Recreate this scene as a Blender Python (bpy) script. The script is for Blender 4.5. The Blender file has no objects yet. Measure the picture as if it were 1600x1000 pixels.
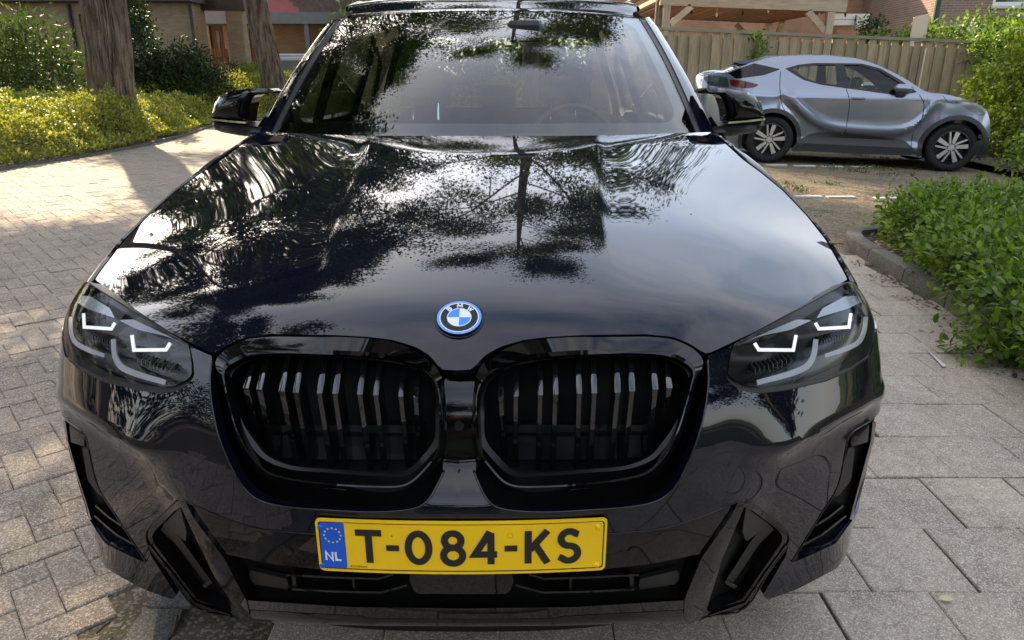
import bpy, bmesh, math, random
import numpy as np
from mathutils import Vector, Matrix
from mathutils.geometry import delaunay_2d_cdt

rng = np.random.default_rng(7)
random.seed(7)
R = math.radians
SC = bpy.context.scene
COL = SC.collection

# ------------------------------------------------------------------ camera
FPX = 1109.0                       # focal length in pixels of the 1600 px wide photograph
PITCH = R(19.24)
CAM = np.array([0.0956, -1.068, 1.376])
cd = bpy.data.cameras.new('camera')
cd.sensor_width = 36.0
cd.lens = FPX / 1600.0 * 36.0
cd.clip_start = 0.02
cd.clip_end = 600.0
cam = bpy.data.objects.new('camera', cd)
COL.objects.link(cam)
cam.location = CAM
cam.rotation_euler = (R(90) - PITCH, 0, 0)
SC.camera = cam

# ------------------------------------------------------------------ sky, sun, exposure
SUN_AZ = math.atan2(-0.515, 0.857)   # the sun stands behind the car, left of the view
SUN_EL = R(27)
w = bpy.data.worlds.new('World')
SC.world = w
w.use_nodes = True
nt = w.node_tree
nt.nodes.clear()
sky = nt.nodes.new('ShaderNodeTexSky')
sky.sky_type = 'NISHITA'
sky.sun_disc = False
sky.sun_elevation = SUN_EL
sky.sun_rotation = SUN_AZ
sky.air_density = 1.0
sky.dust_density = 1.6
sky.ozone_density = 1.0
tc = nt.nodes.new('ShaderNodeTexCoord')
mp = nt.nodes.new('ShaderNodeMapping')
mp.inputs['Scale'].default_value = (1.0, 1.0, 3.2)
nz = nt.nodes.new('ShaderNodeTexNoise')
nz.inputs['Scale'].default_value = 1.7
nz.inputs['Detail'].default_value = 7
nz.inputs['Roughness'].default_value = 0.58
cr = nt.nodes.new('ShaderNodeValToRGB')
cr.color_ramp.elements[0].position = 0.28
cr.color_ramp.elements[0].color = (0, 0, 0, 1)
cr.color_ramp.elements[1].position = 0.70
cr.color_ramp.elements[1].color = (0.75, 0.75, 0.75, 1)
mx = nt.nodes.new('ShaderNodeMix')
mx.data_type = 'RGBA'
mx.inputs['B'].default_value = (5.3, 5.2, 5.05, 1)
bg = nt.nodes.new('ShaderNodeBackground')
bg.inputs['Strength'].default_value = 0.15
wo = nt.nodes.new('ShaderNodeOutputWorld')
nt.links.new(tc.outputs['Generated'], mp.inputs['Vector'])
nt.links.new(mp.outputs['Vector'], nz.inputs['Vector'])
nt.links.new(nz.outputs['Fac'], cr.inputs['Fac'])
nt.links.new(cr.outputs['Color'], mx.inputs['Factor'])
nt.links.new(sky.outputs['Color'], mx.inputs['A'])
nt.links.new(mx.outputs['Result'], bg.inputs['Color'])
nt.links.new(bg.outputs['Background'], wo.inputs['Surface'])

sd = bpy.data.lights.new('sun', 'SUN')
sd.energy = 5.0
sd.angle = R(0.5)
sd.color = (1.0, 0.79, 0.52)
sun = bpy.data.objects.new('sun', sd)
COL.objects.link(sun)
SUNV = Vector((math.sin(SUN_AZ) * math.cos(SUN_EL), math.cos(SUN_AZ) * math.cos(SUN_EL), math.sin(SUN_EL)))
sun.rotation_euler = SUNV.to_track_quat('Z', 'Y').to_euler()
sun.location = SUNV * 40

SC.view_settings.view_transform = 'Standard'
SC.view_settings.look = 'None'
SC.view_settings.gamma = 1.0
SC.view_settings.use_curve_mapping = False
SC.view_settings.exposure = 1.72
SC.render.film_transparent = False
SC.cycles.max_bounces = 12
SC.cycles.transparent_max_bounces = 16
SC.cycles.caustics_reflective = False
SC.cycles.caustics_refractive = False

# ------------------------------------------------------------------ picture <-> place
CP, SP = math.cos(PITCH), math.sin(PITCH)
def rays(px):
    px = np.atleast_2d(np.asarray(px, float))
    a = (px[:, 0] - 800) / FPX
    b = (500 - px[:, 1]) / FPX
    return np.stack([a, CP + b * SP, -SP + b * CP], 1)
def atY(u, v, Y):
    d = rays([(u, v)])[0]
    return CAM + d * ((Y - CAM[1]) / d[1])
def atZ(u, v, Z=0.0):
    d = rays([(u, v)])[0]
    return CAM + d * ((Z - CAM[2]) / d[2])
def proj(p):
    q = np.atleast_2d(p) - CAM
    dep = q[:, 1] * CP - q[:, 2] * SP
    up = q[:, 1] * SP + q[:, 2] * CP
    return np.stack([800 + FPX * q[:, 0] / dep, 500 - FPX * up / dep], 1)

# ------------------------------------------------------------------ object helpers
def empty(name, loc, label=None, cat=None, group=None, rz=0.0, parent=None):
    o = bpy.data.objects.new(name, None)
    COL.objects.link(o)
    o.location = loc
    o.rotation_euler = (0, 0, rz)
    o.empty_display_size = 0.2
    o['wl'] = list(loc)
    tag(o, label, cat, group)
    return o
def tag(o, label=None, cat=None, group=None, kind=None):
    if label: o['label'] = label
    if cat: o['category'] = cat
    if group: o['group'] = group
    if kind: o['kind'] = kind
    return o
def wloc(p):
    l = np.zeros(3)
    while p is not None:
        l = l + np.array(p.location)
        p = p.parent
    return l
def mesh_of(name, V, Fc):
    """fast mesh: V (n,3); Fc an (m,k) array or a list of index tuples"""
    me = bpy.data.meshes.new(name)
    V = np.asarray(V, np.float32)
    if isinstance(Fc, np.ndarray):
        m, k = Fc.shape
        me.vertices.add(len(V)); me.vertices.foreach_set('co', V.ravel())
        me.loops.add(m * k); me.loops.foreach_set('vertex_index', Fc.astype(np.int32).ravel())
        me.polygons.add(m)
        me.polygons.foreach_set('loop_start', np.arange(0, m * k, k, dtype=np.int32))
        me.polygons.foreach_set('loop_total', np.full(m, k, np.int32))
        me.update(calc_edges=True)
    else:
        me.from_pydata([tuple(v) for v in V.tolist()], [], [tuple(f) for f in Fc])
        me.update()
    return me
def mk(name, V, Fc, mat, parent=None, smooth=True, angle=35, world=True, mirror=False):
    """one mesh object; world coordinates are made relative to the (unrotated) parent"""
    V = np.asarray(V, float)
    if mirror:
        V = V * np.array([-1, 1, 1])
        Fc = Fc[:, ::-1] if isinstance(Fc, np.ndarray) else [tuple(reversed(f)) for f in Fc]
    if parent is not None and world:
        V = V - wloc(parent)
    me = mesh_of(name, V, Fc)
    mats = mat if isinstance(mat, (list, tuple)) else [mat]
    for m in mats: me.materials.append(m)
    if smooth:
        me.shade_smooth()
        if angle < 180: me.set_sharp_from_angle(angle=R(angle))
    o = bpy.data.objects.new(name, me)
    COL.objects.link(o)
    if parent is not None: o.parent = parent
    return o

class MB:
    """collects boxes, tubes, grids into one mesh"""
    def __init__(s): s.V = []; s.F = []; s.n = 0
    def add(s, V, F):
        V = np.asarray(V, float).reshape(-1, 3)
        s.V.append(V)
        s.F += [tuple(int(i) + s.n for i in f) for f in F]
        s.n += len(V)
        return s
    def box(s, lo, hi, M=None, bev=0.0):
        x0, y0, z0 = lo; x1, y1, z1 = hi
        if bev > 0:
            b = min(bev, (x1-x0)*.45, (y1-y0)*.45, (z1-z0)*.45)
            V = []
            for z, i in ((z0, 1), (z0 + b, 0), (z1 - b, 0), (z1, 1)):
                e = b if i else 0
                f = b
                V += [(x0+f+e*0, y0+e, z), (x1-f, y0+e, z), (x1-e, y0+f, z), (x1-e, y1-f, z), (x1-f, y1-e, z), (x0+f, y1-e, z), (x0+e, y1-f, z), (x0+e, y0+f, z)]
            F = [tuple(range(7, -1, -1)), tuple(range(24, 32))]
            for r in range(3):
                for k in range(8):
                    a = r*8+k; c = r*8+(k+1) % 8
                    F.append((a, c, c+8, a+8))
        else:
            V = [(x0,y0,z0),(x1,y0,z0),(x1,y1,z0),(x0,y1,z0),(x0,y0,z1),(x1,y0,z1),(x1,y1,z1),(x0,y1,z1)]
            F = [(3,2,1,0),(4,5,6,7),(0,1,5,4),(1,2,6,5),(2,3,7,6),(3,0,4,7)]
        V = np.array(V, float)
        if M is not None: V = xf(M, V)
        return s.add(V, F)
    def tube(s, pts, rad, n=8, cap=True):
        pts = np.asarray(pts, float)
        rad = np.broadcast_to(np.asarray(rad, float), (len(pts),))
        T = np.gradient(pts, axis=0)
        T /= np.linalg.norm(T, axis=1)[:, None] + 1e-12
        up = np.array([0, 0, 1.0]) if abs(T[0, 2]) < .9 else np.array([1.0, 0, 0])
        V = []
        N = np.cross(T[0], up); N /= np.linalg.norm(N)
        for i in range(len(pts)):
            N = N - T[i] * np.dot(N, T[i]); N /= np.linalg.norm(N) + 1e-12
            B = np.cross(T[i], N)
            a = np.arange(n) * 2 * np.pi / n
            V.append(pts[i] + rad[i] * (np.cos(a)[:, None] * N + np.sin(a)[:, None] * B))
        V = np.concatenate(V)
        F = []
        for i in range(len(pts) - 1):
            for k in range(n):
                a = i*n+k; b = i*n+(k+1) % n
                F.append((a, b, b+n, a+n))
        if cap:
            F.append(tuple(range(n-1, -1, -1))); F.append(tuple(range((len(pts)-1)*n, len(pts)*n)))
        return s.add(V, F)
    def grid(s, G, closeu=False, flip=False):
        G = np.asarray(G, float)
        nu, nv = G.shape[:2]
        F = grid_faces(nu, nv, closeu, flip)
        return s.add(G.reshape(-1, 3), F)
    def prism(s, poly, d):
        """closed 3D polygon extruded by vector d"""
        P = np.asarray(poly, float); n = len(P)
        V = np.concatenate([P, P + np.asarray(d, float)])
        F = [tuple(range(n)), tuple(range(2*n-1, n-1, -1))]
        for k in range(n):
            F.append(((k+1) % n, k, k+n, (k+1) % n+n))
        return s.add(V, F)
    def build(s, name, mat, parent=None, smooth=True, angle=35, mirror=False, world=True):
        return mk(name, np.concatenate(s.V), s.F, mat, parent, smooth, angle, world, mirror)
def grid_faces(nu, nv, closeu=False, flip=False):
    F = []
    for i in range(nu if closeu else nu - 1):
        i2 = (i + 1) % nu
        for j in range(nv - 1):
            f = (i*nv+j, i2*nv+j, i2*nv+j+1, i*nv+j+1)
            F.append(f[::-1] if flip else f)
    return F
def xf(M, V):
    V = np.asarray(V, float)
    A = np.array(M)
    return V @ A[:3, :3].T + A[:3, 3]
def copy_obj(o, parent=None):
    c = o.copy()
    COL.objects.link(c)
    if parent is not None: c.parent = parent
    return c
def copy_tree(o, parent=None):
    c = copy_obj(o, parent)
    for ch in list(o.children): copy_tree(ch, c)
    return c
def link_copy(name, me, parent, loc, rot=(0, 0, 0), scale=(1, 1, 1)):
    o = bpy.data.objects.new(name, me)
    COL.objects.link(o)
    o.parent = parent
    o.location = loc; o.rotation_euler = rot; o.scale = scale
    return o

# ------------------------------------------------------------------ curves
def resample(P, n, closed=False):
    P = np.asarray(P, float)
    if closed: P = np.vstack([P, P[:1]])
    L = np.concatenate([[0], np.cumsum(np.linalg.norm(np.diff(P, axis=0), axis=1))])
    t = np.linspace(0, L[-1], n + 1)[:-1] if closed else np.linspace(0, L[-1], n)
    return np.stack([np.interp(t, L, P[:, k]) for k in range(P.shape[1])], 1)
def catmull(P, sub=8, closed=False):
    P = np.asarray(P, float); n = len(P)
    out = []
    rngi = range(n) if closed else range(n - 1)
    for i in rngi:
        if closed: p0, p1, p2, p3 = P[(i-1) % n], P[i], P[(i+1) % n], P[(i+2) % n]
        else: p0, p1, p2, p3 = P[max(i-1, 0)], P[i], P[i+1], P[min(i+2, n-1)]
        d1 = max(np.linalg.norm(p1-p0), 1e-9)**.5; d2 = max(np.linalg.norm(p2-p1), 1e-9)**.5; d3 = max(np.linalg.norm(p3-p2), 1e-9)**.5
        m1 = (p2-p1) + d2*((p1-p0)/d1-(p2-p0)/(d1+d2)) if np.linalg.norm(p1-p0) > 1e-9 else (p2-p1)
        m2 = (p2-p1) + d2*((p3-p2)/d3-(p3-p1)/(d2+d3)) if np.linalg.norm(p3-p2) > 1e-9 else (p2-p1)
        m1 = (p2-p1)*0 + m1; m2 = m2
        t = (np.arange(sub) / sub)[:, None]
        out.append((2*t**3-3*t**2+1)*p1 + (t**3-2*t**2+t)*m1 + (-2*t**3+3*t**2)*p2 + (t**3-t**2)*m2)
    out = np.concatenate(out)
    if not closed: out = np.vstack([out, P[-1:]])
    return out
def spline(xs, ys):
    """natural cubic spline, linear outside"""
    xs = np.asarray(xs, float); ys = np.asarray(ys, float); n = len(xs)
    h = np.diff(xs); A = np.eye(n); b = np.zeros(n)
    for i in range(1, n - 1):
        A[i, i-1] = h[i-1]; A[i, i] = 2*(h[i-1]+h[i]); A[i, i+1] = h[i]
        b[i] = 3*((ys[i+1]-ys[i])/h[i]-(ys[i]-ys[i-1])/h[i-1])
    c = np.linalg.solve(A, b)
    bb = (ys[1:]-ys[:-1])/h - h*(2*c[:-1]+c[1:])/3
    d = (c[1:]-c[:-1])/(3*h)
    def f(x):
        x = np.asarray(x, float)
        i = np.clip(np.searchsorted(xs, x) - 1, 0, n - 2)
        t = x - xs[i]
        y = ys[i] + bb[i]*t + c[i]*t*t + d[i]*t**3
        sl = bb[-1] + 2*c[-2]*h[-1] + 3*d[-1]*h[-1]**2
        y = np.where(x < xs[0], ys[0] + bb[0]*(x-xs[0]), y)
        return np.where(x > xs[-1], ys[-1] + sl*(x-xs[-1]), y)
    return f
def espline(xs, ys):
    """even spline: knots mirrored about 0"""
    f = spline(list(-np.array(xs[:0:-1], float))+list(xs), list(ys[:0:-1])+list(ys))
    return lambda x: f(np.abs(x))
def ospline(xs, ys):
    return spline(list(-np.array(xs[:0:-1], float))+list(xs), list(-np.array(ys[:0:-1], float))+list(ys))
def sstep(a, b, x):
    t = np.clip((np.asarray(x, float)-a)/(b-a), 0, 1)
    return t*t*(3-2*t)
def softplus(x, w): 
    x = np.asarray(x, float)/w
    return w*np.where(x > 30, x, np.log1p(np.exp(np.minimum(x, 30))))

# ------------------------------------------------------------------ surfaces that outlines are traced onto
class Surf:
    def __init__(s, f, a0, a1, b0, b1, n=90):
        s.f = f; s.dom = (a0, a1, b0, b1)
        A, B = np.meshgrid(np.linspace(a0, a1, n), np.linspace(b0, b1, n), indexing='ij')
        s.ab = np.stack([A.ravel(), B.ravel()], 1)
        s.px = proj(f(s.ab[:, 0], s.ab[:, 1]))
        # keep only the side turned to the viewer as starting points
        G = s.px.reshape(n, n, 2)
        da = np.gradient(G, axis=0); db = np.gradient(G, axis=1)
        det = (da[..., 0]*db[..., 1]-da[..., 1]*db[..., 0]).ravel()
        s.sg = np.sign(np.median(np.sign(det[:n*n//3])))
        ok = det*s.sg > 0
        s.ab = s.ab[ok]; s.px = s.px[ok]
        s.os = 1.0
        k = s.ab[::37]; s.os = float(np.sign(np.median(-(s.nrm(k)*(f(k[:, 0], k[:, 1])-CAM)).sum(1))))
    def inv(s, px):
        px = np.atleast_2d(np.asarray(px, float))
        a0, a1, b0, b1 = s.dom
        i = [int(np.argmin(((s.px - q)**2).sum(1))) for q in px]
        ab = s.ab[i].copy()
        e = 1e-4
        for _ in range(14):
            P = s.f(ab[:, 0], ab[:, 1]); r = proj(P) - px
            Ja = (proj(s.f(ab[:, 0]+e, ab[:, 1])) - proj(P))/e
            Jb = (proj(s.f(ab[:, 0], ab[:, 1]+e)) - proj(P))/e
            det = Ja[:, 0]*Jb[:, 1]-Ja[:, 1]*Jb[:, 0]
            det = s.sg*np.maximum(det*s.sg, 2e4)
            da = (r[:, 0]*Jb[:, 1]-r[:, 1]*Jb[:, 0])/det
            db = (Ja[:, 0]*r[:, 1]-Ja[:, 1]*r[:, 0])/det
            st = np.stack([da, db], 1)
            l = np.linalg.norm(st, axis=1, keepdims=True)
            st = st*np.minimum(1, .04/np.maximum(l, 1e-9))
            ab = ab - st
            ab[:, 0] = np.clip(ab[:, 0], a0, a1); ab[:, 1] = np.clip(ab[:, 1], b0, b1)
        bad = np.linalg.norm(proj(s.f(ab[:, 0], ab[:, 1]))-px, axis=1) > 4
        if bad.any(): ab[bad] = s.ab[np.array(i)[bad]]
        return ab
    def pt(s, px, off=0.0):
        """3D points seen at the pixels, off metres further along the view ray"""
        ab = s.inv(px)
        P = s.f(ab[:, 0], ab[:, 1])
        return along(P, off)
    def nrm(s, ab):
        e = 1e-3
        a, b = ab[:, 0], ab[:, 1]
        U = s.f(a+e, b)-s.f(a-e, b); W = s.f(a, b+e)-s.f(a, b-e)
        N = np.cross(U, W); N /= np.linalg.norm(N, axis=1)[:, None]+1e-12
        return N*s.os
def along(P, off):
    d = P-CAM
    return P + d/np.linalg.norm(d, axis=1)[:, None]*np.asarray(off).reshape(-1, 1)
def inpoly(P, poly):
    P = np.asarray(P); poly = np.asarray(poly)
    x, y = P[:, 0], P[:, 1]
    ins = np.zeros(len(P), bool)
    j = len(poly)-1
    for i in range(len(poly)):
        xi, yi = poly[i]; xj, yj = poly[j]
        c = ((yi > y) != (yj > y)) & (x < (xj-xi)*(y-yi)/((yj-yi) if yj != yi else 1e-12)+xi)
        ins ^= c
        j = i
    return ins
def polydist(P, poly):
    d = np.full(len(P), 1e9); n = len(poly)
    for i in range(n):
        a = poly[i]; b = poly[(i+1) % n]; ab = b-a
        t = np.clip(((P-a)@ab)/max(ab@ab, 1e-12), 0, 1)
        d = np.minimum(d, np.linalg.norm(P-(a+t[:, None]*ab), axis=1))
    return d
def cdt_fill(outline, holes=(), res=0.02, extra=None):
    """triangulate a 2D region with interior points; returns pts (n,2), tris"""
    loops = [np.asarray(outline, float)]+[np.asarray(h, float) for h in holes]
    lo = loops[0].min(0); hi = loops[0].max(0)
    gx = np.arange(lo[0]+res/2, hi[0], res); gy = np.arange(lo[1]+res/2, hi[1], res)
    G = np.stack(np.meshgrid(gx, gy, indexing='ij'), -1).reshape(-1, 2)
    ok = inpoly(G, loops[0])
    for h in loops[1:]: ok &= ~inpoly(G, h)
    G = G[ok]
    if len(G):
        d = np.full(len(G), 1e9)
        for l in loops: d = np.minimum(d, polydist(G, l))
        G = G[d > res*.45]
    pts = []; edges = []
    for l in loops:
        k = len(pts); n = len(l)
        pts += [Vector(p) for p in l.tolist()]
        edges += [(k+i, k+(i+1) % n) for i in range(n)]
    pts += [Vector(p) for p in G.tolist()]
    vo, eo, fo, _, _, _ = delaunay_2d_cdt(pts, edges, [], 0, 1e-6, False)
    vo = np.array([(v.x, v.y) for v in vo])
    fo = np.array([tuple(f) for f in fo if len(f) == 3])
    c = vo[fo].mean(1)
    ok = inpoly(c, loops[0])
    for h in loops[1:]: ok &= ~inpoly(c, h)
    return vo, fo[ok]
def panel(surf, outline_px, holes_px=(), res=0.02, rim=0.012, off=0.0, seg=0.012, ab_outline=None, ab_holes=(), smooth_px=True):
    """a sheet of the surface inside an outline traced in the picture, with a turned-in rim; returns V, F"""
    def dens(ab):
        n = max(6, int(np.linalg.norm(np.diff(np.vstack([ab, ab[:1]]), axis=0), axis=1).sum()/seg))
        return resample(ab, n, True)
    out = dens(surf.inv(resample(outline_px, 160, True))) if ab_outline is None else dens(np.asarray(ab_outline, float))
    hs = [dens(surf.inv(resample(h, 120, True))) for h in holes_px]+[dens(np.asarray(h, float)) for h in ab_holes]
    ab, T = cdt_fill(out, hs, res)
    P = surf.f(ab[:, 0], ab[:, 1])
    if np.any(np.asarray(off) != 0): P = along(P, off)
    N = surf.nrm(ab)
    # orientation
    tn = np.cross(P[T[:, 1]]-P[T[:, 0]], P[T[:, 2]]-P[T[:, 0]])
    fl = (tn*N[T[:, 0]]).sum(1) < 0
    T = T.copy(); T[fl] = T[fl][:, ::-1]
    V = [P]; F = [T]
    if rim > 0:
        from collections import Counter
        ed = np.concatenate([T[:, [0, 1]], T[:, [1, 2]], T[:, [2, 0]]])
        cnt = Counter(map(lambda e: (min(e), max(e)), ed.tolist()))
        be = np.array([e for e in ed.tolist() if cnt[(min(e), max(e))] == 1])
        ids = np.unique(be); mp_ = {i: k for k, i in enumerate(ids)}
        k0 = len(P); m = len(ids)
        V += [P[ids]-N[ids]*rim]
        q = np.array([(b, a, k0+mp_[a], k0+mp_[b]) for a, b in be.tolist()])
        F += [q[:, [0, 1, 2]], q[:, [0, 2, 3]]]
    return np.concatenate(V), np.concatenate(F)
# ------------------------------------------------------------------ materials
class NT:
    def __init__(s, m): s.t = m.node_tree; s.t.nodes.clear()
    def n(s, t, **kw):
        x = s.t.nodes.new(t)
        for k, v in kw.items():
            if k.startswith('i_'): x.inputs[k[2:].replace('_', ' ')].default_value = v
            else: setattr(x, k, v)
        return x
    def l(s, a, b): s.t.links.new(a, b)
    def ramp(s, fac, stops):
        r = s.n('ShaderNodeValToRGB'); e = r.color_ramp.elements
        while len(e) < len(stops): e.new(0.5)
        for x, (p, c) in zip(e, stops): x.position = p; x.color = (*c, 1) if len(c) == 3 else c
        s.l(fac, r.inputs['Fac']); return r.outputs['Color']
    def mix(s, fac, a, b, mode='MIX'):
        x = s.n('ShaderNodeMix', data_type='RGBA', blend_type=mode)
        for sock, v in (('Factor', fac), ('A', a), ('B', b)):
            i = x.inputs[sock]
            if hasattr(v, 'links') or isinstance(v, bpy.types.NodeSocket): s.l(v, i)
            elif isinstance(v, (int, float)): i.default_value = v
            else: i.default_value = (*v, 1) if len(v) == 3 else v
        return x.outputs['Result']
    def math(s, op, a, b=0.0):
        x = s.n('ShaderNodeMath', operation=op)
        for i, v in ((0, a), (1, b)):
            if isinstance(v, bpy.types.NodeSocket): s.l(v, x.inputs[i])
            else: x.inputs[i].default_value = v
        return x.outputs[0]
def newmat(name):
    m = bpy.data.materials.new(name); m.use_nodes = True
    return m, NT(m)
def pbr(name, col, rough=0.5, metal=0.0, spec=0.5, coat=0.0, bump=None, var=0.0, vscale=5.0, emis=None, ior=1.5):
    m, t = newmat(name)
    p = t.n('ShaderNodeBsdfPrincipled')
    p.inputs['Roughness'].default_value = rough
    p.inputs['Metallic'].default_value = metal
    p.inputs['Specular IOR Level'].default_value = spec
    p.inputs['IOR'].default_value = ior
    p.inputs['Coat Weight'].default_value = coat
    p.inputs['Coat Roughness'].default_value = 0.02
    o = t.n('ShaderNodeOutputMaterial')
    t.l(p.outputs[0], o.inputs[0])
    tc = t.n('ShaderNodeTexCoord')
    if var > 0:
        nz = t.n('ShaderNodeTexNoise', i_Scale=vscale, i_Detail=5.0)
        t.l(tc.outputs['Object'], nz.inputs['Vector'])
        c = t.ramp(nz.outputs['Fac'], [(0.3, tuple(x*(1-var) for x in col)), (0.7, tuple(min(x*(1+var), .95) for x in col))])
        t.l(c, p.inputs['Base Color'])
    else: p.inputs['Base Color'].default_value = (*col, 1)
    if bump:
        nz = t.n('ShaderNodeTexNoise', i_Scale=bump[0], i_Detail=3.0)
        t.l(tc.outputs['Object'], nz.inputs['Vector'])
        b = t.n('ShaderNodeBump', i_Strength=bump[1], i_Distance=bump[2] if len(bump) > 2 else 0.01)
        t.l(nz.outputs['Fac'], b.inputs['Height']); t.l(b.outputs[0], p.inputs['Normal'])
    if emis:
        p.inputs['Emission Color'].default_value = (*emis[0], 1); p.inputs['Emission Strength'].default_value = emis[1]
    return m
def leafmat(name, dark, light, trans=0.35, rough=0.45, spec=0.4):
    m, t = newmat(name)
    g = t.n('ShaderNodeNewGeometry')
    col = t.ramp(g.outputs['Random Per Island'], [(0.0, dark), (0.55, tuple((a+b)/2 for a, b in zip(dark, light))), (1.0, light)])
    p = t.n('ShaderNodeBsdfPrincipled')
    p.inputs['Roughness'].default_value = rough; p.inputs['Specular IOR Level'].default_value = spec
    t.l(col, p.inputs['Base Color'])
    tr = t.n('ShaderNodeBsdfTranslucent')
    c2 = t.mix(1.0, col, (1.25, 1.3, 0.7), 'MULTIPLY')
    t.l(c2, tr.inputs['Color'])
    ms = t.n('ShaderNodeMixShader'); ms.inputs[0].default_value = trans
    t.l(p.outputs[0], ms.inputs[1]); t.l(tr.outputs[0], ms.inputs[2])
    o = t.n('ShaderNodeOutputMaterial'); t.l(ms.outputs[0], o.inputs[0])
    return m
def glassmat(name, tint=(0.75, 0.8, 0.8), ior=1.5, rough=0.0, boost=1.0):
    m, t = newmat(name)
    g = t.n('ShaderNodeNewGeometry'); vd = t.n('ShaderNodeVectorMath', operation='DOT_PRODUCT')
    t.l(g.outputs['Normal'], vd.inputs[0]); t.l(g.outputs['Incoming'], vd.inputs[1])
    c = t.math('SUBTRACT', 1.0, t.math('ABSOLUTE', vd.outputs['Value'])); f0 = ((ior-1)/(ior+1))**2
    fr = t.math('ADD', t.math('MULTIPLY', t.math('POWER', c, 5.0), 1-f0), f0)
    fac = t.math('MINIMUM', t.math('MULTIPLY', fr, boost), 1.0)
    tr = t.n('ShaderNodeBsdfTransparent'); tr.inputs[0].default_value = (*tint, 1)
    gl = t.n('ShaderNodeBsdfGlossy'); gl.inputs['Roughness'].default_value = rough
    ms = t.n('ShaderNodeMixShader')
    t.l(fac, ms.inputs[0]); t.l(tr.outputs[0], ms.inputs[1]); t.l(gl.outputs[0], ms.inputs[2])
    o = t.n('ShaderNodeOutputMaterial'); t.l(ms.outputs[0], o.inputs[0])
    return m
def stonemat(name, base, speck, joint_grime=0.4, island=True, scale=1.0, moss=0.0):
    """exposed-aggregate concrete: pale pebbles in a grey-brown matrix"""
    m, t = newmat(name)
    g = t.n('ShaderNodeNewGeometry'); oi = t.n('ShaderNodeObjectInfo')
    rnd = t.math('FRACT', t.math('ADD', g.outputs['Random Per Island'], oi.outputs['Random']))
    big = t.n('ShaderNodeTexNoise', i_Scale=1.3, i_Detail=4.0); t.l(g.outputs['Position'], big.inputs['Vector'])
    mid = t.n('ShaderNodeTexNoise', i_Scale=22.0, i_Detail=6.0, i_Roughness=0.7); t.l(g.outputs['Position'], mid.inputs['Vector'])
    st = t.n('ShaderNodeTexNoise', i_Scale=2.6, i_Detail=7.0, i_Roughness=.68); t.l(g.outputs['Position'], st.inputs['Vector'])
    v = t.n('ShaderNodeTexVoronoi', i_Scale=150.0*scale); t.l(g.outputs['Position'], v.inputs['Vector'])
    v2 = t.n('ShaderNodeTexVoronoi', i_Scale=330.0*scale); t.l(g.outputs['Position'], v2.inputs['Vector'])
    c = t.mix(rnd, tuple(x*.82 for x in base), tuple(x*1.18 for x in base))
    c = t.mix(t.math('MULTIPLY', big.outputs['Fac'], .45), c, (base[0]*1.25, base[1]*1.1, base[2]*.92))
    c = t.mix(1.0, c, t.ramp(mid.outputs['Fac'], [(0.25, (.62, .6, .58)), (0.7, (1.12, 1.12, 1.12))]), 'MULTIPLY')
    c = t.mix(1.0, c, t.ramp(st.outputs['Fac'], [(.33, (.66, .63, .60)), (.50, (1, 1, 1)), (.68, (1.12, 1.10, 1.07))]), 'MULTIPLY')
    sep = t.n('ShaderNodeSeparateColor'); t.l(v.outputs['Color'], sep.inputs[0])
    # each pebble its own tone, only some are pale
    peb = t.ramp(sep.outputs[0], [(0.0, tuple(x*.55 for x in base)), (0.45, base), (0.72, tuple((a+b)/2 for a, b in zip(base, speck))), (1.0, speck)])
    inside = t.ramp(v.outputs['Distance'], [(0.30, (1, 1, 1)), (0.62, (0, 0, 0))])
    c = t.mix(t.math('MULTIPLY', inside, .75), c, peb)
    sep2 = t.n('ShaderNodeSeparateColor'); t.l(v2.outputs['Color'], sep2.inputs[0])
    c = t.mix(t.math('MULTIPLY', t.math('GREATER_THAN', sep2.outputs[1], .86), .55), c, speck)
    if moss > 0:
        mn = t.n('ShaderNodeTexNoise', i_Scale=3.0, i_Detail=6.0, i_Roughness=.75); t.l(g.outputs['Position'], mn.inputs['Vector'])
        c = t.mix(t.ramp(mn.outputs['Fac'], [(0.56, (0, 0, 0)), (0.68, (moss, moss, moss))]), c, (.085, .105, .03))
    p = t.n('ShaderNodeBsdfPrincipled', i_Roughness=0.85); p.inputs['Specular IOR Level'].default_value = .25
    t.l(c, p.inputs['Base Color'])
    h = t.math('ADD', t.math('MULTIPLY', v.outputs['Distance'], -.7), t.math('MULTIPLY', mid.outputs['Fac'], .9))
    b = t.n('ShaderNodeBump', i_Strength=.55, i_Distance=.004)
    t.l(h, b.inputs['Height']); t.l(b.outputs[0], p.inputs['Normal'])
    o = t.n('ShaderNodeOutputMaterial'); t.l(p.outputs[0], o.inputs[0])
    return m
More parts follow.
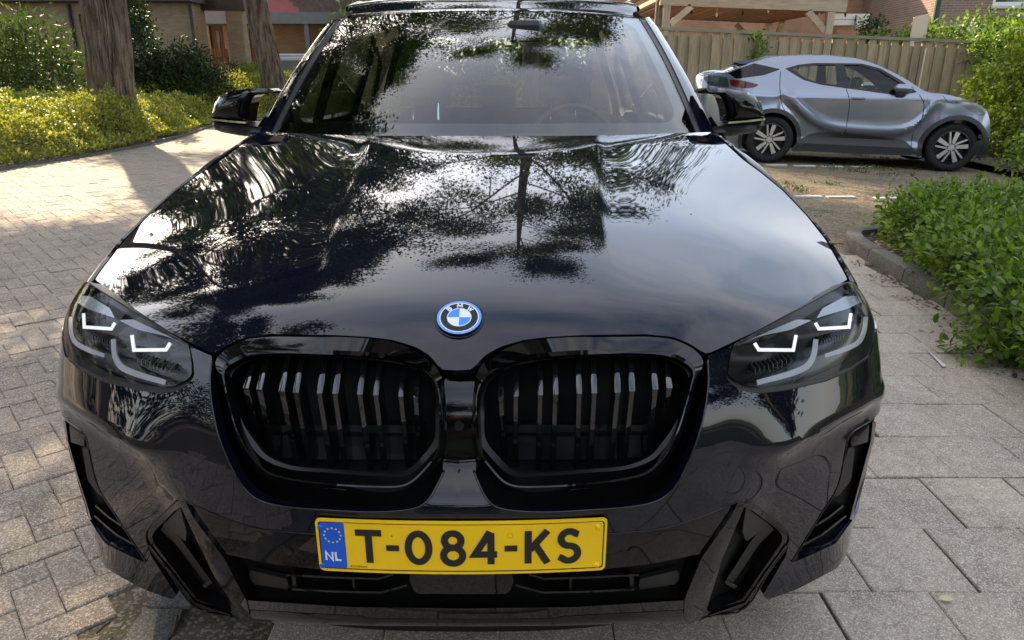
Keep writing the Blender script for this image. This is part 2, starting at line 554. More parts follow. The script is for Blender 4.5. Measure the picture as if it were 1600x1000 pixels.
def woodmat(name, base, stretch=(14, 14, 1.2), var=.35, green=0.0):
    m, t = newmat(name)
    tc = t.n('ShaderNodeTexCoord'); oi = t.n('ShaderNodeObjectInfo'); g = t.n('ShaderNodeNewGeometry')
    mp_ = t.n('ShaderNodeMapping'); mp_.inputs['Scale'].default_value = stretch
    add = t.n('ShaderNodeVectorMath', operation='ADD')
    cmb = t.n('ShaderNodeCombineXYZ')
    r = t.math('FRACT', t.math('ADD', oi.outputs['Random'], g.outputs['Random Per Island']))
    t.l(t.math('MULTIPLY', r, 37.0), cmb.inputs[0])
    t.l(tc.outputs['Object'], mp_.inputs['Vector']); t.l(mp_.outputs[0], add.inputs[0]); t.l(cmb.outputs[0], add.inputs[1])
    nz = t.n('ShaderNodeTexNoise', i_Scale=2.5, i_Detail=6.0, i_Roughness=.65); t.l(add.outputs[0], nz.inputs['Vector'])
    c = t.ramp(nz.outputs['Fac'], [(0.25, tuple(x*(1-var) for x in base)), (0.75, tuple(x*(1+var*.7) for x in base))])
    c = t.mix(1.0, c, t.ramp(r, [(0, (.82, .82, .82)), (1, (1.15, 1.13, 1.1))]), 'MULTIPLY')
    if green > 0:
        gn = t.n('ShaderNodeTexNoise', i_Scale=1.6, i_Detail=4.0); t.l(g.outputs['Position'], gn.inputs['Vector'])
        c = t.mix(t.ramp(gn.outputs['Fac'], [(.45, (0, 0, 0)), (.7, (green, green, green))]), c, (.16, .17, .07))
    p = t.n('ShaderNodeBsdfPrincipled', i_Roughness=.8); p.inputs['Specular IOR Level'].default_value = .2
    t.l(c, p.inputs['Base Color'])
    b = t.n('ShaderNodeBump', i_Strength=.3, i_Distance=.006); t.l(nz.outputs['Fac'], b.inputs['Height']); t.l(b.outputs[0], p.inputs['Normal'])
    o = t.n('ShaderNodeOutputMaterial'); t.l(p.outputs[0], o.inputs[0])
    return m
def brickmat(name, c1, c2, mortar, sx=.21, sz=.065, axis='XZ'):
    """far house walls: courses too fine to pick apart"""
    m, t = newmat(name)
    g = t.n('ShaderNodeNewGeometry')
    sp = t.n('ShaderNodeSeparateXYZ'); t.l(g.outputs['Position'], sp.inputs[0])
    cb = t.n('ShaderNodeCombineXYZ')
    t.l(t.math('ADD', sp.outputs[0], sp.outputs[1]), cb.inputs[0]); t.l(sp.outputs[2], cb.inputs[1])
    b = t.n('ShaderNodeTexBrick'); b.inputs['Scale'].default_value = 1.0
    b.inputs['Brick Width'].default_value = sx; b.inputs['Row Height'].default_value = sz
    b.inputs['Mortar Size'].default_value = .008; b.inputs['Mortar Smooth'].default_value = .2
    b.inputs['Color1'].default_value = (*c1, 1); b.inputs['Color2'].default_value = (*c2, 1); b.inputs['Mortar'].default_value = (*mortar, 1)
    t.l(cb.outputs[0], b.inputs['Vector'])
    nz = t.n('ShaderNodeTexNoise', i_Scale=.9, i_Detail=6.0); t.l(g.outputs['Position'], nz.inputs['Vector'])
    c = t.mix(1.0, b.outputs['Color'], t.ramp(nz.outputs['Fac'], [(.3, (.8, .8, .8)), (.7, (1.15, 1.15, 1.15))]), 'MULTIPLY')
    p = t.n('ShaderNodeBsdfPrincipled', i_Roughness=.9); p.inputs['Specular IOR Level'].default_value = .2
    t.l(c, p.inputs['Base Color'])
    bp = t.n('ShaderNodeBump', i_Strength=.4, i_Distance=.006); t.l(t.math('SUBTRACT', 1.0, b.outputs['Fac']), bp.inputs['Height']); t.l(bp.outputs[0], p.inputs['Normal'])
    o = t.n('ShaderNodeOutputMaterial'); t.l(p.outputs[0], o.inputs[0])
    return m
def barkmat(name, base):
    m, t = newmat(name)
    g = t.n('ShaderNodeNewGeometry')
    mp_ = t.n('ShaderNodeMapping'); mp_.inputs['Scale'].default_value = (7, 7, 1.0); t.l(g.outputs['Position'], mp_.inputs['Vector'])
    nz = t.n('ShaderNodeTexNoise', i_Scale=1.6, i_Detail=8.0, i_Roughness=.7); t.l(mp_.outputs[0], nz.inputs['Vector'])
    c = t.ramp(nz.outputs['Fac'], [(.36, tuple(x*.30 for x in base)), (.5, base), (.64, tuple(x*1.7 for x in base))])
    p = t.n('ShaderNodeBsdfPrincipled', i_Roughness=.95); p.inputs['Specular IOR Level'].default_value = .1
    t.l(c, p.inputs['Base Color'])
    b = t.n('ShaderNodeBump', i_Strength=1.0, i_Distance=.03); t.l(nz.outputs['Fac'], b.inputs['Height']); t.l(b.outputs[0], p.inputs['Normal'])
    o = t.n('ShaderNodeOutputMaterial'); t.l(p.outputs[0], o.inputs[0])
    return m

M = {}
M['paint'] = pbr('black_blue_paint', (0.0034, 0.0041, 0.0100), 0.02, 0.0, 0.25, coat=.6, ior=1.5, bump=(60, .012, .001))
M['gloss'] = pbr('gloss_black', (0.0035, 0.0035, 0.004), 0.04, 0, 0.45)
M['slat'] = pbr('gloss_black_slat', (0.004, 0.004, 0.0045), 0.05, 0, .5, coat=1.0)
M['satin'] = pbr('satin_black_plastic', (0.009, 0.009, 0.0095), 0.38, 0, 0.4, bump=(900, .1, .0005))
M['deep'] = pbr('dark_cavity_plastic', (0.004, 0.004, 0.004), 0.6, 0, 0.2)
M['rubber'] = pbr('rubber', (0.012, 0.012, 0.012), 0.75, 0, .3, var=.3, vscale=30)
M['alloy_dark'] = pbr('dark_alloy', (0.03, 0.03, 0.033), 0.3, .6)
M['alloy'] = pbr('machined_alloy', (0.62, 0.61, 0.6), 0.32, .7)
M['chrome'] = pbr('chrome', (0.75, 0.75, 0.76), 0.08, 1.0)
M['lens'] = glassmat('headlight_lens', (0.96, 0.97, 0.98), 1.5, 0.0, .5)
M['wscreen'] = glassmat('windscreen_glass', (0.66, 0.71, 0.71), 1.52, 0.0, 1.45)
M['glass'] = glassmat('car_side_glass', (0.5, 0.56, 0.56), 1.5, 0.0, 1.6)
M['privacy'] = glassmat('privacy_glass', (0.30, 0.33, 0.32), 1.5, 0.0, 1.2)
M['mirror'] = pbr('mirror_glass', (0.8, 0.82, 0.84), 0.01, 1.0)
M['lampblack'] = pbr('lamp_housing_black', (.006, .006, .0065), .22)
M['lampwhite'] = pbr('white_light_guide', (0.78, 0.79, 0.81), 0.3, 0, .5, emis=((.95, .97, 1), .14))
M['seat'] = pbr('charcoal_seat_leather', (0.03, 0.03, 0.033), 0.5, bump=(200, .2, .002), var=.2)
M['dash'] = pbr('dark_grey_dashboard', (0.045, 0.045, 0.05), 0.6, bump=(400, .2, .001))
M['headliner'] = pbr('grey_headliner', (0.22, 0.22, 0.22), 0.9)
M['yellow'] = pbr('plate_yellow', (0.92, 0.57, 0.0015), 0.35, 0, .5, var=.04, vscale=12)
M['plateblack'] = pbr('plate_black', (0.012, 0.012, 0.012), 0.4)
M['plateblue'] = pbr('plate_blue', (0.005, 0.10, 0.62), 0.35)
M['white'] = pbr('white_enamel', (0.78, 0.79, 0.8), 0.3)
M['badgeblue'] = pbr('badge_blue', (0.022, 0.24, 0.82), 0.2, coat=.6)
M['badgering'] = pbr('badge_pale_blue_ring', (0.10, 0.32, 0.80), 0.2, coat=.6)
M['star'] = pbr('star_yellow', (0.85, 0.62, 0.05), 0.4)
M['shelf'] = pbr('lamp_bezel_grey', (0.30, 0.31, 0.33), 0.22, .7)
M['radiator'] = pbr('grey_radiator_duct', (0.009, 0.0095, 0.011), 0.5, var=.6, vscale=18)
# ribbed light conductor
m, t = newmat('ribbed_light_conductor')
_tc = t.n('ShaderNodeTexCoord'); _w = t.n('ShaderNodeTexWave', i_Scale=150.0, i_Distortion=.3); _w.bands_direction = 'DIAGONAL'
t.l(_tc.outputs['Object'], _w.inputs['Vector'])
_p = t.n('ShaderNodeBsdfPrincipled', i_Roughness=.25)
t.l(t.ramp(_w.outputs['Fac'], [(.2, (.16, .165, .17)), (.8, (.62, .63, .66))]), _p.inputs['Base Color'])
_b = t.n('ShaderNodeBump', i_Strength=.6, i_Distance=.002); t.l(_w.outputs['Fac'], _b.inputs['Height']); t.l(_b.outputs[0], _p.inputs['Normal'])
_o = t.n('ShaderNodeOutputMaterial'); t.l(_p.outputs[0], _o.inputs[0]); M['ribbed'] = m
# ------------------------------------------------------------------ the black SUV
suv = empty('suv', (0, 2.3, 0), 'large glossy black SUV filling the foreground, front towards the viewer, yellow plate on its bumper', 'car')

# ---- body surfaces
_zc = spline([-.1, .05, .15, .25, .4, .6, .8, 1.0, 1.2, 1.35, 1.75], [.78, .885, .953, .992, 1.032, 1.072, 1.106, 1.136, 1.162, 1.181, 1.222])
_plan_pts = np.array([(0, 0), (.2, .006), (.35, .03), (.5, .085), (.62, .15), (.74, .228), (.84, .305), (.915, .385), (.957, .47), (.978, .58), (.985, .70), (.988, .9), (.989, 1.3)])
_ps = np.concatenate([[0], np.cumsum(np.linalg.norm(np.diff(_plan_pts, axis=0), axis=1))])
_px = ospline(list(_ps), list(_plan_pts[:, 0]))
_py = espline(list(_ps), list(_plan_pts[:, 1]))
_sweep = espline([0, .2, .35, .5, .65, .8, .9, 1.0], [0, .008, .028, .072, .135, .215, .28, .35])
def ymid(y): return np.clip(np.asarray(y, float), 0, 1.75)
def hood_f(x, y):
    x = np.abs(x); y = np.asarray(y, float)
    z = _zc(y-_sweep(x)*(1-.45*sstep(.7, 1.6, y))) - .07*(x/.9)**2.5*(1-.75*sstep(.7, 1.65, y))
    # power dome: the panel falls away outside a crisp straight crease
    xe = .288+.085*np.clip((y-.3)/1.0, -.3, 1.4)
    fade = sstep(.16, .48, y)
    q = softplus(x-xe, .006)
    z = z - fade*.20*.05*(1-np.exp(-q/.05))
    # shallow bowl between dome and wing, its rim a faint line
    r2 = ((x-.60)/.25)**2+((y-1.42)/.62)**2
    z = z - .0024*softplus(1-r2, .04)*sstep(0, .04, x-xe)
    # creases running up and out from the outer grille corners
    dx = (x-.40)-(y-.12)*.62
    z = z - .12*.09*(1-np.exp(-softplus(dx, .006)/.09))*sstep(.70, .30, y)
    return z
def hood_S(a, b): 
    a = np.asarray(a, float); b = np.asarray(b, float)
    return np.stack([a, b, hood_f(a, b)], -1)
HOOD = Surf(hood_S, 0, .96, .0, 1.78, 120)

_zcrease = None
_wz = np.linspace(.2, 1.02, 83); _we = np.zeros(83)     # how far the corner stands out at each height
def front_d(s, z):
    return front_d0(s, z) + np.interp(z, _wz, _we)*sstep(.42, .98, s)
def front_d0(s, z):
    d = -2.0*softplus(z-.70, .012)**2 - .5*softplus(.58-z, .01)**1.5*(1-.75*sstep(.55, .95, s))
    # little nose between the kidneys that faces the sky
    d = d - .06*sstep(.645, .72, z)*sstep(.30, .10, s)
    if _zcrease is not None:
        zc = _zcrease(np.clip(s, .5, 1.3))
        wl = sstep(.50, .66, s)
        up = softplus(z-zc, .0035); lo = softplus(zc-z, .0035)
        d = d + wl*(.034-.60*.075*(1-np.exp(-up/.075))-.066*(1-np.exp(-lo/.075)))
    return d
def front_S(s, z):
    s = np.asarray(s, float); z = np.asarray(z, float)
    e = 1e-3
    x, y = _px(s), _py(s)
    tx = (_px(s+e)-_px(s-e)); ty = (_py(s+e)-_py(s-e)); l = np.hypot(tx, ty)
    nx, ny = ty/l, -tx/l
    d = front_d(s, z)
    return np.stack([x+nx*d, y+ny*d, z], -1)
FRONT = Surf(front_S, 0, 1.75, .2, 1.02, 130)
_cr = [(1376, 616), (1354, 624), (1309, 646), (1274, 664), (1238, 682), (1216, 692), (1180, 701), (1130, 705)]
_ab = FRONT.inv(_cr)
_o = np.argsort(_ab[:, 0]); _ab = _ab[_o]
_zcrease = (lambda xs, ys: (lambda s: np.interp(s, xs, ys)))(_ab[:, 0].copy(), _ab[:, 1].copy())
_sil = np.array([(436, 1331), (441, 1336), (452, 1345.5), (474, 1359.5), (500, 1368.5), (520, 1371), (545, 1373), (570, 1377), (600, 1378.5), (620, 1378.5), (648, 1375.5), (686, 1368), (725, 1359), (782, 1343.5), (811, 1334), (856, 1326), (880, 1320), (960, 1300)], float)
for _ in range(10):
    _g = np.linspace(.5, 1.6, 160)
    A_, B_ = np.meshgrid(_wz, _g, indexing='ij')
    _q = proj(front_S(B_.ravel(), A_.ravel())).reshape(83, 160, 2)
    _k = _q[:, :, 0].argmax(1)
    _um = _q[np.arange(83), _k]
    _e = (np.interp(_um[:, 1], _sil[:, 0], _sil[:, 1])-_um[:, 0])/700.
    _we = _we+_e*.8
    _we = np.convolve(np.pad(_we, 4, mode='edge'), np.array([1, 4, 8, 10, 12, 10, 8, 4, 1])/58., 'valid')
FRONT = Surf(front_S, 0, 1.75, .2, 1.02, 170)

def weld(V, F):
    """add the mirrored half and weld it along x = 0"""
    n = len(V)
    mid = np.abs(V[:, 0]) < 2e-4
    V = V.copy(); V[mid, 0] = 0
    idx = np.arange(n)+n
    idx[mid] = np.arange(n)[mid]
    F2 = idx[F][:, ::-1]
    V2 = np.concatenate([V, V*np.array([-1, 1, 1])])
    used = np.unique(np.concatenate([F, F2])); mp_ = -np.ones(len(V2), int); mp_[used] = np.arange(len(used))
    return V2[used], mp_[np.concatenate([F, F2])]
def drop_mid_rim(V, F):
    """no rim wall along the centre line"""
    m = (np.abs(V[F][:, :, 0]) < 2e-4).all(1)
    return V, F[~m]
def half_panel(name, surf, px, mat, parent, c0=None, c1=None, ab_extra=None, res=.02, rim=.012, off=0.0, seg=.012, angle=35):
    """panel crossing the centre line: first / last traced points are pulled to x = 0"""
    ab = surf.inv(resample(px, 220))
    ab[0, 0] = 0; ab[-1, 0] = 0
    V, F = panel(surf, None, res=res, rim=rim, off=off, seg=seg, ab_outline=ab)
    V, F = drop_mid_rim(V, F)
    V, F = weld(V, F)
    return mk(name, V, F, mat, parent, True, angle)
def pair(name, V, F, mat, parent, angle=35, smooth=True, label=None):
    a = mk(name, V, F, mat, parent, smooth, angle)
    b = mk(name, V, F, mat, parent, smooth, angle, mirror=True)
    return a, b

# ---- hood
seam = [(715, 578.5), (738, 577.5), (744, 570), (757, 555.5), (782, 541.5), (818, 531), (855, 526.5), (908, 523.5), (960, 522.6), (1011, 522), (1053, 526.5), (1078, 537), (1096, 549), (1104, 553)]
hood_px = seam+[(1112, 550), (1147, 533.5), (1180, 518), (1250, 480), (1324, 436.5), (1318, 425), (1290, 375), (1260, 337), (1224, 299), (1190, 271), (1160, 249), (1140, 230.5), (1112, 206.3),
                (1090, 207), (970, 211.3), (860, 212.3), (762, 212.5)]
hood = half_panel('hood', HOOD, hood_px, M['paint'], suv, res=.011, rim=.014, angle=50)

# ---- front bumper skin (painted)
openR = [(1104, 557), (1107, 569), (1107, 599), (1102.5, 635), (1092, 680), (1077, 719), (1059, 755), (1041, 774.5), (1020, 785.5), (980, 793), (920, 797.5), (850, 801), (790, 797), (772, 791), (760, 779), (748, 755), (739.5, 733)]
hl_bot = [(1368, 515), (1367, 530), (1360, 556), (1331, 579), (1290, 596.5), (1230, 610), (1186, 615), (1167, 613), (1145, 602), (1133, 589), (1136, 565), (1144, 541)]
bump_px = [(717, 838), (830, 837), (946, 834), (985, 831), (1037, 825), (1100, 805), (1152, 784), (1168, 779.5), (1181, 788), (1222, 818), (1234, 834), (1233, 850), (1228, 866), (1237, 877), (1280, 808), (1309, 760), (1322, 700), (1328, 679), (1364, 655.5)]
ab1 = FRONT.inv(resample(bump_px, 150)); ab1[0, 0] = 0
s50 = float(np.interp(.55, _plan_pts[:, 1], _ps)); 
ab2 = np.array([(s50, ab1[-1, 1]+.003), (s50+.02, .66), (s50+.06, .72), (s50+.10, .80), (s50+.10, .83)])
ab3 = FRONT.inv(resample(hl_bot+openR[0:1], 90))
ab4 = FRONT.inv(resample(openR+[(717, 732)], 130)); ab4[-1, 0] = 0
V, F = panel(FRONT, None, res=.012, rim=.02, seg=.010, ab_outline=np.vstack([ab1, ab2, ab3[1:], ab4]))
V, F = weld(*drop_mid_rim(V, F))
bumper = mk('front_bumper', V, F, M['paint'], suv, True, 40)

# dark carrier behind all the gaps
def backing(name, surf, px, off, mat, parent, res=.05, mirror=True):
    V, F = panel(surf, px, res=res, rim=0, off=off, seg=.04)
    r = [mk(name, V, F, mat, parent)]
    if mirror: r.append(mk(name, V, F, mat, parent, mirror=True))
    return r

# ---- kidney grilles
KC = np.array([915.0, 655.0])
def polar_loop(px, n=180):
    P = catmull(np.asarray(px, float), 10, True)
    P = np.vstack([P, P[:1]])
    th = np.unwrap(np.arctan2(P[:, 1]-KC[1], P[:, 0]-KC[0]))
    if th[-1] < th[0]: th = th[::-1]; P = P[::-1]
    g = np.arange(n)*2*np.pi/n
    out = []
    for k in range(2):
        base = th[0]
        gg = base+np.mod(g-base, 2*np.pi)
        out.append(np.interp(gg, th, P[:, k]))
    return np.stack(out, 1)
C1 = [(738, 640), (740, 612), (744, 588), (752, 571), (765, 558.5), (787, 546), (820, 534), (856, 529.2), (910, 526.2), (960, 525.2), (1010, 525), (1051, 529), (1075, 540), (1092, 553), (1099, 566), (1093, 585), (1087, 605), (1077, 640), (1065, 682), (1041, 724), (1017, 746.5), (980, 757.5), (920, 765.5), (850, 769.5), (798, 768), (780, 760), (759, 737), (743, 712), (738, 690), (737, 665)]
C2 = [(745, 640), (746, 617), (753, 598), (764, 586), (775, 577.5), (790, 570), (820, 561.5), (880, 555.5), (920, 553.8), (960, 552.3), (985, 551.8), (1034, 554.5), (1055, 560), (1077, 572), (1083, 581), (1079, 603), (1070, 636), (1057, 675), (1034, 714), (1011, 736), (980, 746), (920, 754.5), (850, 759), (804, 758), (788, 751), (767, 729), (750, 706), (746, 682), (745, 660)]
C1 = polar_loop(C1); C2 = polar_loop(C2)
P1 = FRONT.pt(C1, .0); P2 = FRONT.pt(C2, -.016+.011*sstep(610, 560, C2[:, 1]))
# the ring's top meets the bonnet seam: take its depth from the bonnet there
Hs = HOOD.pt(C1, .004)
topw = sstep(600, 548, C1[:, 1])[:, None]
P1 = P1*(1-topw)+Hs*topw
def toward(C, k, off): return FRONT.pt(KC+(C-KC)*k, off)
P0 = along(P1, .05)
P2b = along(P1*.25+P2*.75, -.004)
P2c = along(P2, .002)
P3 = toward(C2, .975, .012)
P4 = toward(C2, .93, .075)
ringG = np.stack([P0, P1, P2b, P2, P3, P4], 1)
def grille_parts(mirror):
    mb = MB(); mb.grid(ringG, closeu=True, flip=True)
    g = mb.build('kidney_grille', M['gloss'], suv, angle=28, mirror=mirror)
    # inner frame lip seen at the bottom of the opening
    inn = polar_loop([(757, 640), (757, 615), (768, 594), (800, 574), (850, 563), (920, 558), (985, 556.5), (1034, 559), (1066, 574), (1076, 590), (1068, 630), (1053, 665), (1034, 692), (1016, 712), (980, 727), (920, 733), (850, 738), (806, 736.5), (776, 710), (759, 686)])
    a = FRONT.pt(inn, .03); b = FRONT.pt(KC+(inn-KC)*1.07, .022); c = FRONT.pt(KC+(inn-KC)*1.005, .09)
    mb = MB(); mb.grid(np.stack([b, a, c], 1), closeu=True, flip=True)
    mb.build('inner_frame', M['satin'], g, angle=25, mirror=mirror, world=False) if False else mk('inner_frame', np.concatenate(mb.V), mb.F, M['satin'], g, True, 25, True, mirror)
    top = [783, 806.5, 843.5, 867, 903, 927, 963.5, 986, 1021, 1043]
    tr = [582, 575, 569, 567, 565, 564, 564, 564, 566, 572]
    kk = [782.5, 806, 844, 868, 905, 928.5, 965, 987.6, 1024, 1046]
    kr = [620, 619, 617, 616, 614.5, 614, 613, 611, 608, 606]
    bt = [788, 805, 841, 863, 901, 922, 954, 975, 1013, 1034]
    br = [716, 730, 734, 734, 732, 731, 727, 725, 706, 690]
    for i in range(10):
        wd = 4.6-.0*i
        rows = []
        for (u, v, off, ww) in ((top[i], tr[i]-8, .032, wd), (top[i], tr[i], .021, wd), (kk[i], kr[i], -.012, wd), (kk[i]*.97+bt[i]*.03, kr[i]+3, -.010, wd), (bt[i], br[i], .078, wd)):
            L_ = FRONT.pt([(u-ww, v)], off)[0]; R_ = FRONT.pt([(u+ww, v)], off)[0]
            bk = np.array([0, .045, 0.0])
            rows.append([L_+bk, L_+(R_-L_)*.02, L_*.86+R_*.14+np.array([0, -.0015, 0]), R_*.86+L_*.14+np.array([0, -.0015, 0]), R_, R_+bk])
        mb = MB(); mb.grid(np.array(rows), flip=False)
        mk('slat', np.concatenate(mb.V), mb.F, M['slat'], g, True, 30, True, mirror)
    # duct and radiator parts glimpsed behind the slats
    V, F = panel(FRONT, KC+(C2-KC)*1.04, res=.05, rim=0, off=.14, seg=.04)
    mk('grille_back', V, F, M['deep'], g, True, 60, True, mirror)
    mb = MB()
    for (u0, v0, u1, v1, off) in ((785, 682, 965, 718, .115), (970, 680, 1002, 715, .115), (785, 664, 1012, 676, .125)):
        q = FRONT.pt([(u0, v1), (u1, v1), (u1, v0), (u0, v0)], off)
        mb.prism(q[::-1], (0, .02, 0))
    mk('radiator_duct', np.concatenate(mb.V), mb.F, M['radiator'], g, False, 35, True, mirror)
    return g
grille_parts(False); grille_parts(True)

# plate between the kidneys with the camera
V, F = panel(FRONT, None, res=.02, rim=.01, off=.012, seg=.02, ab_outline=FRONT.inv(resample([(717, 580), (737, 580), (741, 600), (738, 650), (739, 700), (742, 733), (717, 733)], 60)))
_abm = FRONT.inv(resample([(715.5, 579), (739, 579), (742, 600), (739, 650), (740, 700), (747, 744), (716, 744)], 80)); _abm[0, 0] = 0; _abm[-1, 0] = 0
V, F = panel(FRONT, None, res=.02, rim=.01, off=.012, seg=.02, ab_outline=_abm)
V, F = weld(*drop_mid_rim(V, F))
bridge = mk('grille_bridge', V, F, M['gloss'], suv, True, 40)
c = FRONT.pt([(716, 667)], 0.006)[0]; c[0] = 0
mb = MB()
for r0, y0, y1 in ((.0085, 0, .01), (.0055, -.002, .006), (.0028, -.003, .003)):
    a = np.arange(20)*2*np.pi/20
    pol = np.stack([c[0]+r0*np.cos(a), np.full(20, c[1]+y0), c[2]+r0*np.sin(a)], 1)
    mb.prism(pol, (0, y1-y0, 0))
mk('front_camera', np.concatenate(mb.V), mb.F, M['satin'], suv, True, 40)

# ---- headlights
HLo = [(1147, 537), (1190, 516), (1255, 481), (1326, 441), (1332.5, 441.5), (1342, 453.5), (1355.5, 475.5), (1364.3, 500), (1366, 516), (1362, 540), (1354.5, 556), (1330, 573), (1290, 589), (1230, 601), (1186, 606), (1169, 604), (1148, 595), (1138, 585), (1139, 570), (1142, 553)]
def ribbon2d(P, wd):
    """outline (closed polygon) of a polyline with mitred width"""
    P = np.asarray(P, float); n = len(P)
    wd = np.broadcast_to(np.asarray(wd, float), (n,))
    L_, R_ = [], []
    for i in range(n):
        t0 = P[i]-P[i-1] if i > 0 else P[1]-P[0]
        t1 = P[i+1]-P[i] if i < n-1 else P[-1]-P[-2]
        t0 = t0/np.linalg.norm(t0); t1 = t1/np.linalg.norm(t1)
        m = t0+t1; m /= np.linalg.norm(m)+1e-9
        nrm = np.array([-m[1], m[0]]); k = 1/max(.45, nrm@np.array([-t0[1], t0[0]]))
        L_.append(P[i]+nrm*k*wd[i]/2); R_.append(P[i]-nrm*k*wd[i]/2)
    return np.array(L_), np.array(R_)
def ribbon_px(surf, P, wd, off, depth, sub=1):
    P = catmull(P, sub) if sub > 1 else np.asarray(P, float)
    L_, R_ = ribbon2d(P, wd)
    a = surf.pt(L_, off); b = surf.pt(R_, off)
    a2 = along(a, depth); b2 = along(b, depth)
    mb = MB(); mb.grid(np.stack([a2, a, b, b2], 1), flip=False)
    n = len(P)
    mb.F += [(0, 1, 2, 3), (4*n-1, 4*n-2, 4*n-3, 4*n-4)]
    return np.concatenate(mb.V), mb.F
hsg_V, hsg_F = panel(FRONT, HLo, res=.03, rim=0, off=.075, seg=.02)
lens_V, lens_F = panel(FRONT, HLo, res=.018, rim=0, off=.0, seg=.01)
HLl = resample(HLo, 120, True)
wall = MB(); wall.grid(np.stack([FRONT.pt(HLl, .002), FRONT.pt(HLl, .075)], 1), closeu=True)
trim_out = [(1140, 541), (1326, 440), (1333, 439.5), (1343.5, 452), (1357, 474.5), (1366, 500), (1367.8, 518), (1365.5, 543), (1357.5, 563), (1331, 582), (1290, 600), (1230, 613), (1186, 618), (1166, 616), (1142, 605), (1130, 590), (1133, 565)]
trimB_V, trimB_F = panel(FRONT, trim_out, [HLo], res=.03, rim=.03, off=.009, seg=.012)
for mir in (False, True):
    h = mk('headlight', hsg_V, hsg_F, M['lampblack'], suv, True, 60, True, mir)
    mk('housing_wall', np.concatenate(wall.V), wall.F, M['lampblack'], h, True, 60, True, mir)
    mk('headlight_seal', trimB_V, trimB_F, M['satin'], h, True, 40, True, mir)
    for P, wd in (([(1179, 536), (1185.5, 546.5), (1239.5, 547), (1244, 523.5)], 5.4), ([(1274, 504.5), (1279.5, 513.8), (1326.5, 511), (1329.5, 489.5)], 5.2)):
        V, F = ribbon_px(FRONT, P, wd, .014, .012)
        mk('light_bar', V, F, M['lampwhite'], h, True, 30, True, mir)
    for P, wd, sub in (([(1275, 530), (1271, 556), (1262, 571), (1243, 581), (1183, 598)], [8, 9, 9.5, 9.5, 8], 6), ([(1353, 495), (1350, 518), (1342, 534), (1322, 545), (1289, 556)], [7, 7.5, 8, 7.5, 6], 6)):
        Pc = catmull(P, sub); ww = np.interp(np.linspace(0, 1, len(Pc)), np.linspace(0, 1, len(wd)), wd)
        V, F = ribbon_px(FRONT, Pc, ww*1.0, .012, .02)
        mk('light_bracket', V, F, M['ribbed'], h, True, 40, True, mir)
    # projector chambers: dark bowls with fine fins
    for (u0, u1, v0, v1) in ((1180, 1236, 556, 584), (1284, 1318, 520, 540)):
        mb = MB()
        for k in range(9):
            t_ = k/8
            u = u0+(u1-u0)*t_
            q = FRONT.pt([(u-.8, v1-(u-u0)*.28), (u+.8, v1-(u-u0)*.28), (u+.8, v1-8-(u-u0)*.28), (u-.8, v1-8-(u-u0)*.28)], .045)
            mb.prism(q[::-1], (0, .03, 0))
        mk('reflector_fins', np.concatenate(mb.V), mb.F, M['radiator'], h, False, 30, True, mir)
    # bright shelf above the light bars
    for P in ([(1150, 541), (1185, 526), (1236, 515), (1270, 500), (1245, 499), (1200, 518)], [(1276, 497), (1326, 482), (1350, 470), (1342, 462), (1320, 463), (1285, 482)]):
        V, F = panel(FRONT, P, res=.02, rim=0, off=.03, seg=.012)
        mk('upper_bezel', V, F, M['shelf'] if 'shelf' in M else M['radiator'], h, True, 40, True, mir)
    mk('lens', lens_V, lens_F, M['lens'], h, True, 180, True, mir)

# ---- lower centre: black panel, grille, chin, lip
half_panel('lower_trim', FRONT, [(717, 840), (946, 835.5), (1037, 826.5), (1100, 806.5), (1153, 786), (1143, 806), (1097, 865), (1012, 882), (935, 890), (716, 899)], M['gloss'], suv, off=.004, res=.03, rim=.03)
half_panel('lower_grille', FRONT, [(716, 898), (935, 888), (1012, 881), (1098, 863), (1072, 938), (900, 948), (716, 950)], M['deep'], suv, off=.07, res=.04, rim=0)
lg = bpy.data.objects['lower_grille']
for mir in (False, True):
    for P in ([(826, 897.5), (850, 904.5), (920, 902.5), (998, 898.5)], [(806, 914.5), (848, 926), (920, 924.5), (991, 921)]):
        V, F = ribbon_px(FRONT, P, 3.0, .022, .03)
        mk('grille_slat', V, F, M['gloss'], lg, True, 25, True, mir)
    for (u0, v0, u1, v1) in ((890, 905, 893, 924), (984, 900, 990, 921)):
        q = FRONT.pt([(u0, v1), (u1, v1), (u1, v0), (u0, v0)], .03)
        mb = MB(); mb.prism(q[::-1], (0, .03, 0))
        mk('grille_stay', np.concatenate(mb.V), mb.F, M['satin'], lg, False, 30, True, mir)
    q = [(1000, 905), (1062, 890), (1060, 912), (996, 922)]
    V, F = panel(FRONT, q, res=.03, rim=.01, off=.04, seg=.02)
    mk('duct_blank', V, F, M['satin'], lg, True, 30, True, mir)
half_panel('radar_cover', FRONT, [(716, 897), (800, 897), (803, 908), (796, 925), (770, 938), (716, 940)], M['gloss'], suv, off=.03, res=.03, rim=.02)
def loft_px(name, curves, offs, mat, parent, n=80, angle=30):
    Ls = []
    for c_, o_ in zip(curves, offs):
        p = FRONT.pt(resample(c_, n), 0.0)
        p[0, 0] = 0
        Ls.append(along(p, o_))
    for p in Ls: p[0, 0] = 0
    G = np.stack(Ls, 1)
    V = G.reshape(-1, 3); F = np.array(grid_faces(G.shape[0], G.shape[1], flip=True))
    V, F = weld(V, F)
    return mk(name, V, F, mat, parent, True, angle)
loft_px('chin', [[(716, 947), (900, 944.5), (1071, 934)], [(716, 951), (900, 948.5), (1071, 938)], [(716, 967), (862, 966), (882, 962), (1072, 952)]], [.05, .0, .0], M['gloss'], suv)
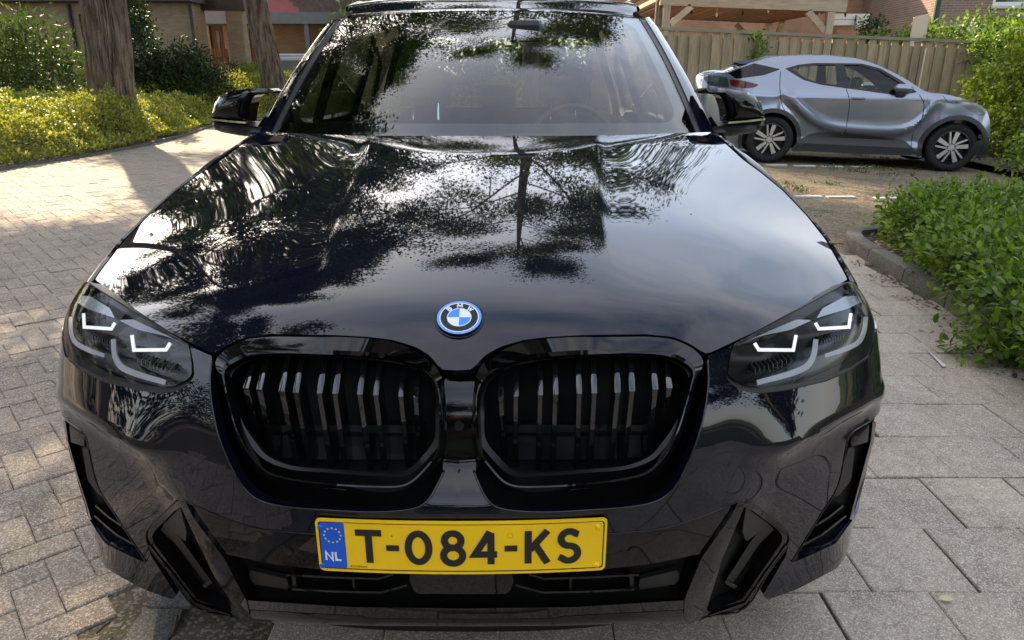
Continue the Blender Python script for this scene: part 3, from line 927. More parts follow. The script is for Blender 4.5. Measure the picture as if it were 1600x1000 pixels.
loft_px('front_lip', [[(716, 966.5), (862, 965.5), (882, 961.5), (1072, 951.5)], [(716, 968), (862, 967), (882, 963), (1072, 953)], [(716, 973.5), (862, 972.5), (882, 971), (1072, 961)], [(716, 977.5), (862, 976.5), (900, 975.5), (1070, 970)], [(716, 979), (862, 978), (900, 977), (1070, 972)]], [.03, .0045, -.0035, -.002, .08], M['gloss'], suv)

# ---- geometric corner inserts, air curtains, corner lips
def px_panel(name, px, mat, off, res=.02, rim=.015, holes=(), angle=30, seg=.008, parent=None):
    V, F = panel(FRONT, px, holes, res=res, rim=rim, off=off, seg=seg)
    return [mk(name, V, F, mat, parent or suv, True, angle, True, mir) for mir in (False, True)]
ins_out = [(1155, 784.5), (1168, 781.5), (1180, 789.5), (1221, 819.5), (1232.5, 835), (1231, 850), (1200, 895), (1165, 949), (1110, 970), (1094, 974), (1100, 955), (1125, 870)]
ins_in = [(1163, 792), (1178, 799), (1214, 827), (1223, 838), (1221, 849), (1192, 890), (1160, 936), (1108, 957), (1104, 952), (1128, 875)]
inserts = px_panel('corner_insert', ins_out, M['gloss'], .002, holes=[ins_in], rim=.03)
for k, ins in enumerate(inserts):
    mir = k == 1
    V, F = panel(FRONT, ins_out, res=.04, rim=0, off=.085, seg=.02); mk('insert_back', V, F, M['deep'], ins, True, 60, True, mir)
    V, F = panel(FRONT, [(1166, 793), (1203, 820), (1166, 846), (1160, 830)], res=.02, rim=.05, off=.014, seg=.01); mk('triangle_panel', V, F, M['satin'], ins, True, 30, True, mir)
    V, F = ribbon_px(FRONT, [(1205, 823), (1181, 846), (1138, 912)], [13, 13, 12], .03, .05); mk('strut', V, F, M['satin'], ins, True, 25, True, mir)
    V, F = ribbon_px(FRONT, [(1134, 908), (1156, 922)], 6, .028, .03); mk('cross_bar', V, F, M['gloss'], ins, True, 25, True, mir)
    V, F = ribbon_px(FRONT, [(1229, 853), (1196, 898), (1165, 943), (1108, 963)], 3.2, -.004, .02); mk('insert_edge', V, F, M['gloss'], ins, True, 25, True, mir)
    # lower ledge that catches the sky
    a = FRONT.pt([(1109, 957), (1140, 942), (1164, 929)], .045); b = FRONT.pt([(1109, 960), (1142, 948.5), (1167, 938)], .0); c_ = along(b, .02)-np.array([0, 0, .01])
    mb = MB(); mb.grid(np.stack([a, b, c_], 1), flip=True); mk('insert_ledge', np.concatenate(mb.V), mb.F, M['gloss'], ins, True, 30, True, mir)
px_panel('corner_fin', [(1153, 785), (1163, 784), (1130, 868), (1103, 950), (1092, 976), (1080, 978.5), (1069, 970), (1070, 936), (1096, 872), (1143, 806)], M['gloss'], -.006, rim=.05)
int_px = [(1363, 656), (1369, 660), (1366, 684), (1353, 735), (1332, 812), (1306, 848), (1236, 879), (1280, 808), (1309, 760), (1322, 700), (1328, 680)]
ac = px_panel('air_intake', int_px, M['deep'], .06, rim=0, res=.03)
for k, o in enumerate(ac):
    mir = k == 1
    P = resample(int_px, 90, True)
    mb = MB(); mb.grid(np.stack([FRONT.pt(P, .0), FRONT.pt(P, .06)], 1), closeu=True); mk('intake_wall', np.concatenate(mb.V), mb.F, M['gloss'], o, True, 50, True, mir)
    V, F = panel(FRONT, [(1330, 681), (1361, 660), (1358, 690), (1330, 698)], res=.02, rim=.02, off=.01, seg=.01); mk('intake_cap', V, F, M['gloss'], o, True, 30, True, mir)
    V, F = panel(FRONT, [(1326, 700), (1336, 698), (1330, 750), (1310, 775), (1303, 775)], res=.02, rim=.02, off=.028, seg=.01); mk('intake_vane', V, F, M['satin'], o, True, 30, True, mir)
    for P in ([(1275, 821), (1296, 808), (1318, 790)], [(1254, 852), (1284, 836), (1302, 822), (1322, 806)], [(1241, 877), (1272, 861), (1306, 842), (1328, 815)]):
        V, F = ribbon_px(FRONT, P, 3, .012, .04); mk('intake_slat', V, F, M['gloss'], o, True, 25, True, mir)
    # outer rim of the intake on the wheel arch side
    V, F = ribbon_px(FRONT, [(1366, 659), (1363, 690), (1350, 738), (1330, 812)], 5, -.003, .05); mk('intake_rim', V, F, M['gloss'], o, True, 30, True, mir)
# corner lip below the intake wraps round towards the wheel
ab1 = FRONT.inv(resample([(1229, 867), (1237, 880), (1272, 865), (1306, 849), (1331, 814)], 50))
zt = ab1[-1, 1]
ab2 = np.array([(s50-.02, zt), (s50-.03, zt-.1), (s50-.05, .29), (s50-.10, .275)])
ab3 = FRONT.inv(resample([(1318, 874), (1309, 887), (1270, 908), (1245, 921), (1199, 937), (1192, 930)], 40))
V, F = panel(FRONT, None, res=.02, rim=.03, seg=.01, ab_outline=np.vstack([ab1, ab2, ab3]))
pair('corner_lip', V, F, M['paint'], suv)
# everything behind: a dark carrier so no gap shows daylight
V, F = panel(FRONT, None, res=.06, rim=0, off=.16, seg=.05, ab_outline=np.array([(0, .32), (.6, .32), (1.0, .34), (1.0, .84), (.6, .86), (0, .87)]))
pair('bumper_carrier', V, F, M['deep'], suv)
mb = MB(); mb.box((-.62, .30, .28), (.62, .75, .80)); mb.box((-.72, .45, .30), (.72, 1.5, .9)); mb.build('engine_bay', M['deep'], suv, False)
# parking sensors
for uv in ((989, 861),):
    ab = FRONT.inv([uv]); c = FRONT.pt([uv], .0025)[0]; nn = FRONT.nrm(ab)[0]
    t1 = np.cross(nn, [0, 0, 1]); t1 /= np.linalg.norm(t1); t2 = np.cross(nn, t1)
    a = np.arange(24)*2*np.pi/24
    mb = MB()
    for r0, h0 in ((.0095, .001), (.0078, .002)):
        mb.prism(c+r0*(np.cos(a)[:, None]*t1+np.sin(a)[:, None]*t2)+nn*h0, -nn*.004)
    for mir in (False, True): mk('parking_sensor', np.concatenate(mb.V), mb.F, M['satin'], suv, True, 30, True, mir)

# ---- writing: strokes of even width
def ell(cx, cy, rx, ry, a0, a1, n=14):
    a = np.radians(np.linspace(a0, a1, n)); return [(cx+rx*math.cos(x), cy+ry*math.sin(x)) for x in a]
GLYPH = {  # unit box: x 0..1, y 0..1 (up); ('c', ...) closed
    'T': [('o', [(0, .93), (1, .93)]), ('o', [(.5, .93), (.5, 0)])],
    '-': [('o', [(0, .5), (1, .5)])],
    '0': [('c', ell(.5, .5, .43, .44, 0, 345, 28))],
    '8': [('c', ell(.5, .735, .37, .225, 0, 342, 20)), ('c', ell(.5, .27, .43, .25, 0, 342, 22))],
    '4': [('o', [(.70, 1.0), (.05, .30), (1.0, .30)]), ('o', [(.74, .96), (.74, 0)])],
    'K': [('o', [(.08, 1), (.08, 0)]), ('o', [(.95, 1), (.16, .42)]), ('o', [(.40, .58), (.97, 0)])],
    'S': [('o', [(.93, .86)]+ell(.5, .73, .40, .225, 40, 255, 12)+ell(.5, .275, .42, .235, 80, -140, 14)+[(.02, .16)])],
    'B': [('c', [(.1, .96), (.6, .96), (.85, .88), (.85, .62), (.6, .53), (.1, .53)]), ('o', [(.1, .53), (.1, .04), (.65, .04), (.92, .14), (.92, .40), (.65, .53)])],
    'M': [('o', [(.06, 0), (.06, 1), (.5, .35), (.94, 1), (.94, 0)])],
    'W': [('o', [(0, 1), (.25, .05), (.5, .8), (.75, .05), (1, 1)])],
    'N': [('o', [(.06, 0), (.06, 1), (.94, 0), (.94, 1)])],
    'L': [('o', [(.06, 1), (.06, .05), (.9, .05)])],
}
def glyph(mb, ch, x, y, w_, h_, sw, place, lift, thick):
    """place(P2) maps plate coordinates to 3D and gives the outward normal"""
    for si, (kind, P) in enumerate(GLYPH[ch]):
        P = np.array(P, float)*np.array([w_, h_])+np.array([x, y])
        if kind == 'c':
            n = len(P); Pc = np.vstack([P[-1:], P, P[:1]])
            L_, R_ = ribbon2d(Pc, sw); L_, R_ = L_[1:-1], R_[1:-1]
        else: L_, R_ = ribbon2d(P, sw)
        rows = []
        up = lift+thick+si*.00012
        for A, l in ((L_, lift-.0004), (L_, up), (R_, up), (R_, lift-.0004)):
            rows.append(place(A, l))
        G = np.stack(rows, 1)
        n0 = mb.n
        mb.grid(G, closeu=(kind == 'c'), flip=False)
        if kind == 'o':
            m = len(P); mb.F += [tuple(n0+i for i in (0, 1, 2, 3)), tuple(n0+i for i in (4*m-1, 4*m-2, 4*m-3, 4*m-4))]

# ---- number plate (gently bowed)
PW, PH = .520, .110
PZ = .5745
def plate_map(P, lift):
    P = np.asarray(P, float)
    x = P[:, 0]; zz = P[:, 1]
    x = x+.0055; y = -.004+.17*x*x
    n = np.stack([-.34*x, -np.ones_like(x), np.zeros_like(x)], 1); n /= np.linalg.norm(n, axis=1)[:, None]
    return np.stack([x, y, PZ+zz], 1)+n*np.asarray(lift).reshape(-1, 1)
def rrect(x0, z0, x1, z1, r, n=6):
    P = []
    for cx, cz, a0 in ((x1-r, z1-r, 0), (x0+r, z1-r, 90), (x0+r, z0+r, 180), (x1-r, z0+r, 270)):
        P += [(cx+r*math.cos(R(a0+90*k/n)), cz+r*math.sin(R(a0+90*k/n))) for k in range(n+1)]
    return np.array(P)
def flat_piece(name, poly, lift, thick, mat, parent, holes=(), res=.012, mapf=plate_map):
    o = resample(poly, max(12, int(np.linalg.norm(np.diff(np.vstack([poly, poly[:1]]), axis=0), axis=1).sum()/.004)), True)
    hs = [resample(h, max(12, int(np.linalg.norm(np.diff(np.vstack([h, h[:1]]), axis=0), axis=1).sum()/.004)), True) for h in holes]
    ab, T = cdt_fill(o, hs, res)
    P = mapf(ab, lift+thick)
    mb = MB()
    tn = np.cross(P[T[0, 1]]-P[T[0, 0]], P[T[0, 2]]-P[T[0, 0]])
    if tn[1] > 0: T = T[:, ::-1]
    mb.add(P, T)
    for l in [o]+hs:
        G = np.stack([mapf(l, lift+thick), mapf(l, lift)], 1); mb.grid(G, closeu=True)
    return mk(name, np.concatenate(mb.V), mb.F, mat, parent, True, 30)
plate = flat_piece('number_plate', rrect(-PW/2, -PH/2, PW/2, PH/2, .009), 0, .0030, M['yellow'], suv)
def pp(u, v):       # picture -> plate coordinates (front face)
    d = rays([(u, v)])[0]; y = 0.0
    for _ in range(6):
        P = CAM+d*((y-CAM[1])/d[1]); y = -.0075+.17*P[0]**2
    return np.array([P[0]-.0055, P[2]-PZ])
flat_piece('plate_rim', rrect(-PW/2, -PH/2, PW/2, PH/2, .009), .0030, .0014, M['yellow'], plate, holes=[rrect(-PW/2+.0045, -PH/2+.0045, PW/2-.0045, PH/2-.0045, .006)])
flat_piece('plate_border', rrect(-PW/2+.0047, -PH/2+.0047, PW/2-.0047, PH/2-.0047, .006), .0030, .0005, M['plateblack'], plate, holes=[rrect(-PW/2+.0066, -PH/2+.0066, PW/2-.0066, PH/2-.0066, .005)])
bx = .045
band = flat_piece('country_band', rrect(-PW/2+.0068, -PH/2+.0068, -PW/2+.0068+bx, PH/2-.0068, .003), .0030, .0004, M['plateblue'], plate)
mb = MB(); cst = np.array([-PW/2+.0068+bx/2, .0215])
for k in range(12):
    a0 = k*math.pi/6; ctr = cst+.0150*np.array([math.cos(a0), math.sin(a0)])
    st = np.array([ctr+(.0024 if j % 2 == 0 else .0011)*np.array([math.sin(j*math.pi/5), math.cos(j*math.pi/5)]) for j in range(10)])
    mb.prism(plate_map(st, .0038)[::-1], (0, .0006, 0))
mk('star_circle', np.concatenate(mb.V), mb.F, M['star'], band, False)
mb = MB()
glyph(mb, 'N', -PW/2+.0135, -.0320, .0135, .0175, .0036, plate_map, .0034, .0004)
glyph(mb, 'L', -PW/2+.0315, -.0320, .0115, .0175, .0036, plate_map, .0034, .0004)
mk('country_letters', np.concatenate(mb.V), mb.F, M['white'], band, False)
mb = MB(); SWD = .0127
def put(ch, u0, u1, sw=SWD):
    a = pp(u0, 857); b = pp(u1, 857); x0, x1 = a[0], b[0]
    h0, h1 = -.0335, .0345
    if ch == '-': 
        glyph(mb, ch, x0, -.010, x1-x0, .018, .0115, plate_map, .003, .0016); return
    w_ = x1-x0
    if ch in 'T-': glyph(mb, ch, x0, h0, w_, h1-h0, sw, plate_map, .003, .0016)
    else: glyph(mb, ch, x0+sw*.38, h0+sw*.0, w_-sw*.76, h1-h0, sw, plate_map, .003, .0016)
for ch, a, b in (('T', 556.5, 597), ('-', 603.5, 623.5), ('0', 631, 677), ('8', 686, 729.5), ('4', 736, 781), ('-', 788.5, 808.5), ('K', 818.5, 861), ('S', 869, 910)): put(ch, a, b)
mk('registration_letters', np.concatenate(mb.V), mb.F, M['plateblack'], plate, True, 30)
# small control number and hologram print
def text_mesh(name, body, size, extrude, mat, parent, loc, rot):
    fc = bpy.data.curves.new(name, 'FONT'); fc.body = body; fc.size = size; fc.extrude = extrude; fc.resolution_u = 3
    fo = bpy.data.objects.new(name, fc); COL.objects.link(fo)
    dg = bpy.context.evaluated_depsgraph_get()
    me = bpy.data.meshes.new_from_object(fo.evaluated_get(dg))
    bpy.data.objects.remove(fo)
    me.materials.clear(); me.materials.append(mat)
    o = bpy.data.objects.new(name, me); COL.objects.link(o); o.parent = parent
    o.location = np.array(loc)-wloc(parent); o.rotation_euler = rot
    return o
text_mesh('control_number', '8235388049', .0062, .0001, pbr('print_brown', (.25, .14, .01), .5), plate, plate_map(np.array([[-.203, -.0455]]), .0034)[0], (R(90), 0, -math.atan(.34*.203)))
mb = MB()
hl = np.array([(pp(797, 837)+.0052*np.array([math.cos(k*.314), math.sin(k*.314)])) for k in range(21)])
L_, R_ = ribbon2d(hl, .0009); mb.grid(np.stack([plate_map(L_, .0033), plate_map(R_, .0033)], 1), flip=False)
mk('hologram_ring', np.concatenate(mb.V), mb.F, pbr('print_ochre', (.55, .34, .01), .5), plate, False)
def dome(c, n, r, h, k=12, rings=4):
    n = np.array(n)/np.linalg.norm(n); t1 = np.cross(n, [0, 0, 1.0]); t1 /= np.linalg.norm(t1); t2 = np.cross(n, t1)
    mb = MB(); a = np.arange(k)*2*np.pi/k
    G = np.stack([np.array([c+(r*math.sin(p))*(math.cos(x)*t1+math.sin(x)*t2)+n*h*math.cos(p) for p in np.linspace(math.pi/2, .02, rings)]) for x in a])
    mb.grid(G, closeu=True, flip=True); return mb
for (u, v), mt in (((500, 824), 'plateblue'), ((504, 883.5), 'plateblue'), ((934, 823.5), 'yellow'), ((932, 883), 'yellow')):
    q = pp(u, v); c = plate_map(q[None], .003)[0]
    mb = dome(c, (-.34*c[0], -1, 0), .0058, .003); mk('plate_cap', np.concatenate(mb.V), mb.F, M[mt], plate, True, 60)
q = pp(612, 838); c = plate_map(q[None], .003)[0]; mb = dome(c, (0, -1, 0), .0014, .001, 8, 3); mk('dirt_spot', np.concatenate(mb.V), mb.F, M['plateblack'], plate)
mb = MB(); mb.box((-.22, .004, .535), (.22, .03, .595)); mb.build('plate_holder', M['satin'], suv, False)

# ---- roundel
ab = HOOD.inv([(720, 498.5)]); bc = hood_S(np.array([0.0]), ab[:, 1])[0]; bn = HOOD.nrm(np.array([[0.0, ab[0, 1]]]))[0]; bn[0] = 0; bn /= np.linalg.norm(bn)
bt1 = np.array([1.0, 0, 0]); bt2 = np.cross(bn, bt1)
if bt2[2] < 0: bt2 = -bt2
def badge_map(P, lift): 
    P = np.asarray(P, float)
    return bc+P[:, :1]*bt1+P[:, 1:2]*bt2+bn*np.asarray(lift).reshape(-1, 1)
def ring(name, r0, r1, z, th, mat, parent, n=64):
    a = np.arange(n)*2*np.pi/n; u = np.stack([np.cos(a), np.sin(a)], 1)
    rows = [badge_map(u*r1, z-.004), badge_map(u*r1, z+th)]
    rows += [badge_map(u*max(r0, 1e-5), z+th)]
    if r0 > 0: rows.append(badge_map(u*r0, z-.004))
    mb = MB(); mb.grid(np.stack(rows, 1), closeu=True, flip=False)
    return mk(name, np.concatenate(mb.V), mb.F, mat, parent, True, 30)
badge = ring('badge', 0, .0405, .001, .0035, M['gloss'], suv)
ring('badge_shadow_ring', .0406, .0455, -.003, .0036, M['gloss'], badge)  # flat black ring in place of the shadow in the gap round the badge
ring('blue_ring', .0358, .0403, .0035, .0016, M['badgering'], badge)
ring('white_ring', .0340, .0357, .0035, .0018, M['white'], badge)
ring('white_ring', .0208, .0222, .0035, .0018, M['white'], badge)
for k in range(4):
    a = np.radians(np.linspace(k*90, k*90+90, 14)); P = np.vstack([[(0, 0)], np.stack([np.cos(a), np.sin(a)], 1)*.0207])
    mb = MB(); mb.prism(badge_map(P, .0050)[::-1], -bn*.004)
    mk('badge_quadrant', np.concatenate(mb.V), mb.F, M['white'] if k % 2 == 0 else M['badgeblue'], badge, False)
mb = MB()
for ch, ang in (('B', 43), ('M', 0), ('W', -43)):
    ca, sa = math.cos(R(ang)), math.sin(R(ang))
    def pl(P, l, ca=ca, sa=sa):
        P = np.asarray(P)+np.array([0, .0283])
        return badge_map(np.stack([P[:, 0]*ca-P[:, 1]*sa, P[:, 0]*sa+P[:, 1]*ca], 1), l)
    wd = .0095 if ch != 'B' else .0075
    glyph(mb, ch, -wd/2, -.0042, wd, .0084, .0023, pl, .0045, .0006)
mk('badge_letters', np.concatenate(mb.V), mb.F, M['white'], badge, False)

# ---- thin rolled edges that catch the light along the openings
def edge_line(name, px, rad, mat, off=-.0008, mirror=True, parent=None, surf=FRONT):
    P = surf.pt(resample(catmull(np.array(px, float), 4), 90), off); mb = MB(); mb.tube(P, rad, 6)
    for mir in ((False, True) if mirror else (False,)): mk(name, np.concatenate(mb.V), mb.F, mat, parent or suv, True, 180, True, mir)
edge_line('grille_edge', [(1105.5, 563), (1106.5, 599), (1102, 635), (1091.5, 680), (1076.5, 719), (1058.5, 755), (1040.5, 774.5), (1020, 785), (980, 792.5), (920, 797), (850, 800.5), (790, 796.5), (772, 790.5), (760, 779), (748, 755), (740, 735)], .0022, M['paint'], parent=bumper)
edge_line('trim_edge', [(760, 837.5), (946, 834.3), (985, 831.3), (1037, 825.3), (1100, 805.3), (1152, 784.3), (1167, 780)], .0014, M['gloss'], parent=bumper)
edge_line('insert_bead', [(1168, 781), (1180, 789), (1221, 819), (1232.5, 835), (1231, 850), (1200, 895), (1165, 949), (1110, 970), (1095, 974)], .0022, M['gloss'], parent=bumper)
edge_line('intake_bead', [(1364, 656), (1328, 680), (1322, 700), (1309, 760), (1280, 808), (1237, 878)], .0016, M['gloss'], parent=bumper)
# ---- wings: from the bonnet edge over the shoulder and down the side
edge_px = resample([(1329, 441), (1322, 427), (1294, 376), (1264, 338.5), (1228, 300), (1194, 271.5), (1165, 249), (1145, 231), (1117, 206.5)], 44)
E0 = HOOD.pt(edge_px)
sil_u = np.interp(edge_px[:, 1][::-1], [203, 223, 240, 256, 298, 343, 379, 424, 442], [1116, 1141, 1166, 1187, 1231, 1273, 1303, 1331, 1341])[::-1]
rows = []
for (u, v), p, us in zip(edge_px, E0, sil_u):
    q = atY(max(us, u+4), v, p[1])
    xo = .930+.042*float(sstep(.55, .95, p[1]))
    g = p+np.array([.001, 0, -.001])
    rows.append([g+np.array([0, 0, -.03]), g, g*.5+q*.5+np.array([0, 0, .002]), q-np.array([.003, 0, .001]), q+np.array([.001, 0, -.008]),
                 q*.6+np.array([xo, p[1], q[2]])*.4-np.array([0, 0, .035]), np.array([max(xo-.004, q[0]+.002), p[1], q[2]-.10]), np.array([max(xo, q[0]+.002), p[1]+.06*(p[1] < .75), .86]), np.array([max(xo, q[0]+.002), p[1]+.12*(p[1] < .75), .80])])
Gf = np.array(rows)
mb = MB(); mb.grid(Gf, flip=False)
V, F = np.concatenate(mb.V), mb.F
pair('wing', V, F, M['paint'], suv, 40)

# ---- sides: a skin x = f(y, z), cut for wheels
def arc(cy, cz, r, a0, a1, n=16): return [(cy+r*math.cos(R(a)), cz+r*math.sin(R(a))) for a in np.linspace(a0, a1, n)]
def side_x(yz):
    y, z = yz[:, 0], yz[:, 1]
    x = .978-.10*sstep(3.9, 4.75, y)-.02*sstep(1.2, 2.2, y)*sstep(3.6, 2.8, y)
    x = x-.035*sstep(.98, 1.12, z)-.03*sstep(.62, .42, z)*sstep(.9, 1.3, y)*sstep(3.9, 3.5, y)+.008*np.exp(-((z-.93)/.02)**2)
    return x
def side_sheet(name, outline, holes, mat, parent, xf_=side_x, res=.06, rim=.03, flip=False):
    o = resample(outline, max(20, int(np.linalg.norm(np.diff(np.vstack([outline, outline[:1]]), axis=0), axis=1).sum()/.04)), True)
    hs = [resample(h, 60, True) for h in holes]
    ab, T = cdt_fill(o, hs, res)
    V = np.stack([xf_(ab), ab[:, 0], ab[:, 1]], 1)
    n = np.cross(V[T[0, 1]]-V[T[0, 0]], V[T[0, 2]]-V[T[0, 0]])
    if n[0] < 0: T = T[:, ::-1]
    mb = MB(); mb.add(V, T)
    for l in [o]+hs:
        p = np.stack([xf_(l), l[:, 0], l[:, 1]], 1); mb.grid(np.stack([p, p-np.array([rim, 0, 0])], 1), closeu=True)
    return pair(name, np.concatenate(mb.V), mb.F, mat, parent, 35)
WC = ((.86, .375), (3.72, .375)); WR = .375
side_out = [(.50, .83), (.50, .62)]+arc(*WC[0], .43, 150, 20, 16)+[(1.30, .36), (3.27, .36)]+arc(*WC[1], .43, 178, 2, 18)+[(4.55, .40), (4.66, .70), (4.62, .95), (4.5, 1.05), (1.74, 1.13), (1.62, 1.08), (1.2, .85)]
for a in range(0): pass
side_out = [(1.62, .86), (1.30, .86), (.62, .82)]+arc(*WC[0], .43, 120, 2, 14)+[(1.30, .36), (3.27, .36)]+arc(*WC[1], .43, 178, 2, 18)+[(4.50, .40), (4.66, .70), (4.62, .95), (4.5, 1.06), (1.80, 1.14), (1.68, 1.10)]
sd_ = side_sheet('body_side', side_out, [], M['paint'], suv)
for k, o in enumerate(sd_):
    mir = k == 1
    mb = MB()
    for P in ([(1.66, 1.08), (1.58, .9), (1.60, .5), (1.64, .37)], [(2.72, 1.10), (2.70, .7), (2.72, .37)], [(3.72, 1.06), (3.66, .92), (3.52, .78)]):
        P = catmull(P, 6); p = np.stack([side_x(P)+.0012, P[:, 0], P[:, 1]], 1); mb.tube(p, .0035, 4)
    mk('door_gap', np.concatenate(mb.V), mb.F, M['deep'], o, False, 35, True, mir)
    for y in (2.50, 3.45):
        mb = MB(); p = np.array([(side_x(np.array([[yy, .99]]))[0]+.02, yy, .99+.004*(yy-y)) for yy in np.linspace(y-.11, y+.11, 9)]); p[[0, -1], 0] -= .022
        mb.tube(p, .012, 8); mk('door_handle', np.concatenate(mb.V), mb.F, M['gloss'], o, True, 60, True, mir)
    for c_ in WC:
        mb = MB()
        P = arc(*c_, .425, 138 if c_[0] < 2 else 178, 2, 24); a = np.array([(side_x(np.array([q]))[0]+.004, *q) for q in P]); b = a-np.array([.25, 0, 0]); mb.grid(np.stack([a, b], 1), flip=False)
        mk('wheel_arch', np.concatenate(mb.V), mb.F, M['satin'], o, True, 40, True, mir)
# underbody, rear
mb = MB(); mb.box((-.90, 1.35, .26), (.90, 3.2, .40)); mb.box((-.6, .6, .3), (.6, 4.5, .5)); mb.build('underbody', M['deep'], suv, False)
def rear_row(z, y, x): 
    t_ = np.linspace(-1, 1, 25); return np.stack([x*np.sign(t_)*np.abs(t_)**.8, y-.22*np.abs(t_)**3.2, np.full(25, z)], 1)
mb = MB(); mb.grid(np.stack([rear_row(*r) for r in ((.30, 4.60, .86), (.42, 4.70, .90), (.66, 4.74, .91), (.80, 4.70, .90), (.95, 4.68, .89), (1.08, 4.62, .87))], 1), flip=False)
mb.build('rear_body', M['paint'], suv, True, 30)
for mir in (False, True):
    mb = MB(); mb.grid(np.stack([rear_row(z, y+.006, .90)[18:25] for z, y in ((.86, 4.69), (.90, 4.685), (.97, 4.675), (1.01, 4.66))], 1)); mk('tail_light', np.concatenate(mb.V), mb.F, pbr('tail_light_red', (.25, .006, .008), .15), suv, True, 40, True, mir)

# ---- wheels
def wheel(name, parent, c, r, wd, sgn, spokes=5, rimr=.72, mats=('rubber', 'alloy_dark', 'alloy'), twin=True):
    """c: hub centre (world); axis x * sgn outward"""
    t = MB(); n = 48; a = np.arange(n)*2*np.pi/n
    prof = [(-wd*.5, r*rimr), (-wd*.5, r*.9), (-wd*.42, r*.975), (-wd*.25, r), (wd*.25, r), (wd*.42, r*.975), (wd*.5, r*.9), (wd*.47, r*.80), (wd*.40, r*rimr)]
    t.grid(np.stack([np.stack([np.full(n, c[0]+sgn*x), c[1]+q*np.cos(a), c[2]+q*np.sin(a)], 1) for x, q in prof], 1), closeu=True, flip=sgn < 0)
    o = t.build('tyre', M[mats[0]], parent, True, 40)
    o.name = name
    b = MB()
    pr = [(wd*.40, r*rimr), (wd*.42, r*(rimr-.03)), (wd*.30, r*(rimr-.07)), (-wd*.3, r*(rimr-.1))]
    b.grid(np.stack([np.stack([np.full(n, c[0]+sgn*x), c[1]+q*np.cos(a), c[2]+q*np.sin(a)], 1) for x, q in pr], 1), closeu=True, flip=sgn < 0)
    disc = np.stack([np.full(n, c[0]-sgn*wd*.05), c[1]+r*.45*np.cos(a), c[2]+r*.45*np.sin(a)], 1); b.prism(disc, (sgn*.01, 0, 0))
    b.build('rim', M[mats[1]], o, True, 40)
    s_ = MB()
    for k in range(spokes):
        a0 = k*2*np.pi/spokes+.3
        for da0, da1, w0, w1 in (((-.10, -.30, .10, .15), (.10, .30, .10, .15)) if twin else ((0, 0, .2, .22),)):
            def P(rad, ang, x): return np.array([c[0]+sgn*x, c[1]+rad*math.cos(ang), c[2]+rad*math.sin(ang)])
            ri, ro = r*.10, r*(rimr-.035)
            q = [P(ri, a0+da0*2-w0*2.6, wd*.33), P(ro, a0+da1-w1*.5, wd*.40), P(ro, a0+da1+w1*.5, wd*.40), P(ri, a0+da0*2+w0*2.6, wd*.33)]
            s_.prism(q if sgn < 0 else q[::-1], (-sgn*.03, 0, 0))
    s_.build('spoke', M[mats[2]], o, False)
    h = MB(); hub = np.stack([np.full(16, c[0]+sgn*wd*.30), c[1]+r*.13*np.cos(a[::3]), c[2]+r*.13*np.sin(a[::3])], 1); h.prism(hub if sgn < 0 else hub[::-1], (sgn*.014, 0, 0)); h.build('hub_cap', M[mats[1]], o, False)
    return o
for c_ in WC:
    for sg in (-1, 1): wheel('wheel', suv, (sg*.85, *c_), WR, .235, sg)

# ---- greenhouse
def ws(t, s):
    t = np.asarray(t, float); s = np.asarray(s, float)
    xb, xt = .782, .692
    B = np.stack([xb*t, 1.345+.305*np.abs(t)**2.0, 1.168-.012*t*t], -1)
    T = np.stack([xt*t, 2.36+.175*np.abs(t)**2.0, 1.632-.020*t*t], -1)
    s_ = s[..., None]
    P = B*(1-s_)+T*s_
    bul = .035*np.sin(np.pi*np.clip(s, 0, 1))*(1-.3*t*t)
    P[..., 2] += bul*.9; P[..., 1] -= bul*.42
    return P
tt = np.linspace(-1, 1, 49); ss = np.linspace(-.03, 1, 33)
TT, SS = np.meshgrid(tt, ss, indexing='ij')
mk('windscreen', ws(TT, SS).reshape(-1, 3), np.array(grid_faces(49, 33)), M['wscreen'], suv, True, 180)
wsc = bpy.data.objects['windscreen']
# printed black border on the inside of the glass, rounded at its corners
def frit():
    o = [(-1, -.03), (1, -.03), (1, 1), (-1, 1)]
    i = rrect(-.93, .085, .93, .95, .09, 8)
    ab, T = cdt_fill(resample(o, 160, True), [resample(i, 160, True)], .05)
    P = ws(ab[:, 0], ab[:, 1])-np.array([0, 0, .005])
    n = np.cross(P[T[0, 1]]-P[T[0, 0]], P[T[0, 2]]-P[T[0, 0]])
    if n[2] < 0: T = T[:, ::-1]
    mk('glass_border', P, T, M['gloss'], wsc, True, 180)
frit()
# A-pillars
pin = ws(np.full(40, 1.0), np.linspace(-.02, 1.0, 40))
po = np.array([(1117, 206), (1106, 184), (1093, 155), (1073, 117), (1053, 83), (1030, 46), (1007, 19), (994, 0), (985, -12)], float)
pov = proj(pin)[:, 1]
rows = []
for p, v in zip(pin, pov):
    u = np.interp(v-1, po[::-1, 1], po[::-1, 0]); q = atY(u, v-1, p[1]+.06)
    r8 = proj(p[None])[0]; m1 = atY(r8[0]+8, r8[1]-.5, p[1]+.004)
    rows.append([p-np.array([0, 0, .004]), p+np.array([0, -.002, .002]), m1, m1+np.array([.001, -.004, .003]), q*.78+m1*.22+np.array([0, -.010, .006]), q, q+np.array([.006, .03, -.006]), q+np.array([-.01, .09, -.02])])
Gp = np.array(rows)
mb = MB(); mb.grid(Gp[:, :3], flip=True); V, F = np.concatenate(mb.V), mb.F; pair('pillar_seal', V, F, M['satin'], suv)
mb = MB(); mb.grid(Gp[:, 2:], flip=True); V, F = np.concatenate(mb.V), mb.F; pair('front_pillar', V, F, M['paint'], suv, 50)
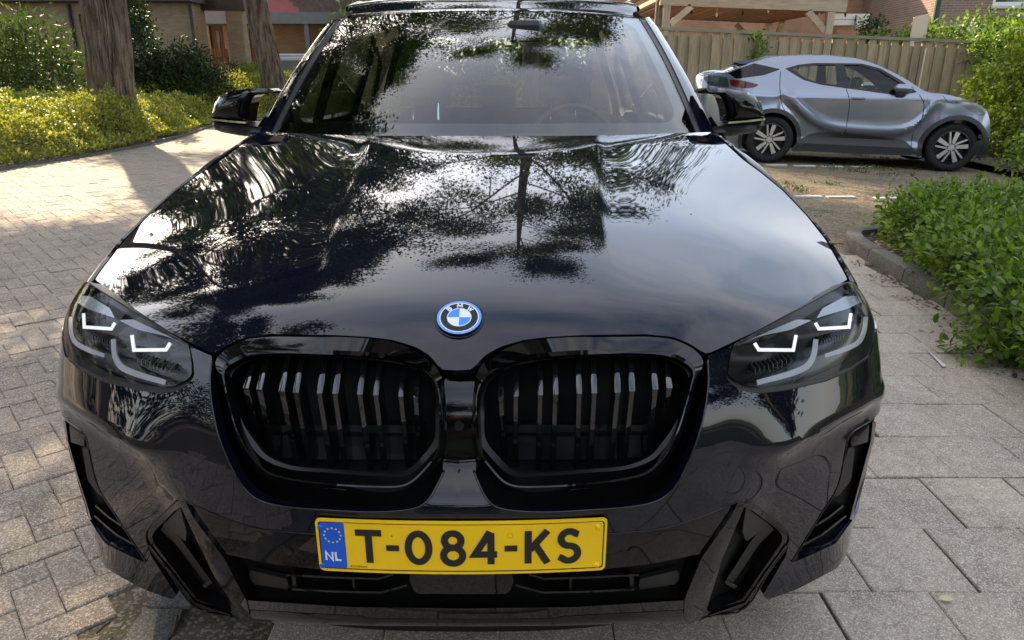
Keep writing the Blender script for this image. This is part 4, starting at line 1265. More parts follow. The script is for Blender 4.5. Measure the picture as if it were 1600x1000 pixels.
# roof
zr = spline([2.3, 2.55, 2.9, 3.3, 3.8, 4.3, 4.55], [1.615, 1.692, 1.748, 1.768, 1.752, 1.695, 1.645])
tt = np.linspace(-1, 1, 41); yy = np.linspace(0, 1, 40)
G = []
for t_ in tt:
    y0 = 2.365+.175*t_*t_; rowp = []
    for s_ in yy:
        y = y0+s_*(4.52-.06*t_*t_-y0); xw = .690+.03*math.sin(min(s_*3, 1)*math.pi/2)-.05*sstep(3.6, 4.55, y)
        z = float(zr(y))-.030*t_*t_-.012*abs(t_)**6
        z0 = 1.634-.020*t_*t_
        z = z0+(z-z0)*float(sstep(0, .10, s_)) if s_ < .10 else z
        rowp.append((xw*t_, y, max(z, z0)+.002))
    G.append(rowp)
mb = MB(); mb.grid(np.array(G), flip=False); mb.build('roof', M['paint'], suv, True, 60)
mb = MB(); mb.grid(np.array(G)-np.array([0, 0, .03]), flip=True); mb.build('headliner', M['headliner'], suv, True, 60)
for mir in (False, True):
    P = np.array([(.712, y, float(zr(y))-.062+.02*min(1, (y-2.75)/.3, (4.3-y)/.15)) for y in np.linspace(2.75, 4.3, 30)]); mb = MB(); mb.tube(P, .016, 8); mk('roof_rail', np.concatenate(mb.V), mb.F, M['gloss'], suv, True, 60, True, mir)
# side glass and pillars between belt and roof
def up_x(yz):
    y, z = yz[:, 0], yz[:, 1]; s_ = np.clip((z-1.12)/.5, 0, 1.1)
    return .925-.185*s_-.03*s_**2-.03*sstep(3.9, 4.6, y)
def dlo(y0, y1): return None
glz = [[(1.98, 1.14), (2.66, 1.14), (2.62, 1.56), (2.52, 1.53), (2.2, 1.32)], [(2.76, 1.14), (3.58, 1.13), (3.50, 1.55), (3.2, 1.59), (2.74, 1.575)], [(3.66, 1.13), (4.20, 1.15), (3.98, 1.42), (3.58, 1.53)]]
uo = [(1.72, 1.12), (4.52, 1.05), (4.60, 1.12), (4.40, 1.52), (4.34, 1.65), (3.8, 1.712), (3.2, 1.732), (2.78, 1.70), (2.5, 1.60), (2.1, 1.345)]
up_ = side_sheet('window_frame', uo, glz, M['gloss'], suv, up_x, .06, .03)
for k, o in enumerate(up_):
    for g in glz:
        c0 = np.array(g).mean(0); og = resample(c0+(np.array(g)-c0)*1.02, 40, True); ab, T = cdt_fill(og, [], .08)
        V = np.stack([up_x(ab)-.008, ab[:, 0], ab[:, 1]], 1); mk('side_window', V, T, M['glass'] if g is glz[0] else M['privacy'], o, True, 180, True, k == 1)
mb = MB(); mb.grid(np.stack([np.stack([x*tt, np.full(41, y)-.08*np.abs(tt)**3, np.full(41, z)], 1) for x, y, z in ((.84, 4.62, 1.08), (.80, 4.50, 1.30), (.69, 4.40, 1.66))], 1)); mb.build('rear_window', M['privacy'], suv, True, 60)
mb = MB(); mb.box((-.67, 4.34, 1.645), (.67, 4.66, 1.68), bev=.012); mb.build('roof_spoiler', M['paint'], suv, True, 40)

# ---- door mirrors
def inflate(name, px, Y, depth, bulge, mat, parent, res=.012, soft=.035, ybow=None, angle=45):
    """outline traced at depth Y, domed towards the front, closed behind"""
    o = np.array([atY(u, v, Y) for u, v in resample(px, 140, True)])[:, [0, 2]]
    ab, T = cdt_fill(o, [], res)
    d = polydist(ab, o)
    yb = Y-bulge*(1-np.exp(-d/soft))
    if ybow is not None: yb = yb+ybow(ab[:, 0])
    V = np.stack([ab[:, 0], yb, ab[:, 1]], 1)
    n = np.cross(V[T[0, 1]]-V[T[0, 0]], V[T[0, 2]]-V[T[0, 0]])
    if n[1] > 0: T = T[:, ::-1]
    mb = MB(); mb.add(V, T)
    f = np.stack([o[:, 0], np.full(len(o), Y)+(ybow(o[:, 0]) if ybow is not None else 0), o[:, 1]], 1); b = f+np.array([0, depth, 0])
    mb.grid(np.stack([f, b], 1), closeu=True, flip=True)
    cap = np.stack([ab[:, 0], np.full(len(ab), Y+depth)+(ybow(ab[:, 0]) if ybow is not None else 0), ab[:, 1]], 1); mb.add(cap, T[:, ::-1])
    return np.concatenate(mb.V), mb.F
mcap = [(1094, 142.5), (1100, 138.8), (1120, 137.6), (1140, 139), (1170, 144), (1185, 151), (1195, 162), (1201, 178), (1202, 187), (1170, 190), (1137, 192), (1134.5, 172), (1131, 160), (1128, 153), (1123, 148.5), (1105, 146.5), (1096, 146)]
mlow = [(1137, 193), (1202, 189.5), (1201, 196), (1195, 204), (1182, 208), (1150, 212.5), (1126, 214), (1110, 210), (1108, 201), (1122, 198)]
bow = lambda x: .10*np.clip((x-.85)/.26, 0, 1.2)**2*.6
V1, F1 = inflate('c', mcap, 1.80, .10, .055, None, None, soft=.02, ybow=bow)
V2, F2 = inflate('c', mlow, 1.80, .12, .05, None, None, soft=.02, ybow=bow)
V3, F3 = inflate('c', [(1139, 190.5), (1170, 188.6), (1202.5, 186), (1202.5, 189), (1170, 191.6), (1139, 193.5)], 1.775, .03, .004, None, None, soft=.004, ybow=bow)
V4, F4 = inflate('c', [(1147, 166), (1160, 158), (1178, 155), (1185, 158), (1192, 184), (1160, 187), (1144, 188)], 1.752, .03, .004, None, None, soft=.006, ybow=bow)
for mir in (False, True):
    mm = mk('door_mirror', V1, F1, M['gloss'], suv, True, 40, True, mir)
    mk('mirror_foot', V2, F2, M['satin'], mm, True, 40, True, mir)
    mk('indicator_strip', V3, F3, M['chrome'], mm, True, 40, True, mir)
    mb = MB(); g0 = np.array([atY(u, v, 1.905) for u, v in ((1139, 150), (1188, 158), (1194, 186), (1141, 188))]); mb.prism(g0, (0, .004, 0)); mk('mirror_glass', np.concatenate(mb.V), mb.F, M['mirror'], mm, False, 30, True, mir)

# ---- cabin seen through the glass
mb = MB()
dp = [(1.42, 1.135), (1.6, 1.15), (1.8, 1.155), (2.02, 1.135), (2.06, 1.08), (2.10, .85)]
xs = np.linspace(-.76, .76, 31)
mb.grid(np.stack([np.stack([xs*(1-.0*i), np.full(31, y)+.25*(xs/.76)**2*max(0, (1.9-y)/.5), np.full(31, z)-.012*(xs/.76)**2+(.045*np.exp(-((xs-.36)/.17)**2) if i == 3 else 0)], 1) for i, (y, z) in enumerate(dp)], 1))
mb.build('dashboard', M['dash'], suv, True, 50)
mb = MB(); wc = np.array([.37, 2.20, 1.06]); n = 40; a = np.arange(n)*2*np.pi/n; ax1 = np.array([1., 0, 0]); ax2 = np.array([0, .42, .91])
ringc = wc+.188*(np.cos(a)[:, None]*ax1+np.sin(a)[:, None]*ax2); ringc = np.vstack([ringc, ringc[:2]]); mb.tube(ringc, .016, 8, False)
for k in (0, math.pi, -math.pi/2): mb.tube([wc, wc+.18*(math.cos(k)*ax1+math.sin(k)*ax2)], .018, 6)
mb.tube([wc-np.array([0, .06, -.02]), wc+np.array([0, .03, -.01])], .06, 16); mb.build('steering_wheel', pbr('steering_leather', (.03, .03, .032), .35), suv, True, 50)
def seat(x, y):
    mb = MB()
    for (lo, hi) in (((-.25, -.25, .45), (.25, .25, .62)),): mb.box(lo, hi, bev=.06)
    Mr = Matrix.Rotation(R(-14), 4, 'X'); mb.box((-.26, .24, .5), (.26, .36, 1.16), M=Matrix.Translation((0, .0, 0)) @ Matrix.Translation((0, .25, .55)) @ Mr @ Matrix.Translation((0, -.25, -.55)), bev=.05)
    V = np.concatenate(mb.V)+np.array([x, y, 0]); s_ = mk('seat', V, mb.F, M['seat'], suv, True, 40)
    mb = MB(); mb.box((-.14, .42, 1.20), (.14, .52, 1.40), bev=.045); mk('headrest', np.concatenate(mb.V)+np.array([x, y, 0]), mb.F, M['seat'], s_, True, 40)
    mb = MB()
    for dx in (-.07, .07): mb.tube([(x+dx, y+.43, 1.10), (x+dx, y+.46, 1.24)], .006, 8)
    mk('headrest_post', np.concatenate(mb.V), mb.F, M['chrome'], s_)
seat(-.38, 2.55); seat(.38, 2.55)
mb = MB(); mb.box((-.62, 3.25, .5), (.62, 3.6, .70), bev=.05); mb.box((-.64, 3.55, .6), (.64, 3.70, 1.17), bev=.05)
for x in (-.42, 0, .42): mb.box((x-.12, 3.58, 1.16), (x+.12, 3.66, 1.30), bev=.035)
mb.build('rear_bench', M['seat'], suv, True, 40)
mb = MB(); q0, q1 = atY(735, 40, 2.18), atY(838, 66, 2.18)
mb.box((q0[0], 2.17, q0[2]-.045), (q1[0]+.04, 2.20, q0[2]+.0), bev=.015); mb.box((q1[0]-.13, 2.15, q1[2]), (q1[0]+.03, 2.25, q0[2]+.02), bev=.02); mb.build('interior_mirror', M['satin'], suv, True, 40)
mb = MB()
for x in (-.74, .74): mb.box((min(x, x*.97), 1.75, .5), (max(x, x*.97), 4.2, 1.12))
mb.box((-.74, 1.6, .42), (.74, 4.4, .48)); mb.build('cabin_trim', M['seat'], suv, False)
# ------------------------------------------------------------------ ground, street, driveway, parking place
def sheet(name, poly, z, mat, parent=None, kind='structure'):
    P = np.array([(x, y, z) for x, y in poly]); o = mk(name, P, [tuple(range(len(P)))], mat, parent, False)
    if parent is None: tag(o, kind=kind)
    return o
def earthmat(name, c1, c2, c3, sc=1.0, bump=.5):
    m, t = newmat(name)
    g = t.n('ShaderNodeNewGeometry')
    a = t.n('ShaderNodeTexNoise', i_Scale=.55*sc, i_Detail=8.0, i_Roughness=.62); t.l(g.outputs['Position'], a.inputs['Vector'])
    b = t.n('ShaderNodeTexNoise', i_Scale=9.0*sc, i_Detail=8.0, i_Roughness=.7); t.l(g.outputs['Position'], b.inputs['Vector'])
    v = t.n('ShaderNodeTexVoronoi', i_Scale=42.0*sc); t.l(g.outputs['Position'], v.inputs['Vector'])
    c = t.ramp(a.outputs['Fac'], [(.36, c1), (.52, c2), (.66, c3)])
    c = t.mix(1.0, c, t.ramp(b.outputs['Fac'], [(.28, (.55, .55, .55)), (.72, (1.3, 1.3, 1.3))]), 'MULTIPLY')
    sp = t.n('ShaderNodeSeparateColor'); t.l(v.outputs['Color'], sp.inputs[0])
    c = t.mix(t.math('MULTIPLY', t.math('GREATER_THAN', sp.outputs[0], .78), .6), c, (.30, .27, .22))
    p = t.n('ShaderNodeBsdfPrincipled', i_Roughness=.95); p.inputs['Specular IOR Level'].default_value = .1
    t.l(c, p.inputs['Base Color'])
    h = t.math('ADD', b.outputs['Fac'], t.math('MULTIPLY', v.outputs['Distance'], -.6))
    bp = t.n('ShaderNodeBump', i_Strength=bump, i_Distance=.02); t.l(h, bp.inputs['Height']); t.l(bp.outputs[0], p.inputs['Normal'])
    o = t.n('ShaderNodeOutputMaterial'); t.l(p.outputs[0], o.inputs[0])
    return m
M['soil'] = earthmat('garden_soil', (.05, .035, .022), (.075, .055, .035), (.06, .055, .028))
M['joint'] = earthmat('joint_sand', (.10, .08, .06), (.13, .105, .085), (.085, .085, .04), 3.0, .3)
M['lot'] = earthmat('trodden_gravel', (.13, .10, .068), (.195, .155, .105), (.105, .11, .05), 1.4, .6)
M['lawn'] = earthmat('lawn', (.05, .075, .02), (.06, .085, .025), (.085, .08, .035))
M['brick'] = stonemat('exposed_aggregate_brick', (.252, .212, .178), (.62, .56, .49), moss=.35)
M['tile'] = stonemat('exposed_aggregate_tile', (.345, .296, .240), (.68, .63, .56), scale=1.25, moss=.15)
M['kerb'] = stonemat('weathered_kerb_concrete', (.115, .11, .094), (.22, .21, .19), moss=.6)
M['slabdark'] = stonemat('dark_concrete_band', (.10, .10, .10), (.22, .22, .22))

sheet('ground', [(-160, -120), (160, -120), (160, 220), (-160, 220)], -.10, M['lawn'])
EDGE = np.array([(-10.5, -12), (-9.6, -3), (-9.0, 2), (-8.2, 6.2), (-7.57, 9.7), (-7.2, 12.5), (-7.4, 15.5), (-8.0, 18.6), (-7.9, 20.4), (-6.9, 22.2), (-4.6, 23.8), (0, 25.2), (14, 27)])
street = sheet('street', [(-.86, -14), (-.86, 14.6), (14, 14.6), (14, 27)]+[tuple(p) for p in EDGE[::-1]], -.008, M['joint'])
def chamfer_block(L, W, H, c):
    b = MB(); b.box((-L/2, -W/2, -H), (L/2, W/2, -.006)); b.V = []; b.F = []; b.n = 0
    o = [(-L/2, -W/2), (L/2, -W/2), (L/2, W/2), (-L/2, W/2)]; i = [(-L/2+c, -W/2+c), (L/2-c, -W/2+c), (L/2-c, W/2-c), (-L/2+c, W/2-c)]
    V = [(*p, -H) for p in o]+[(*p, -c*.8) for p in o]+[(*p, 0) for p in i]
    F = [(8, 9, 10, 11)]
    for k in range(4):
        k2 = (k+1) % 4; F += [(k, k2, 4+k2, 4+k), (4+k, 4+k2, 8+k2, 8+k)]
    return np.array(V, float), np.array(F)
BV, BF = chamfer_block(.1985, .098, .05, .0045)
brick_me = mesh_of('brick', BV, BF); brick_me.materials.append(M['brick']); brick_me.shade_smooth(); brick_me.set_sharp_from_angle(angle=R(20))
TH = R(42); ct, st_ = math.cos(TH), math.sin(TH)
cells = []
for i in range(-190, 330):
    for j in range(-130, 330):
        m_ = (i-j) % 4
        if m_ == 0: u, v, a = (i+1)*.1, (j+.5)*.1, 0
        elif m_ == 3: u, v, a = (i+.5)*.1, (j+1)*.1, 1
        else: continue
        x, y = u*ct-v*st_, u*st_+v*ct
        if (x > -.96 and y < 14.6) or x > 9 or y < -2.2 or y > 26 or x < -10.3: continue
        cells.append((x, y, a))
cells = np.array(cells)
ex = np.interp(cells[:, 1], EDGE[:, 1], EDGE[:, 0])
cells = cells[cells[:, 0] > ex+.10]
P_ = proj(np.c_[cells[:, :2], np.zeros(len(cells))])
dep = (np.c_[cells[:, :2], np.zeros(len(cells))]-CAM) @ np.array([0, CP, -SP])
vis = (dep > .3) & (P_[:, 0] > -1500) & (P_[:, 0] < 1200) & (P_[:, 1] > 120) & (P_[:, 1] < 4000)
cells, P_, dep = cells[vis], P_[vis], dep[vis]
infr = (P_[:, 0] > -20) & (P_[:, 1] < 1020)
# hidden behind the SUV?
hid = inpoly(P_, np.array([(262, 1010), (100, 880), (80, 640), (100, 450), (350, 190), (700, 100), (900, 1100)]))
area = np.where(infr & ~hid, 1/dep**2*(1.376/np.hypot(dep, .1)), 0)
big = np.argsort(-area)[:300]
isbig = np.zeros(len(cells), bool); isbig[big] = True
dz = rng.normal(0, .0016, len(cells)); ta = rng.normal(0, .010, len(cells)); tb = rng.normal(0, .004, (len(cells), 2))
for k in np.where(isbig)[0]:
    x, y, a = cells[k]
    link_copy('brick', brick_me, street, (x, y, dz[k]), (tb[k, 0], tb[k, 1], TH+a*math.pi/2+ta[k]))
rest = np.where(~isbig)[0]
an = TH+cells[rest, 2]*math.pi/2+ta[rest]
ca, sa = np.cos(an)[:, None], np.sin(an)[:, None]
VX = BV[None, :, 0]*ca-BV[None, :, 1]*sa+cells[rest, 0:1]; VY = BV[None, :, 0]*sa+BV[None, :, 1]*ca+cells[rest, 1:2]
VZ = BV[None, :, 2]+dz[rest][:, None]+BV[None, :, 0]*tb[rest, 1:2]
VV = np.stack([VX, VY, VZ], -1).reshape(-1, 3)
FF = (BF[None]+(np.arange(len(rest))*len(BV))[:, None, None]).reshape(-1, 4)
bf = mk('brick_field', VV, FF, M['brick'], street, True, 20); tag(bf, kind='stuff')

# driveway of square tiles in half bond, dark edging band on its left
drive = sheet('driveway', [(-.86, -2.4), (2.78, -2.4), (2.95, 4.86), (-.86, 4.9)], -.010, M['joint'])
TV, TF = chamfer_block(.2968, .2968, .05, .004)
tile_me = mesh_of('paving_tile', TV, TF); tile_me.materials.append(M['tile']); tile_me.shade_smooth(); tile_me.set_sharp_from_angle(angle=R(20))
for r in range(-6, 19):
    y = .56+.30*r+.15-.30
    for c_ in range(-8, 10):
        x = 1.41+.30*c_+(.15 if r % 2 == 1 else 0)+rng.normal(0, .0025)
        if x < -.60 or x > 2.80 or y > 4.75 or y < -1.7: continue
        if abs(x) < .62 and 1.2 < y: continue
        link_copy('paving_tile', tile_me, drive, (x, y+rng.normal(0, .002), rng.normal(0, .0018)), (rng.normal(0, .005), rng.normal(0, .005), rng.normal(0, .006)))
EV, EF = chamfer_block(.118, .99, .06, .005)
edge_me = mesh_of('edging_slab', EV, EF); edge_me.materials.append(M['slabdark'])
for k in range(-1, 7): link_copy('edging_slab', edge_me, drive, (-.845, -1.0+k*1.0, .003), (0, 0, rng.normal(0, .003)))

# raised kerb round the planting bed on the right
KP = catmull(np.array([(3.35, 5.15), (3.02, 5.02), (2.88, 4.72), (2.82, 4.0), (2.76, 3.1), (2.66, 2.4), (2.62, 1.4), (2.6, .2)]), 10)
kerb = tag(bpy.data.objects.new('kerb', None), kind='structure'); COL.objects.link(kerb)
KL = resample(KP, 181)
for k in range(9):
    seg = KL[k*20:k*20+21].copy(); t_ = np.gradient(seg, axis=0); t_ /= np.linalg.norm(t_, axis=1)[:, None]
    seg[0] += t_[0]*.006; seg[-1] -= t_[-1]*.006
    n_ = np.stack([-t_[:, 1], t_[:, 0]], 1)      # towards the bed
    pr = [(0, -.05), (.004, .075), (.012, .094), (.026, .10), (.115, .102), (.128, .095), (.132, -.05)]
    G = np.stack([np.c_[seg+n_*a, np.full(len(seg), b)] for a, b in pr], 1)
    mb = MB(); mb.grid(G); mb.F += [tuple(range(6, -1, -1)), tuple(range((len(seg)-1)*7, len(seg)*7))]
    mb.build('kerb_stone', M['kerb'], kerb, True, 40)

# trodden gravel parking place with flat marker stones let in
def lotz(x, y): return (.043-.0287*(np.asarray(x)-4.07))*sstep(5.2, 9.0, y)-.005
gx, gy = np.linspace(-.84, 13, 60), np.concatenate([[4.88], np.linspace(5.0, 14.6, 44)])
GX, GY = np.meshgrid(gx, gy, indexing='ij')
lot = mk('parking_ground', np.stack([GX, GY, lotz(GX, GY)+.006*np.sin(GX*3.1+GY*1.7)*sstep(5, 6, GY)], -1).reshape(-1, 3), np.array(grid_faces(60, 45)), M['lot'], None, True, 180); tag(lot, kind='structure')
M['marker'] = pbr('pale_marker_stone', (.42, .40, .36), .9, var=.3, vscale=20)
for u, v in ((1212, 262), (1256, 262), (1300, 262), (1346, 261), (1205, 311), (1262, 311), (1313, 311), (1388, 312), (1150, 238), (1198, 236)):
    p = atZ(u, v, 0.0); mb = MB(); mb.box((p[0]-.16, p[1]-.05, -.03), (p[0]+.16, p[1]+.05, float(lotz(p[0], p[1]))+.014), bev=.006); mb.build('marker_stone', M['marker'], lot, True, 40)
# low dark kerb along the hedge on the far side of the street
seg = resample(EDGE, 220); t_ = np.gradient(seg, axis=0); t_ /= np.linalg.norm(t_, axis=1)[:, None]; n_ = np.stack([-t_[:, 1], t_[:, 0]], 1)
G = np.stack([np.c_[seg+n_*a, np.full(len(seg), b)] for a, b in ((-.05, -.05), (-.045, .035), (.03, .045), (.05, -.05))], 1); mb = MB(); mb.grid(G); hk = mb.build('street_kerb', M['kerb'], None, True, 40); tag(hk, kind='structure')
sheet('planting_bed', [tuple(p) for p in KP+np.array([.06, 0])]+[(9, .2), (14, 3), (14, 14), (7.6, 13.9), (7.2, 8.6), (5.2, 6.6)], .05, M['soil'])
bedl = [tuple(p-np.array([.03, 0])) for p in EDGE]; sheet('hedge_bed', bedl+[(14, 60), (-60, 60), (-60, -12)], .012, M['soil'])
# ------------------------------------------------------------------ fence
M['fence'] = woodmat('weathered_fence_wood', (.335, .265, .165), green=.3, var=.45)
M['fencedark'] = woodmat('weathered_fence_rail', (.25, .215, .16), (1.2, 14, 14), green=.3)
M['timber'] = woodmat('carport_timber', (.42, .34, .25), (1.2, 10, 10))
M['timberv'] = woodmat('carport_timber_upright', (.42, .34, .25), (10, 10, 1.2))
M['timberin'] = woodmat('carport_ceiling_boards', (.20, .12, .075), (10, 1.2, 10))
M['tanbrick'] = brickmat('tan_house_brick', (.34, .255, .165), (.27, .20, .13), (.25, .22, .18))
M['brownbrick'] = brickmat('brown_house_brick', (.26, .16, .12), (.20, .125, .095), (.30, .27, .24))
M['orangebrick'] = brickmat('orange_house_brick', (.46, .25, .13), (.38, .20, .11), (.36, .3, .24))
M['frame'] = pbr('white_window_frame', (.72, .72, .70), .5)
M['darkwood'] = pbr('dark_brown_wood', (.04, .028, .022), .6, var=.3, vscale=4)
M['greymetal'] = pbr('blue_grey_fascia', (.15, .165, .19), .5, var=.1)
M['redroof'] = pbr('dark_red_cladding', (.20, .03, .025), .6, var=.2, vscale=3)
M['rooftile'] = pbr('grey_brown_roof_tile', (.12, .085, .075), .8, var=.3, vscale=6)
M['door'] = pbr('dark_red_door', (.06, .012, .012), .4)
M['greydoor'] = pbr('grey_door_panel', (.22, .22, .22), .5)
M['winglass'] = pbr('house_window_glass', (.02, .035, .032), .06, 0, .8)
M['binlid'] = pbr('pale_grey_bin_lid', (.5, .52, .56), .4)
M['binbody'] = pbr('grey_bin_body', (.16, .165, .17), .5)
M['pipe'] = pbr('dark_green_downpipe', (.012, .05, .035), .4)
M['concrete'] = pbr('pale_concrete', (.5, .48, .44), .85, var=.15, vscale=3)
FY = 14.0
def fX(u, v=60, Y=FY): return atY(u, v, Y)[0]
def fZ(u, v, Y=FY): return atY(u, v, Y)[2]
def topz(x):
    za, zb = fZ(1040, 43), fZ(1590, 66); xa, xb = fX(1040, 43), fX(1590, 66)
    return za+(zb-za)*(x-xa)/(xb-xa)
fence = empty('garden_fence', (5, FY, 0), 'weathered tall garden fence of upright boards, behind the parked silver-grey crossover', 'fence')
x0, x1 = fX(955, 45), fX(1508, 66)
k = 0; x = x0
while x < x1+.62:
    zt = float(topz(x))-.06
    if x > x1: zt -= (x-x1)*1.15
    for front in (True, False):
        xx = x if front else x+.115
        w_ = .142 if front else .12
        y = FY-.028 if front else FY+.006
        mb = MB(); l = -.02+rng.normal(0, .004)
        zt2 = zt-rng.random()*.012-(0 if front else .085); zs = .0 if xx+w_ < x1+.1 else (w_*1.15)
        V = [(xx, y, -.05), (xx+w_, y, -.05), (xx+w_, y+.018, -.05), (xx, y+.018, -.05), (xx, y, zt2), (xx+w_, y, zt2-zs), (xx+w_, y+.018, zt2-zs), (xx, y+.018, zt2)]
        mb.add(V, [(3, 2, 1, 0), (4, 5, 6, 7), (0, 1, 5, 4), (1, 2, 6, 5), (2, 3, 7, 6), (3, 0, 4, 7)])
        mb.build('fence_board', M['fence'], fence, False)
    x += .222
for z0 in (.35, 1.0, 1.62):
    mb = MB(); mb.box((x0, FY+.026, z0), (x1+.3, FY+.06, z0+.07)); mb.build('fence_rail', M['fencedark'], fence, False)
xe = fX(1592, 66)
V = []
for x_ in (x0-.1, xe):
    z = float(topz(x_)); V += [(x_, FY-.06, z-.055), (x_, FY+.07, z-.055), (x_, FY+.07, z), (x_, FY-.06, z)]
mk('fence_cap', V, [(0, 1, 2, 3), (7, 6, 5, 4), (0, 4, 5, 1), (1, 5, 6, 2), (2, 6, 7, 3), (3, 7, 4, 0)], M['fencedark'], fence, False)
for u in (1020, 1163, 1306, 1447, 1584):
    x = fX(u, 60); z = float(topz(x)); mb = MB(); mb.box((x-.06, FY-.05 if u == 1584 else FY-.02, -.1), (x+.06, FY+.09, z-.057)); mb.build('fence_post', M['fence'], fence, False)
mb = MB(); a, b = atY(1447, 75, FY-.12), atY(1437, 128, FY-.30); mb.tube([b-np.array([.06, .15, .6]), b, a], .014, 6); tag(mb.build('bamboo_cane', pbr('pale_cane', (.55, .47, .33), .7), None), 'thin pale cane leaning against the middle of the garden fence', 'cane')

# ------------------------------------------------------------------ timber carport behind the fence
CY = 17.0
cp = empty('carport', (5, CY, 0), 'open timber carport with braced posts rising behind the garden fence', 'carport')
def bar(name, p, q, w_, d_, mat, parent):
    p = np.array(p, float); q = np.array(q, float); t_ = q-p; L_ = np.linalg.norm(t_); t_ /= L_
    s_ = np.cross(t_, [0, 1.0, 0]) if abs(t_[1]) < .9 else np.cross(t_, [0, 0, 1.0]); s_ /= np.linalg.norm(s_); n_ = np.cross(s_, t_)
    V = [o+s_*a*w_/2+n_*b*d_/2 for o in (p, q) for a, b in ((-1, -1), (1, -1), (1, 1), (-1, 1))]
    return mk(name, V, [(3, 2, 1, 0), (4, 5, 6, 7), (0, 1, 5, 4), (1, 2, 6, 5), (2, 3, 7, 6), (3, 0, 4, 7)], mat, parent, False)
xl, xr = fX(1041, 20, CY), fX(1296, 30, CY)
zb = fZ(1041, 9, CY); zb2 = fZ(1300, 22, CY); zb = (zb+zb2)/2
def cpz(u, v): return fZ(u, v, CY)
pl_, pr_ = atY(1036, 8, CY), atY(1308, 19, CY)
bar('front_beam', (xl-.16, CY, pl_[2]+.17), (xr+.35, CY, pr_[2]+.17), .34, .10, M['timber'], cp)
bar('fascia_board', (xl-.2, CY-.075, pl_[2]+.42), (xr+.4, CY-.075, pr_[2]+.42), .22, .04, M['timber'], cp)
for x_ in (xl, xr):
    zt = pl_[2] if x_ == xl else pr_[2]
    bar('post', (x_, CY, -.1), (x_, CY, zt-.002), .165, .165, M['timberv'], cp); bar('post', (x_, CY+4.2, -.1), (x_, CY+4.2, zt-.002), .165, .165, M['timberv'], cp)
bar('brace', atY(1047, 38, CY), atY(1080, 10, CY), .14, .10, M['timber'], cp); bar('brace', atY(1289, 49, CY), atY(1262, 18, CY), .14, .10, M['timber'], cp)
bar('brace', (xl, CY+.25, pl_[2]-.75), (xl, CY+.95, pl_[2]-.02), .12, .10, M['timber'], cp); bar('brace', (xr, CY+3.9, pr_[2]-.9), (xr, CY+3.1, pr_[2]-.02), .14, .10, M['timber'], cp); bar('brace', (xr-.2, CY+4.2, pr_[2]-.75), (xr-.95, CY+4.2, pr_[2]-.02), .14, .10, M['timber'], cp)
for x_, zz in ((xl-.06, pl_[2]), (xr+.06, pr_[2])): bar('side_beam', (x_, CY+.06, zz+.16), (x_, CY+4.4, zz+.16), .28, .10, M['timber'], cp)
bar('side_fascia', (xl-.24, CY-.05, pl_[2]+.40), (xl-.24, CY+4.5, pl_[2]+.40), .26, .04, M['timber'], cp)
for kx in range(17):
    x_ = xl+.1+kx*(xr-xl-.1)/16; zz = pl_[2]+(pr_[2]-pl_[2])*kx/16
    mb = MB(); mb.box((x_-.12, CY+.06, zz+.02), (x_+.11, CY+4.4, zz+.045)); mb.build('ceiling_board', M['timberin'], cp, False)
mb = MB(); mb.box((xl-.3, CY-.1, pl_[2]+.56), (xr+.5, CY+4.5, pl_[2]+.60)); mb.build('roof', M['greymetal'], cp, False)
for kx in range(7):
    x_ = xl+.7+kx*.62; mb = MB(); z = pl_[2]-.12-.05*math.sin(kx*1.3); mb.tube([(x_, CY+.5, z+.16), (x_, CY+.5, z+.05)], .008, 5); mb.tube([(x_, CY+.5, z+.05), (x_, CY+.5, z+.0), (x_, CY+.5, z-.05)], [.015, .032, .012], 8); tag(mb.build('bulb_pendant', M['white'] if kx % 2 else M['satin'], None), 'small bulb hanging in a row under the timber carport', 'bulb', 'bulbs strung under the carport')

# ------------------------------------------------------------------ houses
def slab(name, u0, v0, u1, v1, Y, th, mat, parent, zlo=None, zhi=None):
    """upright box whose front shows between two pixels at distance Y"""
    a = atY(u0, v0, Y); b = atY(u1, v1, Y)
    z1 = a[2] if zhi is None else zhi; z0 = b[2] if zlo is None else zlo
    xa = min(a[0], b[0]); xb = max(a[0], b[0])
    mb = MB(); mb.box((xa, Y, min(z0, z1)), (xb, Y+th, max(z0, z1))); return mb.build(name, mat, parent, False)
def wall_with_holes(name, xa, xb, za, zb, Y, th, holes, mat, parent):
    mb = MB(); xs = sorted({xa, xb, *[h[0] for h in holes], *[h[1] for h in holes]}); zs = sorted({za, zb, *[h[2] for h in holes], *[h[3] for h in holes]})
    for i in range(len(xs)-1):
        for j in range(len(zs)-1):
            cx, cz = (xs[i]+xs[i+1])/2, (zs[j]+zs[j+1])/2
            if any(h[0] < cx < h[1] and h[2] < cz < h[3] for h in holes): continue
            x0, x1, z0, z1 = xs[i], xs[i+1], zs[j], zs[j+1]
            mb.add([(x0, Y, z0), (x1, Y, z0), (x1, Y, z1), (x0, Y, z1)], [(0, 1, 2, 3)])
    for h in holes:
        x0, x1, z0, z1 = h; p = [(x0, z0), (x1, z0), (x1, z1), (x0, z1)]
        for k in range(4):
            a, b = p[k], p[(k+1) % 4]; mb.add([(a[0], Y, a[1]), (b[0], Y, b[1]), (b[0], Y+th, b[1]), (a[0], Y+th, a[1])], [(0, 1, 2, 3)])
    mb.add([(xa, Y, za), (xa, Y, zb), (xa, Y+th, zb), (xa, Y+th, za)], [(0, 1, 2, 3)]); mb.add([(xb, Y, za), (xb, Y+th, za), (xb, Y+th, zb), (xb, Y, zb)], [(0, 1, 2, 3)])
    mb.add([(xa, Y, zb), (xb, Y, zb), (xb, Y+th, zb), (xa, Y+th, zb)], [(0, 1, 2, 3)])
    return mb.build(name, mat, parent, False)
